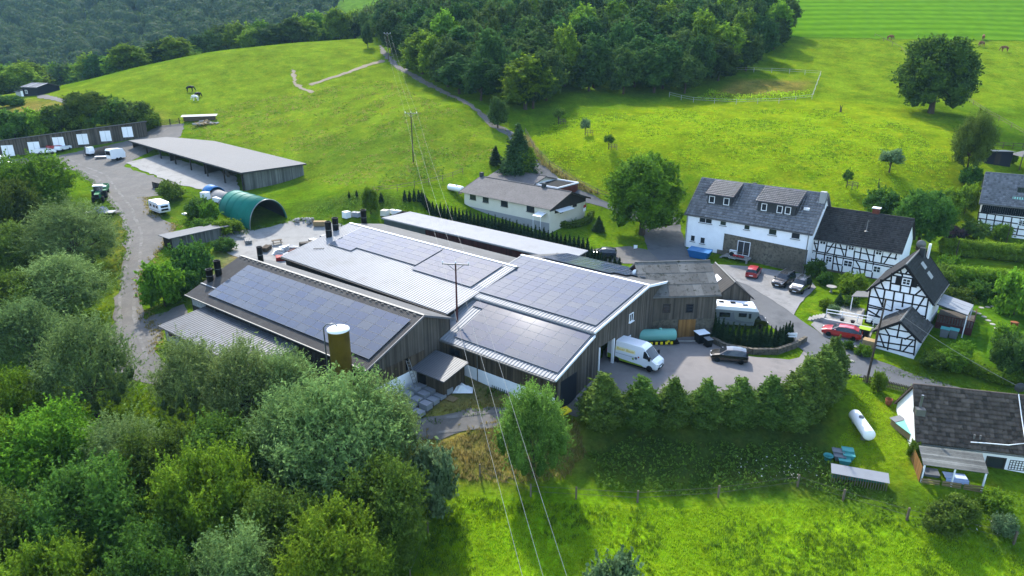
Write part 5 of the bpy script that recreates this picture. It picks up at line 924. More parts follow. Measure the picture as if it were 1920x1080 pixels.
g=G(1311,484); SK=thing('blue_skip','blue covered skip container beside the white house wall','container',g,math.radians(-36)); k=MB(); k.hexa([(-1.3,-.8,.15),(1.3,-.8,.15),(1.3,.8,.15),(-1.3,.8,.15)],[(-1.75,-.9,1.3),(1.75,-.9,1.3),(1.75,.9,1.3),(-1.75,.9,1.3)]); k.build('hull','blue_paint',SK); k=MB(); k.slab((-1.8,-.95,1.32),(1.8,-.95,1.32),(1.8,.95,1.5),(-1.8,.95,1.5),.06); k.build('lid','tarp_blue',SK); [wheel(SK,x,s*.6,.15,.1) for x in (-1.1,1.1) for s in (-1,1)]
def bin_(label,loc,rz,s,m,lid,group=None):
    t=thing('wheelie_bin',label,'bin',loc,rz,group); w,d,h=s; k=MB(); k.hexa([(-w*.42,-d*.42,.08),(w*.42,-d*.42,.08),(w*.42,d*.42,.08),(-w*.42,d*.42,.08)],[(-w/2,-d/2,h),(w/2,-d/2,h),(w/2,d/2,h),(-w/2,d/2,h)]); k.build('body',m,t); k=MB(); k.slab((-w*.54,-d*.56,h+.03),(w*.54,-d*.56,h+.03),(w*.54,d*.54,h+.1),(-w*.54,d*.54,h+.1),.04); k.build('lid',lid,t); [wheel(t,x,d*.45,.11,.06) for x in (-w*.4,w*.4)]
bin_('large black waste container with white lid in the forecourt corner',G(1314,642),math.radians(20),(1.4,1.1,1.3),'black_metal','white_plastic'); bin_('smaller black bin right of the white lidded container',G(1327,650),math.radians(20),(.75,.8,1.0),'black_metal','grey_plastic')
bin_('black bin with yellow green lid beside the red estate car',G(1619,632),math.radians(-40),(1.2,.8,1.1),'black_metal','lime_paint')
for i,(u,v) in enumerate(((1769,632),(1786,634))): bin_(('left','right')[i]+' one of two teal grey bins at the gable house deck',G(u,v),math.radians(-38),(.9,.8,1.1),'grey_plastic','teal_plastic')
g=G(1629,650); BP=thing('building_blocks','pale wrapped block pallet between red car and garage','pallet',g,math.radians(-38)); k=MB(); k.box(-.7,.7,-.5,.5,.12,.9); k.build('load','wood_light',BP); k=MB(); k.box(-.7,.7,-.5,.5,0,.11); k.build('pallet','fence_wood',BP)
# wrapped pallets in front of the barns
Pm=MB(); Pm.box(-.55,.55,-.42,.42,.13,.62); Pm=Pm.mesh('load','wrap'); Pb=MB(); [Pb.box(-.55,.55,y-.06,y+.06,0,.1) for y in (-.36,0,.36)]; Pb.box(-.55,.55,-.42,.42,.1,.128); Pb=Pb.mesh('pallet_base','fence_wood')
import itertools
OP=G(795,748)
for r,c in itertools.product(range(5),range(3)):
    a=math.radians(-38.5); x=OP[0]+(c-1)*1.3*math.cos(a)+(r-2)*1.02*math.sin(-a); y=OP[1]+(c-1)*1.3*math.sin(a)+(r-2)*1.02*math.cos(a)
    t=thing('wrapped_pallet',('left','middle','right')[c]+' foil wrapped pallet in the '+('nearest','second','third','fourth','farthest')[r]+' row before the corner shed','pallet',(x,y,float(hgt(x,y))+.03),a+random.uniform(-.06,.06),'foil wrapped pallets'); put('load',Pm,t,scale=(1,1,random.uniform(.7,1.35))); put('pallet_base',Pb,t)
g=G(868,732); t=thing('white_tarpaulin','crumpled white tarpaulin by the barn wall','tarpaulin',g); k=MB(); n=10; vs=[]
for j in range(n): vs+=[(-1.1+i*.24,-.7+j*.16,.05+(random.uniform(.2,.9)*math.sin(i/9*3.14)*math.sin(j/9*3.14))) for i in range(n)]
k.add(vs,[(j*n+i,j*n+i+1,(j+1)*n+i+1,(j+1)*n+i) for j in range(n-1) for i in range(n-1)]); k.build('sheet','white_plastic',t)
g=G(846,749); t=thing('loose_pallet','single wooden pallet lying on the dry grass','pallet',g,-.6); [MB().box(-.6,.6,-.42+i*.19,-.28+i*.19,.1,.13).build('slat','wood_light',t) for i in range(5)]; [MB().box(x-.05,x+.05,-.42,.48,0,.1).build('runner','wood_light',t) for x in (-.5,0,.5)]
g=G(741,735); k=MB(); k.bar((0,0,-.2),(.5,.2,2.6),.25,.1); t=thing('leaning_plank','dark plank standing against the barn base','plank',g); k.build('plank','board_dark',t)
def ladder(label,p,q,n=12,w=.4):
    p,q=Vector(p),Vector(q); t=thing('ladder',label,'ladder',p); d=q-p; s=Vector((d.y,-d.x,0)).normalized()*w/2 if abs(d.x)+abs(d.y)>.01 else Vector((w/2,0,0))
    for sg in (-1,1): k=MB(); k.bar(s*sg,d+s*sg,.06,.05); k.build('rail','ladder',t)
    for i in range(n): k=MB(); c=d*(i+.5)/n; k.bar(c-s,c+s,.04,.03); k.build('rung','ladder',t)
ladder('long metal ladder leaning on the solar barn gable',A.W(1.7,5.0,-1.1),A.W(-.05,5.3,2.5)); 
YB=Bld('yellow_barrier','yellow corrugated barrier at the barn corner by the big willow bush',C.W(.6,-.6,-.9),-38.5+70,'barrier'); k=MB(); [k.tube([(0,.25*i,.2),(1.9,.25*i,.45)],.14,8) for i in range(4)]; YB.part('rolls',k,'yellow')
# storage yard clutter
for (u,v,lab,m,s) in ((583,419,'pile of pale stones on a pallet beside the green tunnel','stone_light',(1.3,1.1,.9)),(565,415,'open stone crate beside the tunnel mouth','stone_light',(2.2,1.0,.5))):
    t=thing('stone_crate',lab,'stones',G(u,v),.4)
    for i in range(26): k=MB(); r=random.uniform(.16,.26); k.lathe([(r*.5,-r*.7),(r,0),(r*.6,r*.7)],6,(random.uniform(-s[0]/2,s[0]/2),random.uniform(-s[1]/2,s[1]/2),random.uniform(.1,s[2])),smooth=False); k.build('stone',m,t)
for i,(u,v,m) in enumerate(((522,476,'white_plastic'),(535,470,'white_plastic'),(548,478,'maroon'),(540,485,'steel'),(555,470,'metal_pale'),(528,488,'red_paint'))):
    t=thing('scrap_piece',['crumpled white sheet in the scrap corner behind the middle barn','white tub in the scrap corner behind the middle barn','dark red metal part in the scrap corner behind the middle barn','steel frame part in the scrap corner behind the middle barn','pale sheet stack in the scrap corner behind the middle barn','small red part in the scrap corner behind the middle barn'][i],'scrap',G(u,v),i*.7); 
    for j in range(4): k=MB(); k.slab((-.9+.2*j,-.5,.1+.2*j),(.8,-.5+.1*j,.15+.25*j),(.8,.6,.2+.15*j),(-.8,.5,.1+.22*j),.08); k.build('sheet',m,t)
t=thing('picnic_bench','small dark picnic bench on the storage yard','bench',G(520,458),.5); k=MB(); k.box(-.8,.8,-.35,.35,.7,.75); k.build('table_top','fence_wood',t); [MB().box(-.8,.8,y-.13,y+.13,.42,.46).build('seat','fence_wood',t) for y in (-.7,.7)]; [MB().box(x-.04,x+.04,-.75,.75,.36,.42).bar((x,-.5,0),(x,-.2,.7),.06,.06).bar((x,.5,0),(x,.2,.7),.06,.06).build('leg','fence_wood',t) for x in (-.6,.6)]
for (u,v,lab,m,s) in ((650,408,'pale square tank on the grass behind the metal roof barn','tank_white',(1.1,1.1,1.1)),(668,406,'grey box tank beside the black vent pipe','wrap',(1.5,1,.8)),(722,404,'cream round bale tank at the end of the white roofed shed','cream_wall',(1.2,1.2,1.0)),(742,403,'white tilted board leaning at the end of the white roofed shed','white_plastic',(2.2,.7,.9)),(386,373,'white cube tank beside the small tunnel','tank_white',(1.4,1.2,1.3)),(413,378,'white wrapped load behind the green tunnel','white_plastic',(2.4,1.4,.8)),(354,404,'long white board lying in the weeds by the tunnel','white_plastic',(3.2,.7,.25)),(452,447,'pale stone trough by the green tunnel','stone_light',(1.4,.7,.4))):
    g=G(u,v); t=thing('container_box',lab,'container',g,random.uniform(-.7,-.4)); w,d,h=s; k=MB(); k.hexa([(-w/2,-d/2,0),(w/2,-d/2,0),(w/2,d/2,0),(-w/2,d/2,0)],[(-w*.47,-d*.47,h),(w*.47,-d*.47,h),(w*.47,d*.47,h),(-w*.47,d*.47,h)]); k.build('body',m,t); k=MB(); k.box(-w*.5,w*.5,-d*.5,d*.5,h*.92,h*.99); k.build('rim',m,t); k=MB(); k.lathe([(.12,h),(.12,h+.08)],10); k.build('cap','grey_plastic',t)
for i,(u,v,n,m,lab) in enumerate(((600,424,5,'wood_light','pale board stack at the corner of the storage yard'),(575,462,4,'board_grey','grey board stack on the storage yard'),(612,446,3,'metal_pale','pale sheet stack beside the metal roof barn'),(500,470,4,'board_brown','brown board stack at the end of the solar barn'),(466,455,3,'concrete','kerb stone stack near the track shed'),(590,455,3,'steel','steel profile stack on the storage yard'))):
    t=thing('board_stack',lab,'stack',G(u,v),.5*i)
    for r in range(n):
        for q in range(4): k=MB(); k.box(-1.1+random.uniform(0,.2),1.1-random.uniform(0,.2),-.5+q*.26,-.27+q*.26,.1+r*.16,.24+r*.16,random.random()); k.build('board',m,t)
# log heap and covered stack by the pasture gate
t=thing('log_heap','heap of split logs beside the pasture gate','logs',G(385,233),.3)
for i in range(70): k=MB(); r=random.uniform(.14,.22); a=random.uniform(0,3.1); x,y=random.gauss(0,1.5),random.gauss(0,.8); z=max(.1,1.1-abs(x)*.35-abs(y)*.5)*random.random()+.1; k.tube([(x-.5*math.cos(a),y-.5*math.sin(a),z),(x+.5*math.cos(a),y+.5*math.sin(a),z+.1)],r,6,smooth=False); k.build('log','stone_light' if i%2 else 'wood_light',t)
t=thing('covered_stack','long firewood stack under a pale sheet roof by the pasture','stack',G(375,226),.22); k=MB(); k.box(-3.8,3.8,-.6,.6,0,1.1); k.build('firewood','board_brown',t); k=MB(); k.slab((-4.3,-1.0,1.1),(4.3,-1.0,1.2),(4.3,1.0,1.5),(-4.3,1.0,1.4),.06); k.build('sheet_roof','metal_pale',t)
# garden and lawn objects at the lower right
for i,(u,v,m) in enumerate(((1573,862,'grey_plastic'),(1590,860,'teal_plastic'),(1570,853,'grey_plastic'),(1588,851,'teal_plastic'),(1582,870,'teal_plastic'))):
    t=thing('plastic_tub',['grey tub in front of the tub cluster by the hen run','teal tub right of the grey tub by the hen run','grey tub at the back left of the tub cluster','teal tub at the back right of the tub cluster','teal tub nearest the hen run'][i],'tub',G(u,v),-.3); k=MB(); k.hexa([(-.35,-.25,0),(.35,-.25,0),(.35,.25,0),(-.35,.25,0)],[(-.48,-.34,.5),(.48,-.34,.5),(.48,.34,.5),(-.48,.34,.5)]); k.build('tub',m,t); k=MB(); [k.box(*b) for b in ((-.52,.52,-.38,-.32,.48,.54),(-.52,.52,.32,.38,.48,.54),(-.52,-.46,-.32,.32,.48,.54),(.46,.52,-.32,.32,.48,.54))]; k.build('rim',m,t)
t=thing('round_tub','round dark teal tub beside the tub cluster','tub',G(1552,862)); k=MB(); k.lathe([(.3,0),(.42,.45),(.46,.45),(.46,.5),(.38,.5),(.3,.1)],18); k.build('tub','teal_plastic',t)
g=G(1608,908); HR=thing('hen_run','long low hen run with pale sheet roof and slatted front','hen run',g,math.radians(-19)); k=MB(); k.slab((-2.35,-.5,1.0),(2.35,-.5,1.0),(2.35,.55,1.35),(-2.35,.55,1.35),.05); k.build('roof','metal_pale',HR)
for i in range(22): k=MB(); x=-2.2+i*.21; k.box(x-.03,x+.03,-.4,-.36,0,.98); k.build('slat','fence_wood',HR)
for x in (-2.2,0,2.2): k=MB(); k.box(x-.05,x+.05,.4,.5,0,1.3); k.build('post','fence_wood',HR)
k=MB(); k.box(-2.2,2.2,.38,.42,0,1.28); k.build('back_panel','tarp_green',HR)
g=G(1697,815); HC=thing('rabbit_hutch','narrow hutch with teal and grey lid against the cottage gable','hutch',g,math.radians(-80)); k=MB(); k.box(-1.6,1.6,-.45,.45,.1,.8); k.build('box','wood_light',HC); k=MB(); k.slab((-.9,-.55,.85),(1.7,-.55,.85),(1.7,.55,1.05),(-.9,.55,1.05),.05); k.build('lid','tank_teal',HC); k=MB(); k.slab((-1.75,-.55,.9),(-.92,-.55,.9),(-.92,.55,1.1),(-1.75,.55,1.1),.05); k.build('grey_lid','grey_plastic',HC); [MB().box(x-.05,x+.05,-.4,.4,0,.1).build('foot','fence_wood',HC) for x in (-1.4,1.4)]
t=thing('fire_basket','small rusty fire basket on the lawn','basket',G(1665,760)); k=MB(); k.lathe([(.22,.1),(.34,.75),(.36,.75),(.26,.12)],10); k.build('basket','terracotta',t); [MB().tube([(.2*math.cos(a),.2*math.sin(a),0),(.2*math.cos(a),.2*math.sin(a),.2)],.03,5).build('foot','black_metal',t) for a in (0,2.1,4.2)]
t=thing('bird_bath','pale round bird bath on the cottage lawn','bird bath',G(1558,547)); k=MB(); k.lathe([(.25,0),(.12,.1),(.12,.6),(.65,.72),(.68,.8),(.6,.8),(.1,.72)],20); k.build('bowl','concrete',t)
t=thing('garden_stool','dark round stool on the garden lawn','stool',G(1901,612)); k=MB(); k.lathe([(.35,0),(.42,.5),(.5,.55),(.3,.62)],10); k.build('stool','terracotta',t)
for i,(u,v) in enumerate([(1825,584),(1835,588),(1845,594),(1853,601),(1861,608),(1869,616),(1873,624),(1840,577),(1852,576),(1862,575),(1872,574),(1882,573)]):
    t=thing('stepping_stone',('first','second','third','fourth','fifth','sixth','seventh')[i if i<7 else i-7]+(' stepping stone down the curve from the garden deck' if i<7 else ' stepping stone from the deck in the straight garden row'),'stone',G(u,v),i,('garden curve stones' if i<7 else 'garden straight stones')); k=MB(); k.lathe([(.30,-.05),(.33,.03),(.28,.06)],9,smooth=False); k.build('slab','stone_light',t)
# garden deck at the gable house
g=G(1778,622); DK=thing('garden_deck','dark red garden deck with balustrade beside the gable house','deck',(g[0],g[1],g[2]-.1),math.radians(-36)); k=MB(); k.box(-1.5,2.3,.2,5.2,.1,1.0); k.build('base','maroon',DK)
for i in range(12): k=MB(); k.box(-1.5,2.3,.2+i*.415,.2+i*.415+.39,1.0,1.04); k.build('deck_plank','board_grey',DK)
for i in range(14): k=MB(); k.box(-1.45+i*.28,-1.35+i*.28,.2,.25,1.04,1.85); k.build('baluster','maroon',DK)
for i in range(14): k=MB(); k.box(2.25,2.3,.3+i*.35,.4+i*.35,1.04,1.85); k.build('baluster','maroon',DK)
k=MB(); k.bar((-1.5,.22,1.9),(2.3,.22,1.9),.1,.07); k.bar((2.28,.25,1.9),(2.28,5.2,1.9),.1,.07); k.build('handrail','maroon',DK)
# white terrace wall and steps left of the gable house
RW=Bld('terrace_wall','white planted terrace wall with steps left of the gable house',G(1543,606),-32,'wall'); k=MB(); k.box(0,5.6,0,.3,-.3,.6); RW.part('wall',k,'render_grey'); [RW.part('handrail',MB().tube([(0,1.7,z),(5.6,1.7,z+.1)],.05,6),'white_frame') for z in (.9,1.3)]; [RW.part('rail_post',MB().box(x,x+.08,1.66,1.74,-.2,1.35),'white_frame') for x in (0,1.8,3.6,5.4)]
for i in range(5): k=MB(); k.box(-.35*i-.4,-.35*i,.0,1.6,-.4,.7-.16*i); RW.part('step',k,'concrete')
for x in (2.0,3.2): k=MB(); k.lathe([(.2,0),(.28,.3)],10,(x,.9,.45)); RW.part('planter',k,'black_metal')
# flag, fence sign, heat pump
t=thing('fabric_flag','small white flag on a pole by the car space','flag',G(1187,478)); k=MB(); k.tube([(0,0,0),(0,0,1.7)],.03,6); k.build('flag_pole','steel',t); k=MB(); vs=[]; [vs.extend([(x*.12,.05*math.sin(x*1.1),1.65),(x*.12,.05*math.sin(x*1.1+.6),1.0+.03*x)]) for x in range(6)]; k.add(vs,[(2*i,2*i+2,2*i+3,2*i+1) for i in range(5)],.5,True); k.build('cloth','white_plastic',t)
t=thing('red_white_flag','red and white flag on a pole in the bungalow garden','flag',G(1098,415)); k=MB(); k.tube([(0,0,0),(0,0,3.2)],.04,6); k.build('flag_pole','steel',t)
for a,b,m in ((3.1,2.6,'red_paint'),(2.6,2.0,'white_plastic')): k=MB(); vs=[]; [vs.extend([(-x*.1,.06*math.sin(x),a-.04*x),(-x*.1,.06*math.sin(x+.5),b-.04*x)]) for x in range(6)]; k.add(vs,[(2*i,2*i+2,2*i+3,2*i+1) for i in range(5)],.5,True); k.build('cloth',m,t)
g=WH.W(8.6,-.9,0); t=thing('heat_pump','white heat pump box against the stone wall of the white house','heat pump',(g[0],g[1],float(hgt(g[0],g[1]))+.1),WH.a); k=MB(); k.box(-.55,.55,-.25,.25,.1,1.4); k.build('casing','white_plastic',t); k=MB(); k.lathe([(.4,-.27),(.4,-.255)],18,(-.1,0,.8),'y'); k.build('fan_grille','void_shade',t); [MB().box(x-.08,x+.08,-.25,.25,0,.1).build('foot','steel',t) for x in (-.4,.4)]
# ---------------------------------------------------------------- poles and cables
def vert(x,y,v):
    lo,hi=-20,90
    for _ in range(50):
        m=(lo+hi)/2
        if proj(x,y,m)[1]>v: lo=m
        else: hi=m
    return m
def pole(label,x,y,z0,z1,arm=2.8,ang=0,r=.14,m='pole_wood'):
    t=thing('power_pole',label,'pole',(x,y,z0),math.radians(ang)); h=z1-z0; k=MB(); k.tube([(0,0,-.4),(0,0,h)],[r,r*.7],8); k.build('shaft',m,t)
    if arm:
        k=MB(); k.bar((-arm/2,0,h-.15),(arm/2,0,h-.15),.12,.12); k.bar((-arm*.3,0,h-.2),(0,0,h-.9),.06,.06); k.bar((arm*.3,0,h-.2),(0,0,h-.9),.06,.06); k.build('cross_arm','steel',t)
        for x_ in (-arm/2+.08,0,arm/2-.08): k=MB(); k.lathe([(.05,0),(.09,.06),(.05,.12),(.09,.18),(.03,.26)],8,(x_,0,h-.08)); k.build('insulator','white_plastic',t)
    return t
p1=at(857,590,5.1); z1=vert(p1[0],p1[1],493); P1=pole('steel roof pole with cross arm rising from the barn roofs',p1[0],p1[1],4.6,z1,3.0,-8,.12,'maroon')
p2=G(775,304); z2=vert(p2[0],p2[1],211); P2=pole('wooden power pole with cross arm on the horse pasture',p2[0],p2[1],p2[2],z2,2.6,-10)
p4=G(729,113); z4=vert(p4[0],p4[1],62); P4=pole('far power pole beside the forest lane',p4[0],p4[1],p4[2],z4,2.2,-10)
p3=G(1625,716); z3=vert(p3[0],p3[1],560); P3=pole('leaning wooden telephone pole at the picket fence by the lane',p3[0],p3[1],p3[2],z3,0,0,.13); P3.rotation_euler=(0,math.radians(1.5),0)
for (u,v,vt,lab) in ((1270,345,312,'grey post beside the lime tree'),(1646,352,335,'short post in the meadow behind the white house'),(1886,458,418,'grey post in the hillside house garden'),(1791,485,450,'thin post between the two garden hedges')):
    g=G(u,v); pole(lab,g[0],g[1],g[2],vert(g[0],g[1],vt),0,0,.09)
def cable(label,a,b,sag,r=.014,n=24):
    a,b=Vector(a),Vector(b); k=MB(); k.tube([a.lerp(b,i/n)-Vector((0,0,sag*4*(i/n)*(1-i/n))) for i in range(n+1)],r,5); tag(k.build('power_cable','wire'),label,'cable')
nm=('left','middle','right'); ca,sa=math.cos(math.radians(-9)),math.sin(math.radians(-9))
ends=[at(988,1085,1.0),at(1028,1085,1.0),at(1074,1085,1.0)]
for i,o in enumerate((-1.42,0,1.42)):
    a=(p1[0]+o*ca,p1[1]+o*sa,z1+.1); e=Vector(ends[i]); d=e-Vector(a); b=Vector(a)+d*1.8; cable(nm[i]+' power cable running from the roof pole over the front meadow',a,b,1.2)
    a2=(p2[0]+o*.88*ca,p2[1]+o*.88*sa,z2+.1); cable(nm[i]+' power cable between the roof pole and the pasture pole',a,a2,1.0,.009); cable(nm[i]+' power cable between the pasture pole and the far pole',a2,(p4[0]+o*.7,p4[1],z4+.1),1.2,.008)
cable('thin telephone wire from the leaning pole to the tiled cottage',(p3[0],p3[1],z3-.3),BR.W(9.5,3.5,7.2),.5,.014)
# ---------------------------------------------------------------- fences and gates
def fence(name,label,pts,step,h,rails,m='fence_wood',pw=.1,world=False,rw=.04):
    P=[np.array(p) for p in (pts if world else GP(pts))]; t=thing(name,label,'fence',(*P[0],float(hgt(*P[0])))); o=np.array([*P[0],float(hgt(*P[0]))]); Q=[]
    for a,b in zip(P,P[1:]):
        n=max(1,round(np.hypot(*(b-a))/step)); Q+=[a+(b-a)*i/n for i in range(n)]
    Q.append(P[-1]); pm=MB().box(-pw/2,pw/2,-pw/2,pw/2,-.2,h).mesh('post',m)
    W=[np.array([q[0],q[1],float(hgt(*q))])-o for q in Q]
    for w_ in W: put('post',pm,t,tuple(w_))
    for z in rails:
        k=MB(); [k.bar(a+np.array([0,0,z]),b+np.array([0,0,z]),rw,rw*1.6) for a,b in zip(W,W[1:])]; k.build('rail',m if rw>.03 else 'fence_wire',t)
    return t
fence('pasture_fence','post and rail fence between bungalow lawn and horse pasture',[(700,362),(745,358),(777,352),(830,340),(868,326)],3.2,1.2,(.6,1.1))
fence('lane_fence','weathered fence along the dry verge of the hill lane',[(985,250),(1000,280),(1030,312),(1080,345),(1120,365),(1180,388)],4,1.2,(.5,1.05),rw=.05)
fence('paddock_fence','white taped fence round the sunken paddock by the wood',[(1255,182),(1300,192),(1380,196),(1460,194),(1522,186),(1538,142),(1480,138),(1380,135)],4.5,1.3,(.7,1.2),'fence_tape',.10,rw=.04)
fence('forest_edge_fence','wire fence along the lane below the wood',[(735,130),(800,160),(870,200),(935,240)],6,1.2,(1.0,),rw=.05)
fence('meadow_fence','wire fence with wooden posts along the front meadow bank',[(900,892),(995,930),(1080,935),(1195,942),(1495,912),(1580,940),(1700,975),(1900,1020)],6.5,1.25,(.5,1.05),rw=.014,pw=.15)
fence('slope_fence','wire fence down the dark slope at the lower middle',[(815,930),(803,1000),(770,1090)],5,1.2,(.9,),rw=.014,pw=.09)
fence('hill_fence','wire fence climbing the right hill beyond the solitary tree',[(1812,190),(1850,215),(1920,255)],5,1.2,(.6,1.1),rw=.05)
fence('field_fence','fence along the top field edge',[(1640,70),(1690,95),(1700,110)],7,1.2,(1.1,),rw=.05)
t=thing('picket_fence','low brown picket fence along the lane above the tiled cottage','fence',G(1618,716)); a=np.array(G(1618,716)); b=np.array(G(1706,738)); n=30; pm=MB().box(-.05,.05,-.015,.015,0,.85).mesh('picket','fence_wood'); rz=math.atan2(*(b-a)[1::-1])
for i in range(n): q=a+(b-a)*i/(n-1); put('picket',pm,t,(q[0]-a[0],q[1]-a[1],float(hgt(q[0],q[1]))-a[2]),(0,0,rz))
for z in (.25,.65): k=MB(); k.bar((0,0,z),b-a+np.array([0,0,z]),.04,.08); k.build('rail','fence_wood',t)
t=thing('pasture_gate','dark five bar gate closing the pasture track','gate',G(302,236)); b=np.array(G(337,232))-np.array(G(302,236))
for z in (.3,.55,.8,1.05,1.3): k=MB(); k.bar((0,0,z),b+np.array([0,0,z]),.05,.09); k.build('bar','board_dark',t)
for f in (0,.5,1): k=MB(); q=b*f; k.box(q[0]-.09,q[0]+.09,q[1]-.09,q[1]+.09,q[2]-.1,q[2]+1.5); k.build('post','board_dark',t)
# retaining wall of the motorhome bay
P=[np.array(p) for p in GP([(1335,642),(1360,655),(1410,664),(1455,664),(1490,652),(1510,640)])]; t=thing('retaining_wall','curved low stone wall below the motorhome hedge','wall',(*P[0],float(hgt(*P[0])))); o=np.array([*P[0],float(hgt(*P[0]))])
for a,b in zip(P,P[1:]):
    n=max(1,round(np.hypot(*(b-a))/.6))
    for i in range(n):
        p=a+(b-a)*i/n; q=a+(b-a)*(i+.96)/n
        for r in range(3): k=MB(); z=float(hgt(*p))-.1+r*.27; k.bar((p[0]-o[0],p[1]-o[1],z-o[2]+.13),(q[0]-o[0],q[1]-o[1],z-o[2]+.13),.4+random.uniform(-.05,.05),.25); k.build('stone','stone',t)
g=G(1476,641); t=thing('hedge_sign','white sign board standing in the motorhome hedge','sign',(g[0],g[1]-.6,g[2]),math.radians(-4)); k=MB(); k.box(-.75,.75,-.03,.03,.9,1.45); k.build('board','white_plastic',t); [MB().box(x-.04,x+.04,.03,.08,-.1,1.4).build('post','fence_wood',t) for x in (-.6,.6)]; k=MB(); k.box(-.55,.55,-.036,-.031,1.12,1.2); k.build('lettering_line','grey_plastic',t)
# ---------------------------------------------------------------- animals
def quad(name,label,u,v,deg,h,m,head='graze',m2=None,cat='horse'):
    g=G(u,v); t=thing(name,label,cat,g,math.radians(deg)); s=h/1.5
    sk=bpy.data.meshes.new('body'); N=[(-.75,0,1.28),(-.35,0,1.26),(.15,0,1.24),(.6,0,1.32),(.95,0,1.35 if head=='graze' else 1.6),(1.25,0,.8 if head=='graze' else 1.95),(1.4,0,.3 if head=='graze' else 1.85),(-.9,0,1.15),(-1.0,0,.6)]
    R=[.30,.34,.36,.30,.2,.15,.09,.07,.05]; E=[(0,1),(1,2),(2,3),(3,4),(4,5),(5,6),(0,7),(7,8)]
    for x,i in ((-.72,0),(.55,3)):
        for y in (-.2,.2):
            b=len(N); N+=[(x,y,.95),(x+(.1 if i==0 else 0),y,.62),(x-(.06 if i==0 else -.02),y,.36),(x,y,.03)]; R+=[.16,.09,.07,.07]; E+=[(i,b),(b,b+1),(b+1,b+2),(b+2,b+3)]
    sk.from_pydata([(x*s,y*s,z*s) for x,y,z in N],E,[]); o=put('body',sk,t); sk.materials.append(M[m]); md=o.modifiers.new('skin','SKIN'); o.modifiers.new('sub','SUBSURF').levels=1
    for v_,r in zip(sk.skin_vertices[0].data,R): v_.radius=(r*s,r*s)
    sk.skin_vertices[0].data[2].use_root=True
    for y in (-.07,.07): k=MB(); hx,hz=(1.2,.9) if head=='graze' else (1.2,2.1); k.lathe([(.05*s,0),(.01*s,.16*s)],6,(hx*s,y*s,hz*s)); k.build('ear',m,t)
    return t
quad('horse','black horse grazing high on the pasture',357,172,10,1.6,'horse_black'); quad('horse','white horse grazing next to a dark one on the pasture',367,189,170,1.5,'horse_white'); quad('horse','dark horse standing behind the white horse',371,184,60,1.55,'horse_black')
for i,(u,v,d) in enumerate(((1668,76,10),(1843,75,60),(1840,88,200),(1883,97,170))): quad('cow',['brown cow left of the solitary tree on the far slope','uppermost brown cow right of the solitary tree','brown cow just below the uppermost cow','brown cow farthest right on the slope'][i],u,v,d,1.7,'cow_brown',cat='cow')
t=thing('tree_stump','forked dead stump in the middle of the orchard meadow','stump',G(1576,210)); k=MB(); k.tube([(0,0,-.2),(0,0,.7)],[.25,.2],7); k.tube([(0,0,.6),(-.35,0,1.6)],[.16,.06],6); k.tube([(0,0,.6),(.3,.1,1.5)],[.14,.05],6); k.build('wood','bark',t)

t=thing('manhole_cover','round pale manhole cover in the lane below the garage','cover',G(1594,678)); k=MB(); k.lathe([(.42,.06),(.42,.10),(.36,.11),(.34,.10)],20); k.build('cover','concrete',t)

fence('garden_fence','dark rail fence above the hillside house garden',[(1838,277),(1880,278),(1935,281)],2.5,1.2,(.6,1.1),'pole_wood',.1,rw=.06)
GS=Bld('garden_shed','dark flat garden shed behind the hillside house roof',G(1846,306),-8,'shed'); hollow(GS,0,4.6,0,3,-.6,2.2,2.0,'board_slate'); k=MB(); k.slab((-.3,-.3,2.35),(4.9,-.3,2.35),(4.9,3.3,2.1),(-.3,3.3,2.1),.1); GS.part('roof',k,'zinc_dark'); k=MB(); k.box(1.6,2.6,-.06,-.01,-.1,1.9); GS.part('door',k,'board_dark')
t=thing('gazebo','dark roofed gazebo at the right edge of the upper garden','gazebo',G(1916,314)); k=MB(); k.add([(-1.8,-1.8,2.3),(1.8,-1.8,2.3),(1.8,1.8,2.3),(-1.8,1.8,2.3),(0,0,3.3)],[(0,1,4),(1,2,4),(2,3,4),(3,0,4),(3,2,1,0)]); k.build('roof','zinc_dark',t); [MB().box(x-.07,x+.07,y-.07,y+.07,-.3,2.3).build('post','pole_wood',t) for x in (-1.5,1.5) for y in (-1.5,1.5)]
# ---------------------------------------------------------------- vegetation
_LAT=np.random.default_rng(3).random((256,256))
def vnoise(X,Y,s,oct=3):
    r=0.; amp=1.; tot=0.
    for o in range(oct):
        x=np.asarray(X)/s+37.1*o+500; y=np.asarray(Y)/s+91.7*o+500; i=np.floor(x).astype(int); j=np.floor(y).astype(int); a=x-i; b=y-j; a=a*a*(3-2*a); b=b*b*(3-2*b)
        L=lambda p,q:_LAT[p%256,q%256]
        r=r+amp*(L(i,j)*(1-a)*(1-b)+L(i+1,j)*a*(1-b)+L(i,j+1)*(1-a)*b+L(i+1,j+1)*a*b); tot+=amp; amp*=.55; s*=.47
    return r/tot
def unit(n): v=rng.normal(size=(n,3)); return v/np.linalg.norm(v,axis=1,keepdims=True)
def cards(C,N,S,asp=.5):
    """leaf-shaped quads at C with normals N, half length S"""
    n=len(C); T=np.cross(N,unit(n)); T/=np.linalg.norm(T,axis=1,keepdims=True)+1e-9; Bt=np.cross(N,T); S=np.asarray(S).reshape(-1,1)
    V=np.stack([C+T*S,C+Bt*S*asp,C-T*S,C-Bt*S*asp],1).reshape(-1,3); F=np.arange(4*n).reshape(-1,4); return V,F
_ICO=None
def ico():
    global _ICO
    if _ICO is None:
        import bmesh
        b=bmesh.new(); bmesh.ops.create_icosphere(b,subdivisions=2,radius=1); b.verts.ensure_lookup_table(); _ICO=(np.array([v.co for v in b.verts]),np.array([[v.index for v in f.verts] for f in b.faces])); b.free()
    return _ICO
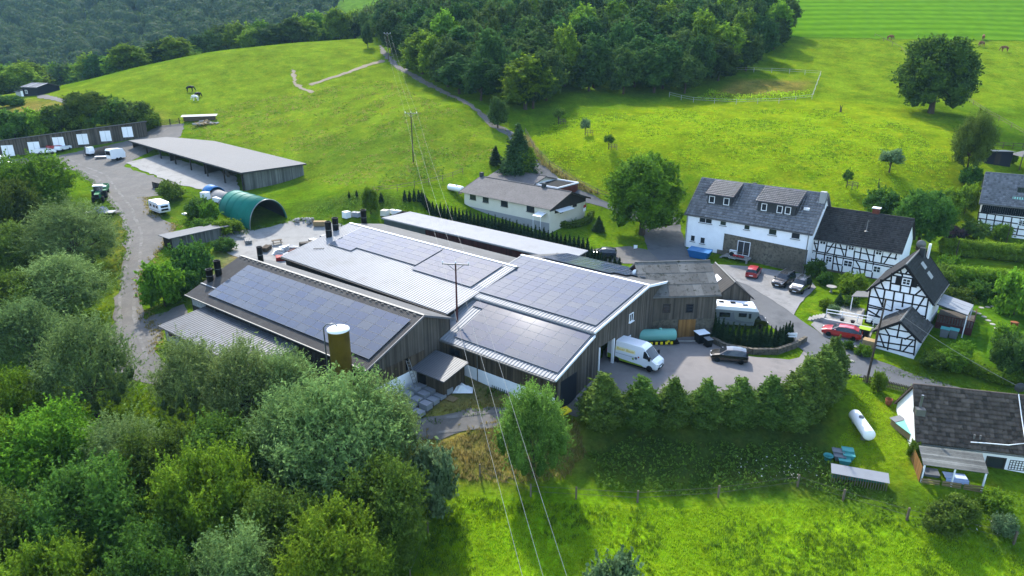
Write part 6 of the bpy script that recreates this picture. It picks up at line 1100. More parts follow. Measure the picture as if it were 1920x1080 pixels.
def crown(name,lobes,nleaf,leaf,material,asp=.5,core=.62,up=.25,spread=.75,shell=.28,droop=0.,fringe=.12,twig=(.25,.7)):
    """lobes: (cx,cy,cz,rx,ry,rz). Leaves sit in the outer shell of every lobe, a leafy core closes it"""
    L=np.asarray(lobes,float); w=(L[:,3]*L[:,5]); w/=w.sum(); k=rng.choice(len(L),nleaf,p=w); d=unit(nleaf); d[:,2]=np.where(d[:,2]<-.55,-d[:,2],d[:,2])
    r=1-shell*rng.random(nleaf)**1.3+fringe*np.abs(rng.normal(size=nleaf))*(rng.random(nleaf)<.35)
    C=L[k,:3]+d*L[k,3:]*r[:,None]; N=d*spread+unit(nleaf)*.75; N[:,2]+=up; N/=np.linalg.norm(N,axis=1,keepdims=True)
    nt_=int(nleaf*twig[0]); per=16; ng=nt_//per
    if ng:                                              # leafy twigs standing out of the lobes break the outline
        kk=rng.choice(len(L),ng,p=w); dd=unit(ng); dd[:,2]=np.abs(dd[:,2])*.9+np.where(rng.random(ng)<.3,-.35,.05); dd/=np.linalg.norm(dd,axis=1,keepdims=True); base=L[kk,:3]+dd*L[kk,3:]*.86; dr=dd*.8+unit(ng)*.55; dr[:,2]+=.25; dr/=np.linalg.norm(dr,axis=1,keepdims=True); ln=twig[1]*(.4+.9*rng.random(ng))
        g_=np.repeat(np.arange(ng),per); tt=rng.random(ng*per); q=slice(0,ng*per); C[q]=base[g_]+dr[g_]*(ln[g_]*tt)[:,None]+rng.normal(size=(ng*per,3))*(leaf*.55*(1.15-tt))[:,None]; N[q]=dr[g_]*.35+unit(ng*per)*.8+np.array([0,0,.35]); N[q]/=np.linalg.norm(N[q],axis=1,keepdims=True)
    if droop: N[:,2]*=(1-droop); N/=np.linalg.norm(N,axis=1,keepdims=True)
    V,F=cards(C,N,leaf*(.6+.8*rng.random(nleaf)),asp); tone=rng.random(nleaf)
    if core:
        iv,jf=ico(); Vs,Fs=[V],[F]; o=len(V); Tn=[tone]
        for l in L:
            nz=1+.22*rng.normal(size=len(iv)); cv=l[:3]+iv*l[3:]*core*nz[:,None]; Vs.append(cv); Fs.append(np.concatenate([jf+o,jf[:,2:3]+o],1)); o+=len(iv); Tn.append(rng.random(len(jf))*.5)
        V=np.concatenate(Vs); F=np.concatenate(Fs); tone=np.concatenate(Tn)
        nl=nleaf; me=bpy.data.meshes.new(name); tri=F[nl:,:3]; nv=len(V)
        me.vertices.add(nv); me.vertices.foreach_set('co',V.astype(np.float32).ravel()); li=np.concatenate([F[:nl].ravel(),tri.ravel()]).astype(np.int32)
        me.loops.add(len(li)); me.loops.foreach_set('vertex_index',li); me.polygons.add(len(F)); me.polygons.foreach_set('loop_start',np.concatenate([np.arange(nl)*4,nl*4+np.arange(len(tri))*3]).astype(np.int32))
        a=me.attributes.new('tone','FLOAT','FACE'); a.data.foreach_set('value',tone.astype(np.float32)); me.update(calc_edges=True); me.materials.append(M[material]); return me
    return npmesh(name,V,F,material,tone)
def lobes_round(n,R,Hc,z0,lr=.36,flat=.8,seed=0,taper=0.):
    r=np.random.default_rng(seed); L=[]
    for i in range(n):
        z=-0.85+1.8*(i+.5)/n; z=min(z,.96); a=i*2.399+r.random()*.7; rad=math.sqrt(max(.05,1-z*z))*(.72+.12*r.random())*(1-taper*max(0,z)); s=lr*(.75+.5*r.random())
        L.append((R*rad*math.cos(a),R*rad*math.sin(a),z0+Hc*(.5+.5*z*.86),R*s,R*s,R*s*flat*min(1.3,Hc/(2*R)+.3)))
    L.append((0,0,z0+Hc*.5,R*.62,R*.62,Hc*.36)); return L
def trunk(name,h,r,lobes,limbs=7,seed=0):
    rr=random.Random(seed); k=MB(); bend=(rr.uniform(-.05,.05)*h,rr.uniform(-.05,.05)*h); k.tube([(0,0,-.4),(0,0,.1*h),(bend[0]*.5,bend[1]*.5,.5*h),(bend[0],bend[1],h)],[r*1.25,r,r*.75,r*.25],7)
    for l in rr.sample(lobes,min(limbs,len(lobes))):
        z=rr.uniform(.25,.6)*h; k.tube([(bend[0]*z/h,bend[1]*z/h,z),(l[0]*.45,l[1]*.45,(z+l[2])*.5+.1*h*rr.random()),(l[0]*.85,l[1]*.85,l[2])],[r*.5,r*.3,r*.1],5)
    return k.mesh(name,'bark')
PROTO={}
def proto(kind,lobes,nleaf,leaf,material,th,tr,limbs=7,**kw):
    me=crown('crown',lobes,nleaf,leaf,material,**kw); L=np.asarray(lobes); top=(L[:,2]+L[:,5]).max(); wd=max((np.abs(L[:,0])+L[:,3]).max(),(np.abs(L[:,1])+L[:,4]).max())
    PROTO.setdefault(kind,[]).append((me,trunk('trunk',th,tr,lobes,limbs,len(PROTO)+nleaf) if tr else None,top,wd))
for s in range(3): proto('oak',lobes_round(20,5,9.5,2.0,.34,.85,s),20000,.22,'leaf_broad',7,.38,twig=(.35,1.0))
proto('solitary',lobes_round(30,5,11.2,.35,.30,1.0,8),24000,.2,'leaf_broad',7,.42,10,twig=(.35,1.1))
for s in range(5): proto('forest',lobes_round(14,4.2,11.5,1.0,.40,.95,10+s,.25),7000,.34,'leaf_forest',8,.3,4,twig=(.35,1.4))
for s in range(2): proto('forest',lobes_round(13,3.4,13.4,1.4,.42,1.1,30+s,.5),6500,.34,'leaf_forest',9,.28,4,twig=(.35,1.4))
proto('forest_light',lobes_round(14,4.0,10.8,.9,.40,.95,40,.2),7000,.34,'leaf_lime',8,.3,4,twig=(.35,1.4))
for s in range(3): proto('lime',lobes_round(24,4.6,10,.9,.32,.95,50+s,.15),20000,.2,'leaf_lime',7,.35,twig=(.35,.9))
def lobes_willow(seed,R=4.6,Hh=9,n=34):
    r=np.random.default_rng(seed); L=[]
    for i in range(n):
        a=i*2.399; t=math.sqrt((i+.5)/n); z=.30+.68*(1-t*t*.75)*(.72+.28*r.random()); s=.16+.09*r.random(); L.append((R*t*.86*math.cos(a),R*t*.86*math.sin(a),Hh*z,R*s,R*s,R*s*2.1))
    for i in range(8): a=i*.785; L.append((R*.55*math.cos(a),R*.55*math.sin(a),Hh*.28,R*.26,R*.26,R*.34))
    return L
for s in range(3): proto('willow',lobes_willow(60+s),36000,.125,'leaf_willow',5.5,.26,16,asp=.3,core=.30,up=.35,shell=.8,fringe=.25,twig=(.5,1.3))
proto('willow_green',lobes_willow(66,4.4,8.2,38),32000,.12,'leaf_willow_green',4,.2,10,asp=.32,core=.5,up=.35,shell=.5,fringe=.2,twig=(.45,.9))
for s in range(3): proto('scrub',lobes_round(24,4.6,8.5,.6,.30,1.0,70+s,.1),32000,.145,'leaf_broad',5,.22,10,asp=.45,fringe=.2,shell=.4,core=.5,twig=(.45,1.2))
for s in range(2): proto('scrub_light',lobes_round(24,4.6,8.0,.6,.30,1.0,75+s,.1),32000,.14,'leaf_lime',5,.22,10,asp=.45,fringe=.2,shell=.4,core=.5,twig=(.45,1.2))
def lobes_cone(s):
    r=np.random.default_rng(200+s); L=[]
    for i in range(9):
        z=.45+.6*i; R=(1.55*math.sin(min(1.,(i+2.2)/4.4)*1.57) if i<3 else 1.55*(1-((i-2)/7.2)**1.5)); L.append((0,0,z,R*.85,R*.85,.7))
        for j in range(5 if i<6 else 3): a=j*1.256+i*.7+r.random()*.5; q=R*(.55+.15*r.random()); L.append((q*math.cos(a),q*math.sin(a),z+r.uniform(-.1,.25),R*.42,R*.42,.55))
    return L
for s in range(3): proto('hornbeam',lobes_cone(s),15000,.10,'leaf_hornbeam',4,.14,0,asp=.5,core=.72,fringe=.14,twig=(.35,.5))
for s in range(2): proto('thuja',[(.04*math.sin(i*2+s),.04*math.cos(i*3),.28+.34*i,.40*(1-(i/7.5)**1.6)+.04,.40*(1-(i/7.5)**1.6)+.04,.36) for i in range(8)],1500,.085,'leaf_thuja',1,.05,0,twig=(.2,.2),asp=.4,core=.8,up=.9,shell=.15,fringe=.15)
for s in range(2): proto('shrub',lobes_round(10,1.5,2.2,.1,.42,.95,80+s),5200,.13,'leaf_broad',1.2,.06,4,fringe=.2)
proto('shrub_bright',lobes_round(10,1.5,2.2,.1,.42,.95,84),5200,.13,'leaf_lime',1.2,.06,4,fringe=.2); proto('shrub_silver',lobes_round(10,1.5,2.2,.1,.42,.95,85),4800,.13,'leaf_silver',1.2,.06,4,fringe=.25); proto('shrub_purple',lobes_round(10,1.5,2.2,.1,.42,.95,86),4200,.13,'leaf_purple',1.2,.06,4,fringe=.2)
proto('spruce',[(0,0,.5+.62*i,1.75*(1-i/11.5),1.75*(1-i/11.5),.55) for i in range(11)]+[(1.2*(1-z/8)*math.cos(a),1.2*(1-z/8)*math.sin(a),z,.55,.55,.35) for z,a in ((.6,0),(1.2,2),(1.8,4),(2.4,1),(3.0,3),(3.8,5),(1,5),(.9,3.3))],8000,.17,'leaf_spruce',6.5,.16,0,asp=.35,core=.7,up=-.1,fringe=.2)
for s in range(2): proto('apple',lobes_round(9,1.5,1.7,1.3,.42,.9,90+s),2600,.12,'leaf_silver' if s else 'leaf_broad',2,.11,5,fringe=.15)
proto('lobed_dome',lobes_round(12,1.7,2.2,.05,.5,1.0,95),8000,.10,'leaf_hornbeam',1,.06,0,core=.85,shell=.15,fringe=.05)
NPICK=[0]
def plant(kind,label,loc,h,wid=None,cat='tree',group=None,name=None,rz=None):
    P=PROTO[kind]; NPICK[0]+=1; me,tr,top,wd=P[NPICK[0]%len(P)]; sz=h/top; sx=sz if wid is None else wid/2/wd
    t=thing(name or cat,label,cat,loc,random.uniform(0,6.28) if rz is None else rz,group); t.scale=(sx,sx,sz)
    put('crown',me,t); 
    if tr: put('trunk',tr,t)
    return t
def T(kind,label,u,vb,vt,wpx,cat='tree',group=None,name=None,D=None):
    g=G(u,vb) if D is None else atD(u,vb,D); 
    if D is not None: g=(g[0],g[1],float(hgt(g[0],g[1])))
    h=vert(g[0],g[1],vt)-g[2]; return plant(kind,label,g,max(.5,h),wpx*proj(*g)[2]/FPX,cat,group,name)
# creek wood on the left and lower left: (kind,u,v base,v top,width px,label)
for a in (('scrub_light',70,425,292,200,'large pale tree nearest the yard on the left edge'),('scrub',30,470,330,150,'dark tree cut by the left edge below the yard'),('willow',150,512,372,190,'rounded willow overhanging the farm track'),('scrub',28,520,415,140,'tree at the left edge beside the rounded willow'),('willow',125,600,478,210,'broad willow along the lower farm track'),('scrub',30,640,510,170,'dark green tree at the left edge halfway down'),
 ('willow',60,690,560,180,'grey green willow left of the open branched willow'),('willow',185,790,592,215,'open branched willow at the bottom of the farm track'),('scrub_light',35,850,700,160,'bushy tree under the left edge willows'),('willow',372,800,628,160,'slender willow in front of the lean-to'),('willow',470,810,640,180,'willow just left of the silo'),('willow',545,800,650,140,'willow crown reaching up at the silo foot'),
 ('willow',650,960,690,290,'biggest willow in front of the solar barn'),('willow',555,930,735,200,'willow filling the gap left of the biggest willow'),('willow',725,900,705,150,'willow leaning towards the wrapped pallets'),('scrub_light',110,960,775,230,'bright green tree in the lower left thicket'),('scrub_light',15,1000,800,170,'bright tree at the lower left edge'),('willow',260,960,780,200,'pale willow in the middle of the left thicket'),('scrub',330,1000,800,190,'dark tree in the middle of the left thicket'),
 ('scrub',440,960,790,200,'dark tree behind the biggest willow'),('scrub_light',420,1090,850,220,'tall bright tree in the lower thicket'),('scrub',200,1130,880,260,'broad dark tree at the lower left'),('scrub',40,1160,930,230,'dark corner tree at the bottom left'),('scrub',540,1130,930,230,'spreading tree at the bottom of the thicket'),('scrub_light',640,1180,960,220,'bright tree at the bottom middle of the thicket'),('scrub',720,1080,870,190,'dark tree under the biggest willow'),('willow',470,1220,985,200,'low pale tree cut by the bottom edge'),('scrub',330,1230,1000,220,'dark tree cut by the bottom edge'),('scrub_light',140,1260,1030,220,'bright tree cut by the bottom left edge')):
    T(a[0],a[5],a[1],a[2],a[3],a[4]*(.86 if a[1]<240 and a[2]<800 else .95),group='trees of the creek wood')
T('shrub_silver','rounded shrub at the meadow corner below the dry bank',812,962,842,105,'shrub'); T('willow_green','dense willow bush between track and front meadow',1000,892,712,150,'bush'); T('shrub_silver','top of a grey green bush cut by the bottom edge',1143,1180,1043,125,'bush')
# clipped hornbeam row along the forecourt
HB=[(1128,815,700,90),(1200,815,705,75),(1258,815,708,72),(1318,815,710,72),(1380,815,708,75),(1440,812,705,80),(1500,800,668,85),(1535,775,650,75),(1552,740,632,66),(1478,818,720,80)]
for i,(u,vb,vt,wp) in enumerate(HB):
    T('hornbeam',['leftmost hornbeam of the forecourt row','second hornbeam from the left in the forecourt row','third hornbeam from the left in the forecourt row','fourth hornbeam from the left in the forecourt row','fifth hornbeam from the left in the forecourt row','sixth hornbeam from the left in the forecourt row','tall hornbeam at the bend of the forecourt row','hornbeam behind the tall one at the bend','farthest hornbeam of the row, beside the lane','lower hornbeam in front of the bend of the row'][i],u,vb-18,vt,wp*1.14,'tree','hornbeam row')
# thujas: the long row behind the white-roofed shed, the rear group, the motorhome bay
def row(pts,step,h,label,group,wid=.95,n=0):
    P=[np.array(p) for p in GP(pts)]
    for a,b in zip(P,P[1:]):
        m=max(1,round(np.hypot(*(b-a))/step))
        for i in range(m):
            q=a+(b-a)*(i+.5)/m; plant('thuja',label,(q[0],q[1],float(hgt(*q))),h*random.uniform(.88,1.12),wid*random.uniform(.9,1.1),'thuja',group,'thuja')
row([(808,402),(830,408),(900,424),(1000,450),(1105,476)],.78,2.5,'slim thuja in the long row behind the white roofed shed','long thuja row',.9)
row([(755,378),(790,378),(808,400)],.8,2.2,'thuja in the short return of the row by the lawn corner','thuja row return',.95)
row([(1100,480),(1130,497),(1165,508)],.8,2.0,'thuja in the row below the parked dark blue car','thujas below the dark blue car',.95)
row([(700,378),(720,378)],.8,1.8,'thuja in the small group left of the bungalow lawn','small thuja group'); row([(648,372),(676,368)],1.1,1.4,'young thuja standing in the weeds above the farm','young thujas',.6)
row([(1328,608),(1340,634),(1365,646),(1410,652),(1455,650),(1484,640)],.62,2.8,'thuja in the curved hedge round the motorhome','motorhome thuja hedge',.85)
# single trees and shrubs
T('lime','big leafy lime tree at the road fork by the bungalow',1203,440,292,155); T('solitary','broad solitary tree on the right hill',1745,212,66,146); T('scrub','bushy tree at the garden corner below the solitary tree',1812,324,207,76); T('shrub_bright','round clipped bush beside the gazebo',1899,308,288,14,'bush')
T('forest','small round tree where the hill lane meets the wood',933,240,182,42); T('spruce','tall conifer beside the bungalow garage',972,328,232,70); T('forest_light','leafy tree next to the tall conifer',985,330,275,48); T('thuja','dark slim conifer left of the tall conifer',929,310,273,26); T('spruce','small spruce on the bungalow lawn',1122,434,405,24)
T('oak','dark tree behind the timbered cottage',1720,468,358,105); T('shrub','round bush behind the cottage roof',1650,408,358,65,'bush'); T('forest_light','light green tree at the garden edge right of the dark tree',1772,425,355,50); T('shrub','bush at the corner of the hillside house',1816,350,315,40,'bush'); T('shrub_bright','leafy bush left of the hillside house',1808,400,345,40,'bush'); T('shrub_purple','purple leaved bush in front of the hillside house',1788,448,425,42,'bush'); T('shrub_bright','round bush before the hillside house wall',1877,452,420,36,'bush'); T('shrub','low bush by the hillside house corner',1825,448,418,50,'bush')
T('shrub','flowering shrub beside the farm track',365,530,458,80,'bush'); T('shrub_bright','bright round bush nearest the farm track',310,575,495,82,'bush'); T('shrub','dark bush behind the bright round bush',348,555,505,60,'bush')
for i,(k,u,vb,vt,wp,l) in enumerate((('apple',1047,232,202,24,'young orchard tree highest on the slope'),('apple',1097,253,222,22,'young orchard tree in the middle of the slope row'),('apple',1141,280,252,22,'young orchard tree lowest in the slope row'),('apple',1667,323,280,48,'grey green fruit tree behind the white house'),('apple',1587,352,319,20,'small caged fruit tree above the white house roof'))):
    o=T(k,l,u,vb,vt,wp)
    if i in (0,1,2,4):
        g=o.location; t=thing('tree_guard','square wooden guard round the '+['highest young orchard tree','middle young orchard tree','lowest young orchard tree','','small caged fruit tree'][i],'guard',g+Vector((.8,-.4,0)),.3)
        for x in (-.6,.6):
            for y in (-.6,.6): k_=MB(); k_.box(x-.04,x+.04,y-.04,y+.04,0,1.1); k_.build('post','fence_wood',t)
        for z in (.6,1.05): k_=MB(); [k_.bar(a,b,.04,.06) for a,b in (((-.6,-.6,z),(.6,-.6,z)),((.6,-.6,z),(.6,.6,z)),((.6,.6,z),(-.6,.6,z)),((-.6,.6,z),(-.6,-.6,z)))]; k_.build('rail','fence_wood',t)
for (k,u,vb,vt,wp,l) in (('shrub',30,262,208,80,'bush at the left end behind the stables'),('shrub_bright',78,258,205,70,'pale bush behind the stables near the left'),('shrub',118,250,198,75,'green bush behind the middle of the stables'),('shrub_bright',150,245,205,60,'pale bush behind the stables'),('oak',172,240,172,85,'dark tree rising behind the stables'),('shrub',215,238,188,75,'rounded bush behind the right part of the stables'),('shrub',252,238,192,75,'big bush at the right end of the stables'),('shrub_bright',283,240,212,45,'low bush beside the pasture gate'),('shrub',20,200,180,50,'low bush below the field hut'),
 ('shrub',320,375,342,50,'bush at the low yard wall'),('shrub',375,408,372,50,'bush left of the green tunnel'),('shrub_bright',395,415,378,40,'leafy bush against the green tunnel'),('shrub_bright',430,438,412,60,'weedy bush at the tunnel mouth'),('shrub_bright',385,432,410,55,'weedy bush beside the track shed'),('shrub',420,470,448,45,'bush behind the track shed'),('lime',695,400,350,36,'small conical tree in the weeds above the white roofed shed')):
    T(k,l,u,vb,vt,wp,'bush' if k.startswith('shrub') else 'tree')
# garden of the gable house and hedges
for (k,u,vb,vt,wp,l) in (('shrub_bright',1597,552,512,56,'rounded shrub in front of the timbered cottage'),('shrub',1528,520,490,40,'dark shrub at the cottage corner'),('shrub',1545,535,512,30,'small shrub beside the parked pickup'),('spruce',1572,572,548,18,'dwarf conifer in the terrace bed'),('shrub_bright',1547,580,562,28,'yellow green shrub in the terrace bed'),('shrub_silver',1562,590,572,26,'white flowering shrub in the terrace bed'),('shrub',1593,575,556,30,'round shrub above the terrace wall'),('lobed_dome',1900,705,628,90,'big clipped dome shrub on the garden lawn'),('shrub_bright',1882,650,610,50,'leafy shrub behind the clipped dome'),('shrub_bright',1900,590,505,80,'arching bright shrub at the right edge of the garden'),('shrub',1860,550,520,50,'shrub under the lower hedge'),('shrub_bright',1775,520,478,50,'yellow green shrub at the hedge end'),('shrub',1790,580,540,60,'dark shrub in the garden corner'),('shrub',1830,560,530,45,'shrub beneath the garden hedge'),('shrub',1758,560,500,55,'tall shrub behind the gable house roof'),
 ('shrub_bright',1645,735,698,30,'round bush at the picket fence'),('shrub_bright',1618,668,648,32,'bush beside the garage wall'),('shrub',1590,655,640,20,'small bush at the lane bend'),('shrub_bright',1780,690,655,60,'leafy bush below the garden lawn'),('shrub',1745,690,662,45,'bush right of the timbered garage'),('shrub_bright',1800,672,640,40,'bright bush at the lawn edge'),('shrub_bright',1712,860,828,28,'potted bush at the cottage corner'),('shrub_bright',1865,960,925,55,'leafy plant before the tiled cottage'),('shrub',1800,975,935,60,'weedy bush in front of the porch'),('shrub_silver',1875,1000,965,50,'white flowering bush right of the porch'),('shrub',1765,1000,950,70,'bush below the porch railing')):
    T(k,l,u,vb,vt,wp,'bush')
def hedge(label,pts,h,w,n,material='leaf_lime',leaf=.11):
    P=[np.array(p) for p in GP(pts)]; o=np.array([*P[0],float(hgt(*P[0]))]); t=thing('clipped_hedge',label,'hedge',tuple(o)); LB=[]
    for a,b in zip(P,P[1:]):
        m=max(1,round(np.hypot(*(b-a))/.7))
        for i in range(m):
            q=a+(b-a)*(i+.5)/m; z=float(hgt(*q))-o[2]
            for zz in (.3,.75): LB.append((q[0]-o[0]+random.uniform(-.1,.1),q[1]-o[1],z+h*zz,.62,w,h*.32))
    put('foliage',crown('foliage',LB,n,leaf,material,core=.85,shell=.2,fringe=.12),t)
    k=MB(); [k.tube([(l[0],l[1],l[2]-h*.35),(l[0],l[1],l[2])],.05,5) for l in LB[::4]]; k.build('stems','bark',t,kind='stuff')
hedge('upper clipped laurel hedge running to the right edge',[(1762,478),(1830,484),(1930,492)],2.6,1.0,9000)
hedge('lower clipped laurel hedge below the upper one',[(1765,540),(1850,548),(1935,556)],3.2,1.2,11000)
hedge('leafy hedge along the bank below the garden lawn',[(1750,668),(1800,695),(1860,715),(1930,730)],1.3,.8,7000); hedge('low hedge round the bungalow terrace',[(1040,425),(1070,428),(1100,420),(1110,405)],1.1,.6,3000,'leaf_broad')
hedge('low bush hedge on the flank of the bungalow bed',[(1035,412),(1060,418)],.8,.5,1200,'leaf_broad')
# ---------------------------------------------------------------- the wood on the hill
def scatter(poly,step,jit=.35):
    P=np.array(poly); X,Y=np.meshgrid(np.arange(P[:,0].min(),P[:,0].max(),step),np.arange(P[:,1].min(),P[:,1].max(),step)); X=X+((np.arange(X.shape[0])%2)*step*.5)[:,None]
    X=X+rng.uniform(-jit,jit,X.shape)*step; Y=Y+rng.uniform(-jit,jit,Y.shape)*step; ok=inpoly(X,Y,poly); return list(zip(X[ok],Y[ok]))
wood=GP([(752,112),(810,150),(880,185),(945,205),(1000,205),(1050,185),(1150,182),(1290,182),(1330,160),(1400,135),(1470,92),(1502,60)])+[(88,262),(98,300),(112,345),(80,375),(0,375),(-58,350),(-62,300)]
FT_=scatter(wood,8.2); FT_.sort(key=lambda p:p[1]); REST=[]; EDGE=[]
for i,(x,y) in enumerate(FT_):
    edge=polydist(np.array(x),np.array(y),wood)<8; h=random.uniform(12,17) if not edge else random.uniform(9.5,14)
    if i>=150: REST.append((x,y,h)); continue
    o=plant('forest_light' if random.random()<.10 else 'forest','broadleaf tree inside the hillside wood',(x,y,float(hgt(x,y))-.3),h,random.uniform(9.2,12.5),'tree','hillside wood')
    if edge and y<215: EDGE.append(o)
EDGE.sort(key=lambda o:proj(*o.location)[0]); ORD='first second third fourth fifth sixth seventh eighth ninth tenth eleventh twelfth thirteenth fourteenth fifteenth sixteenth seventeenth eighteenth nineteenth twentieth'.split()
for i,o in enumerate(EDGE): o['label']=(ORD[i] if i<20 else 'a late')+' tree from the left on the near edge of the hillside wood'; o['group']='edge of the hillside wood'
T('forest_light','bright round tree bulging from the front of the wood',985,205,105,105); T('forest','tree standing alone at the lane bend on the skyline',690,90,42,26); T('forest','tree at the top of the forest lane',735,100,20,60)
# tree belt beyond the pasture crest
belt=[]
for i in range(52):
    u=-40+i*14.4; D=random.uniform(252,330) if u<400 else random.uniform(285,345); v=165-max(0,u-110)*.163 if u>110 else 168
    g=atD(u,v,D); z=float(hgt(g[0],g[1])); vt=v-random.uniform(28,58)-(12 if 380<u<640 else 0); h=vert(g[0],g[1],vt)-z
    plant('forest_light' if random.random()<.5 else 'forest','tree in the belt beyond the pasture crest',(g[0],g[1],z-.3),min(24,max(9,h)),random.uniform(11,16),'tree','tree belt beyond the crest')
# far woods as one mass
def woodmass(name,label,pts,n,leaf,material):
    V,F,Tn=[],[],[]; o=0; iv,jf=ico(); f3=np.concatenate([jf,jf[:,2:3]],1)
    for x,y,h in pts:
        z=float(hgt(x,y)); r=h*rng.uniform(.36,.5); dv=unit(n); dv[:,2]=np.abs(dv[:,2])-.25
        lump=1+.22*np.sin(dv[:,0]*6+x)*np.sin(dv[:,1]*6+y)+.12*rng.normal(size=n); C=np.array([x,y,z+h*.55])+dv*np.array([r,r,h*.5])*lump[:,None]; N=dv+unit(n)*.6; N/=np.linalg.norm(N,axis=1,keepdims=True)
        v_,f_=cards(C,N,leaf*rng.uniform(.7,1.4,n),.6); V.append(v_); F.append(f_+o); o+=len(v_); Tn.append(np.clip(rng.random(n)*.65+rng.random()*.35,0,1))
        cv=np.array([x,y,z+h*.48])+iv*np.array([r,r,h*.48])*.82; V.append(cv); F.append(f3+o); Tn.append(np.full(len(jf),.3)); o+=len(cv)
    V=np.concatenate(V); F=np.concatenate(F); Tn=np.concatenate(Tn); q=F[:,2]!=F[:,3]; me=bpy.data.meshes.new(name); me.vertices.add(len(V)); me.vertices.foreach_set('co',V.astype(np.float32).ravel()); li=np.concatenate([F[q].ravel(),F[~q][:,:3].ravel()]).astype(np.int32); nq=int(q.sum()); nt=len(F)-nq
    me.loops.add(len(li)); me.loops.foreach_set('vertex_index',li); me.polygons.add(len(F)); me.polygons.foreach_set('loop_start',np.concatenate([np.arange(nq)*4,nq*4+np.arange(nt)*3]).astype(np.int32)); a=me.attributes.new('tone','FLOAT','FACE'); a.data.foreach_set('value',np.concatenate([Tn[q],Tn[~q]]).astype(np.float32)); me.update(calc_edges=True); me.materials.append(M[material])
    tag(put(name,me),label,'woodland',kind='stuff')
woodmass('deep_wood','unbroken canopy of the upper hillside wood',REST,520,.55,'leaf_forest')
fp=[]
for _ in range(3400):
    x,y=rng.uniform(-560,40),rng.uniform(345,980)
    u,v,_d=proj(x,y,float(hgt(x,y))+8)
    if 622<u<748 and v<42 and y>440: continue
    if -30<v<190 and -60<u<760: fp.append((x,y,rng.uniform(11,17)))
woodmass('far_wood','hazy woods covering the far valley slopes',fp[:1500],120,.9,'leaf_far')
# ---------------------------------------------------------------- grass, weeds and bank growth (uncountable ground cover)
def grass(name,label,poly,dens,h,material,blades=5,world=False,wid=.05,patch=.0,excl=()):
    P=poly if world else GP(poly); A_=np.array(P); x0,y0=A_.min(0); x1,y1=A_.max(0); n=int((x1-x0)*(y1-y0)*dens); X=rng.uniform(x0,x1,n); Y=rng.uniform(y0,y1,n); ok=inpoly(X,Y,P)
    if patch: ok&=(vnoise(X,Y,5.)+rng.normal(size=n)*.06)>patch
    for e in excl: ok&=~inpoly(X,Y,e)
    X,Y=X[ok],Y[ok]; m=len(X); Z=hgt(X,Y); 
    k=np.repeat(np.arange(m),blades); q=len(k); a=rng.uniform(0,6.28,q); bx=X[k]+rng.normal(0,wid*2.2,q); by=Y[k]+rng.normal(0,wid*2.2,q); hh=h*(.5+.8*rng.random(q)); lean=.55*hh*rng.random(q)
    w_=wid*(.6+.8*rng.random(q)); c,s=np.cos(a),np.sin(a); la=rng.uniform(0,6.28,q)
    p0=np.stack([bx-c*w_,by-s*w_,Z[k]-.03],1); p1=np.stack([bx+c*w_,by+s*w_,Z[k]-.03],1); p2=np.stack([bx+np.cos(la)*lean,by+np.sin(la)*lean,Z[k]+hh],1)
    V=np.stack([p0,p1,p2],1).reshape(-1,3); me=npmesh(name,V,np.arange(3*q).reshape(-1,3),material,np.clip(rng.random(m)[k]*.7+rng.random(q)*.3,0,1)); return tag(put(name,me),label,'grass',kind='stuff')
def growth(name,label,poly,dens,h,leaf,material,world=False,patch=.2,cat='undergrowth'):
    P=poly if world else GP(poly); A_=np.array(P); x0,y0=A_.min(0); x1,y1=A_.max(0); n=int((x1-x0)*(y1-y0)*dens); X=rng.uniform(x0,x1,n); Y=rng.uniform(y0,y1,n); ok=inpoly(X,Y,P); X,Y=X[ok],Y[ok]; m=len(X)
    mound=np.clip((vnoise(X,Y,4.)-.22)*1.7+.1*rng.normal(size=m),.05,1.2); keep=mound>patch; X,Y,mound=X[keep],Y[keep],mound[keep]; m=len(X)
    C=np.stack([X,Y,hgt(X,Y)+h*mound*(.55+.45*rng.random(m))],1); N=unit(m)*.8+np.array([0,0,.6]); N/=np.linalg.norm(N,axis=1,keepdims=True); V,F=cards(C,N,leaf*(.6+.9*rng.random(m)),.5); return tag(put(name,npmesh(name,V,F,material,rng.random(m))),label,cat,kind='stuff')
front=[(860,930),(990,945),(1200,955),(1480,945),(1600,960),(1760,1005),(1930,1050),(1940,1100),(780,1100),(800,1010)]
grass('meadow_grass','lush bright grass of the front meadow',front,26,.20,'grass_blade',5,wid=.045)
grass('meadow_tussocks','darker tussocks in the front meadow',front,5,.34,'grass_deep',9,wid=.055,patch=.52)
grass('bank_grass','dry straw coloured grass on the bank above the meadow',[(770,850),(900,805),(1080,790),(1100,850),(1060,900),(940,905),(860,900),(770,880)],16,.38,'grass_dry',5,wid=.04)
grass('verge_grass','thin yellowish grass in front of the barns',[(800,770),(930,738),(990,742),(1000,760),(850,775)],8,.2,'grass_dry',5,wid=.04)
grass('lane_verge','dry grass strip along the hill lane',[(960,255),(990,258),(1020,305),(1090,345),(1130,368),(1090,360),(1010,305)],9,.7,'grass_dry',5,wid=.08)
grass('cottage_lawn','short lawn around the white gas tank',[(1600,730),(1700,745),(1700,880),(1620,890),(1560,850),(1590,800)],22,.09,'grass_blade',4,wid=.05)
growth('bank_growth','dark undergrowth on the bank below the hornbeams',[(1095,850),(1200,830),(1500,830),(1590,890),(1700,960),(1560,935),(1480,915),(1200,935),(1120,920)],26,1.2,.15,'weed',patch=.08)
growth('nettle_strip','tall weeds along the fence below the cottage',[(1490,925),(1620,945),(1760,975),(1920,1030),(1920,1060),(1760,1010),(1560,955)],22,.8,.11,'weed',patch=.15)
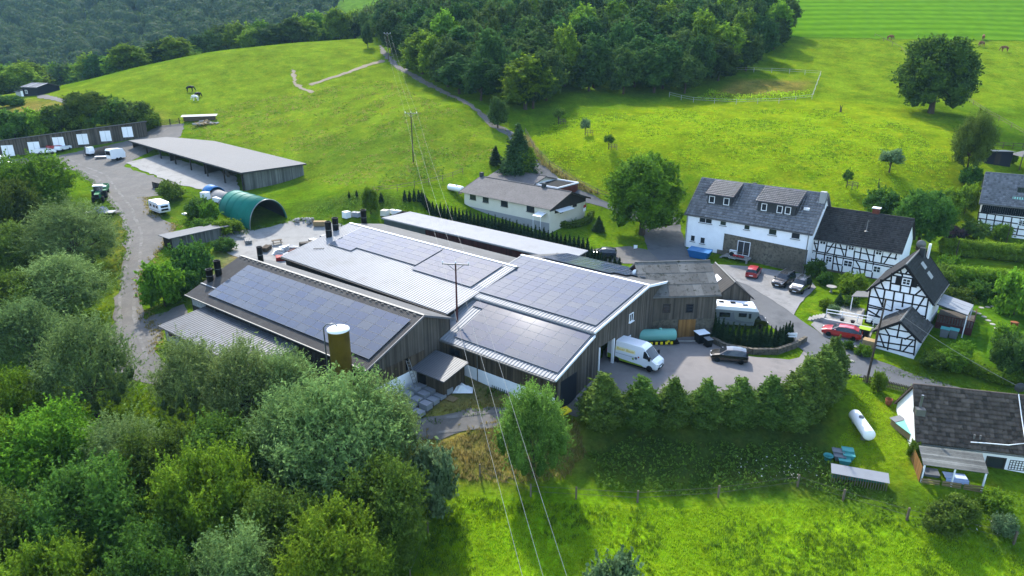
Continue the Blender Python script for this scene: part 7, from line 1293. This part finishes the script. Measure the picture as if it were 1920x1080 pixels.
growth('cottage_weeds','weeds and flowers before the tiled cottage',[(1700,950),(1860,925),(1930,930),(1930,1010),(1800,985)],22,.7,.10,'weed',patch=.2)
growth('wood_floor','undergrowth between the trees of the creek wood',[(-96,40),(-60,38),(-8,34),(-8,50),(-20,54),(-30,58),(-50,72),(-62,88),(-74,104),(-84,118),(-110,128)],8,1.6,.2,'weed',world=True,patch=.1)
growth('weed_field','weedy patch between tunnel and white roofed shed',[(552,395),(600,375),(690,362),(760,372),(770,400),(720,402),(640,412),(590,405)],14,.9,.14,'weed',patch=.2)
growth('tunnel_weeds','weeds along the green tunnel',[(330,418),(370,400),(460,430),(470,440),(395,442)],22,.8,.12,'weed',patch=.15)
growth('track_weeds','weeds round the bushes beside the farm track',[(275,560),(262,520),(300,475),(330,480),(400,500),(350,560),(300,600)],18,.5,.1,'weed',patch=.3)
growth('garden_bank','rough growth on the bank between lane and garden hedge',[(1640,690),(1720,690),(1800,715),(1930,745),(1930,765),(1800,735),(1700,712)],24,.5,.08,'weed',patch=.2)
growth('garden_beds','planting along the garden hedges',[(1770,555),(1930,565),(1930,590),(1850,575),(1780,575)],22,1.2,.11,'weed',patch=.2)
growth('terrace_bed','flower bed left of the gable house',[(1530,585),(1560,565),(1612,570),(1605,580),(1560,590)],30,.6,.07,'weed',patch=.2)
past=GP([(300,235),(420,200),(560,170),(720,150),(860,210),(930,260),(930,290),(860,322),(700,362),(600,345),(470,285)])
grass('pasture_tussocks','tussocks scattered over the horse pasture',past,1.0,.2,'grass_deep',6,world=True,wid=.10,patch=.5)
grass('pasture_straw','straw coloured stems in the horse pasture',past,1.2,.2,'grass_dry',5,world=True,wid=.08,patch=.45)
orch=GP([(1000,255),(1050,220),(1260,205),(1540,205),(1700,235),(1780,300),(1770,400),(1560,385),(1290,328),(1220,330),(1120,362),(1030,300)])
grass('orchard_tussocks','tussocks scattered over the orchard meadow',orch,1.4,.20,'grass_deep',6,world=True,wid=.10,patch=.54)
grass('orchard_grass','light grass tufts of the orchard meadow',orch,2.6,.16,'grass_blade',6,world=True,wid=.10,patch=.45)
growth('pasture_scrub','low scrub around the pasture pole',GP([(740,305),(790,280),(850,285),(870,310),(800,340),(700,352)]),5,1.3,.22,'weed',world=True,patch=.42)
growth('paddock_growth','reedy growth along the sunken paddock rim',[(1300,188),(1330,172),(1400,182),(1520,170),(1520,184),(1400,194)],8,1.0,.22,'grass_blade',patch=.2)
growth('bank_blossom','white flower heads over the bank undergrowth',[(1380,870),(1500,850),(1560,900),(1480,915),(1380,905)],3,1.5,.09,'blossom',patch=.35,cat='flowers')
growth('cottage_blossom','white flower heads in the weeds by the cottage',[(1740,990),(1800,970),(1890,985),(1890,1015),(1790,1005)],4,1.1,.09,'blossom',patch=.3,cat='flowers')
def verge(name,label,pts,per,material,h=.3,spread=.45,wid=.05):
    P=[np.array(p) for p in GP(pts)]; Q=[]
    for a,b in zip(P,P[1:]):
        n=int(np.hypot(*(b-a))*per); t=rng.random((n,1)); Q.append(a+(b-a)*t+rng.normal(0,spread,(n,2)))
    Q=np.concatenate(Q); keep=vnoise(Q[:,0],Q[:,1],3.)>.40; Q=Q[keep]; m=len(Q); bl=6; k=np.repeat(np.arange(m),bl); q=len(k); X,Y=Q[k,0]+rng.normal(0,.1,q),Q[k,1]+rng.normal(0,.1,q); Z=hgt(Q[:,0],Q[:,1])[k]+.03; a=rng.uniform(0,6.28,q); hh=h*(.4+.9*rng.random(q)); la=rng.uniform(0,6.28,q); w_=wid*(.6+.8*rng.random(q))
    V=np.stack([np.stack([X-np.cos(a)*w_,Y-np.sin(a)*w_,Z],1),np.stack([X+np.cos(a)*w_,Y+np.sin(a)*w_,Z],1),np.stack([X+np.cos(la)*.5*hh,Y+np.sin(la)*.5*hh,Z+hh],1)],1).reshape(-1,3)
    tag(put(name,npmesh(name,V,np.arange(3*q).reshape(-1,3),material,rng.random(q))),label,'grass',kind='stuff')
verge('track_verge','weedy grass fringe along the farm track',[(140,320),(170,340),(205,380),(225,405),(238,440),(228,500),(215,580),(205,650),(215,700)],9,'weed'); verge('track_verge','straw fringe along the inner side of the farm track',[(275,370),(282,400),(330,425),(320,445),(300,470),(262,520),(262,560),(275,600),(300,625),(290,660)],9,'grass_dry'); verge('lane_fringe','weedy fringe of the gravel lane',[(600,800),(700,840),(780,830),(850,815),(930,800),(1000,785),(1060,775)],9,'grass_dry'); verge('lane_fringe','grass fringe above the gravel lane',[(760,790),(850,775),(940,765),(1010,755)],9,'weed',.22)
verge('yard_fringe','weeds at the edge of the storage yard',[(395,440),(440,432),(480,432),(550,412),(640,420),(640,455)],7,'weed',.4); verge('road_fringe','grass fringe along the village lane',[(1290,470),(1320,500),(1380,520)],8,'weed',.2,.25); verge('road_fringe','grass fringe at the lower edge of the village lane',[(1520,670),(1570,700),(1640,712),(1690,725),(1780,745),(1880,770)],9,'grass_blade',.22,.25); verge('road_fringe','grass fringe at the upper edge of the village lane',[(1560,640),(1620,668),(1720,705),(1800,728),(1900,752)],9,'weed',.3,.3); verge('forecourt_fringe','weeds along the front edge of the forecourt',[(1090,765),(1150,745),(1300,738),(1450,738),(1560,730)],8,'weed',.35)
verge('barn_fringe','weeds along the foot of the barns',[(905,735),(975,740),(1030,740),(1060,720)],10,'weed',.4,.3)
# ---------------------------------------------------------------- haze
def haze():
    m,nt,b=_nt('air'); nt.nodes.remove(b); v=_n(nt,'ShaderNodeVolumePrincipled'); v.inputs['Color'].default_value=(.42,.76,1.0,1); v.inputs['Density'].default_value=.000085; v.inputs['Anisotropy'].default_value=.0
    nt.links.new(v.outputs[0],nt.nodes['Material Output'].inputs['Volume']); M['air']=m
    k=MB(); k.box(-1300,1300,-200,1700,-12,235); tag(k.build('haze','air'),'pale blue haze filling the valley','haze',kind='stuff')
haze()
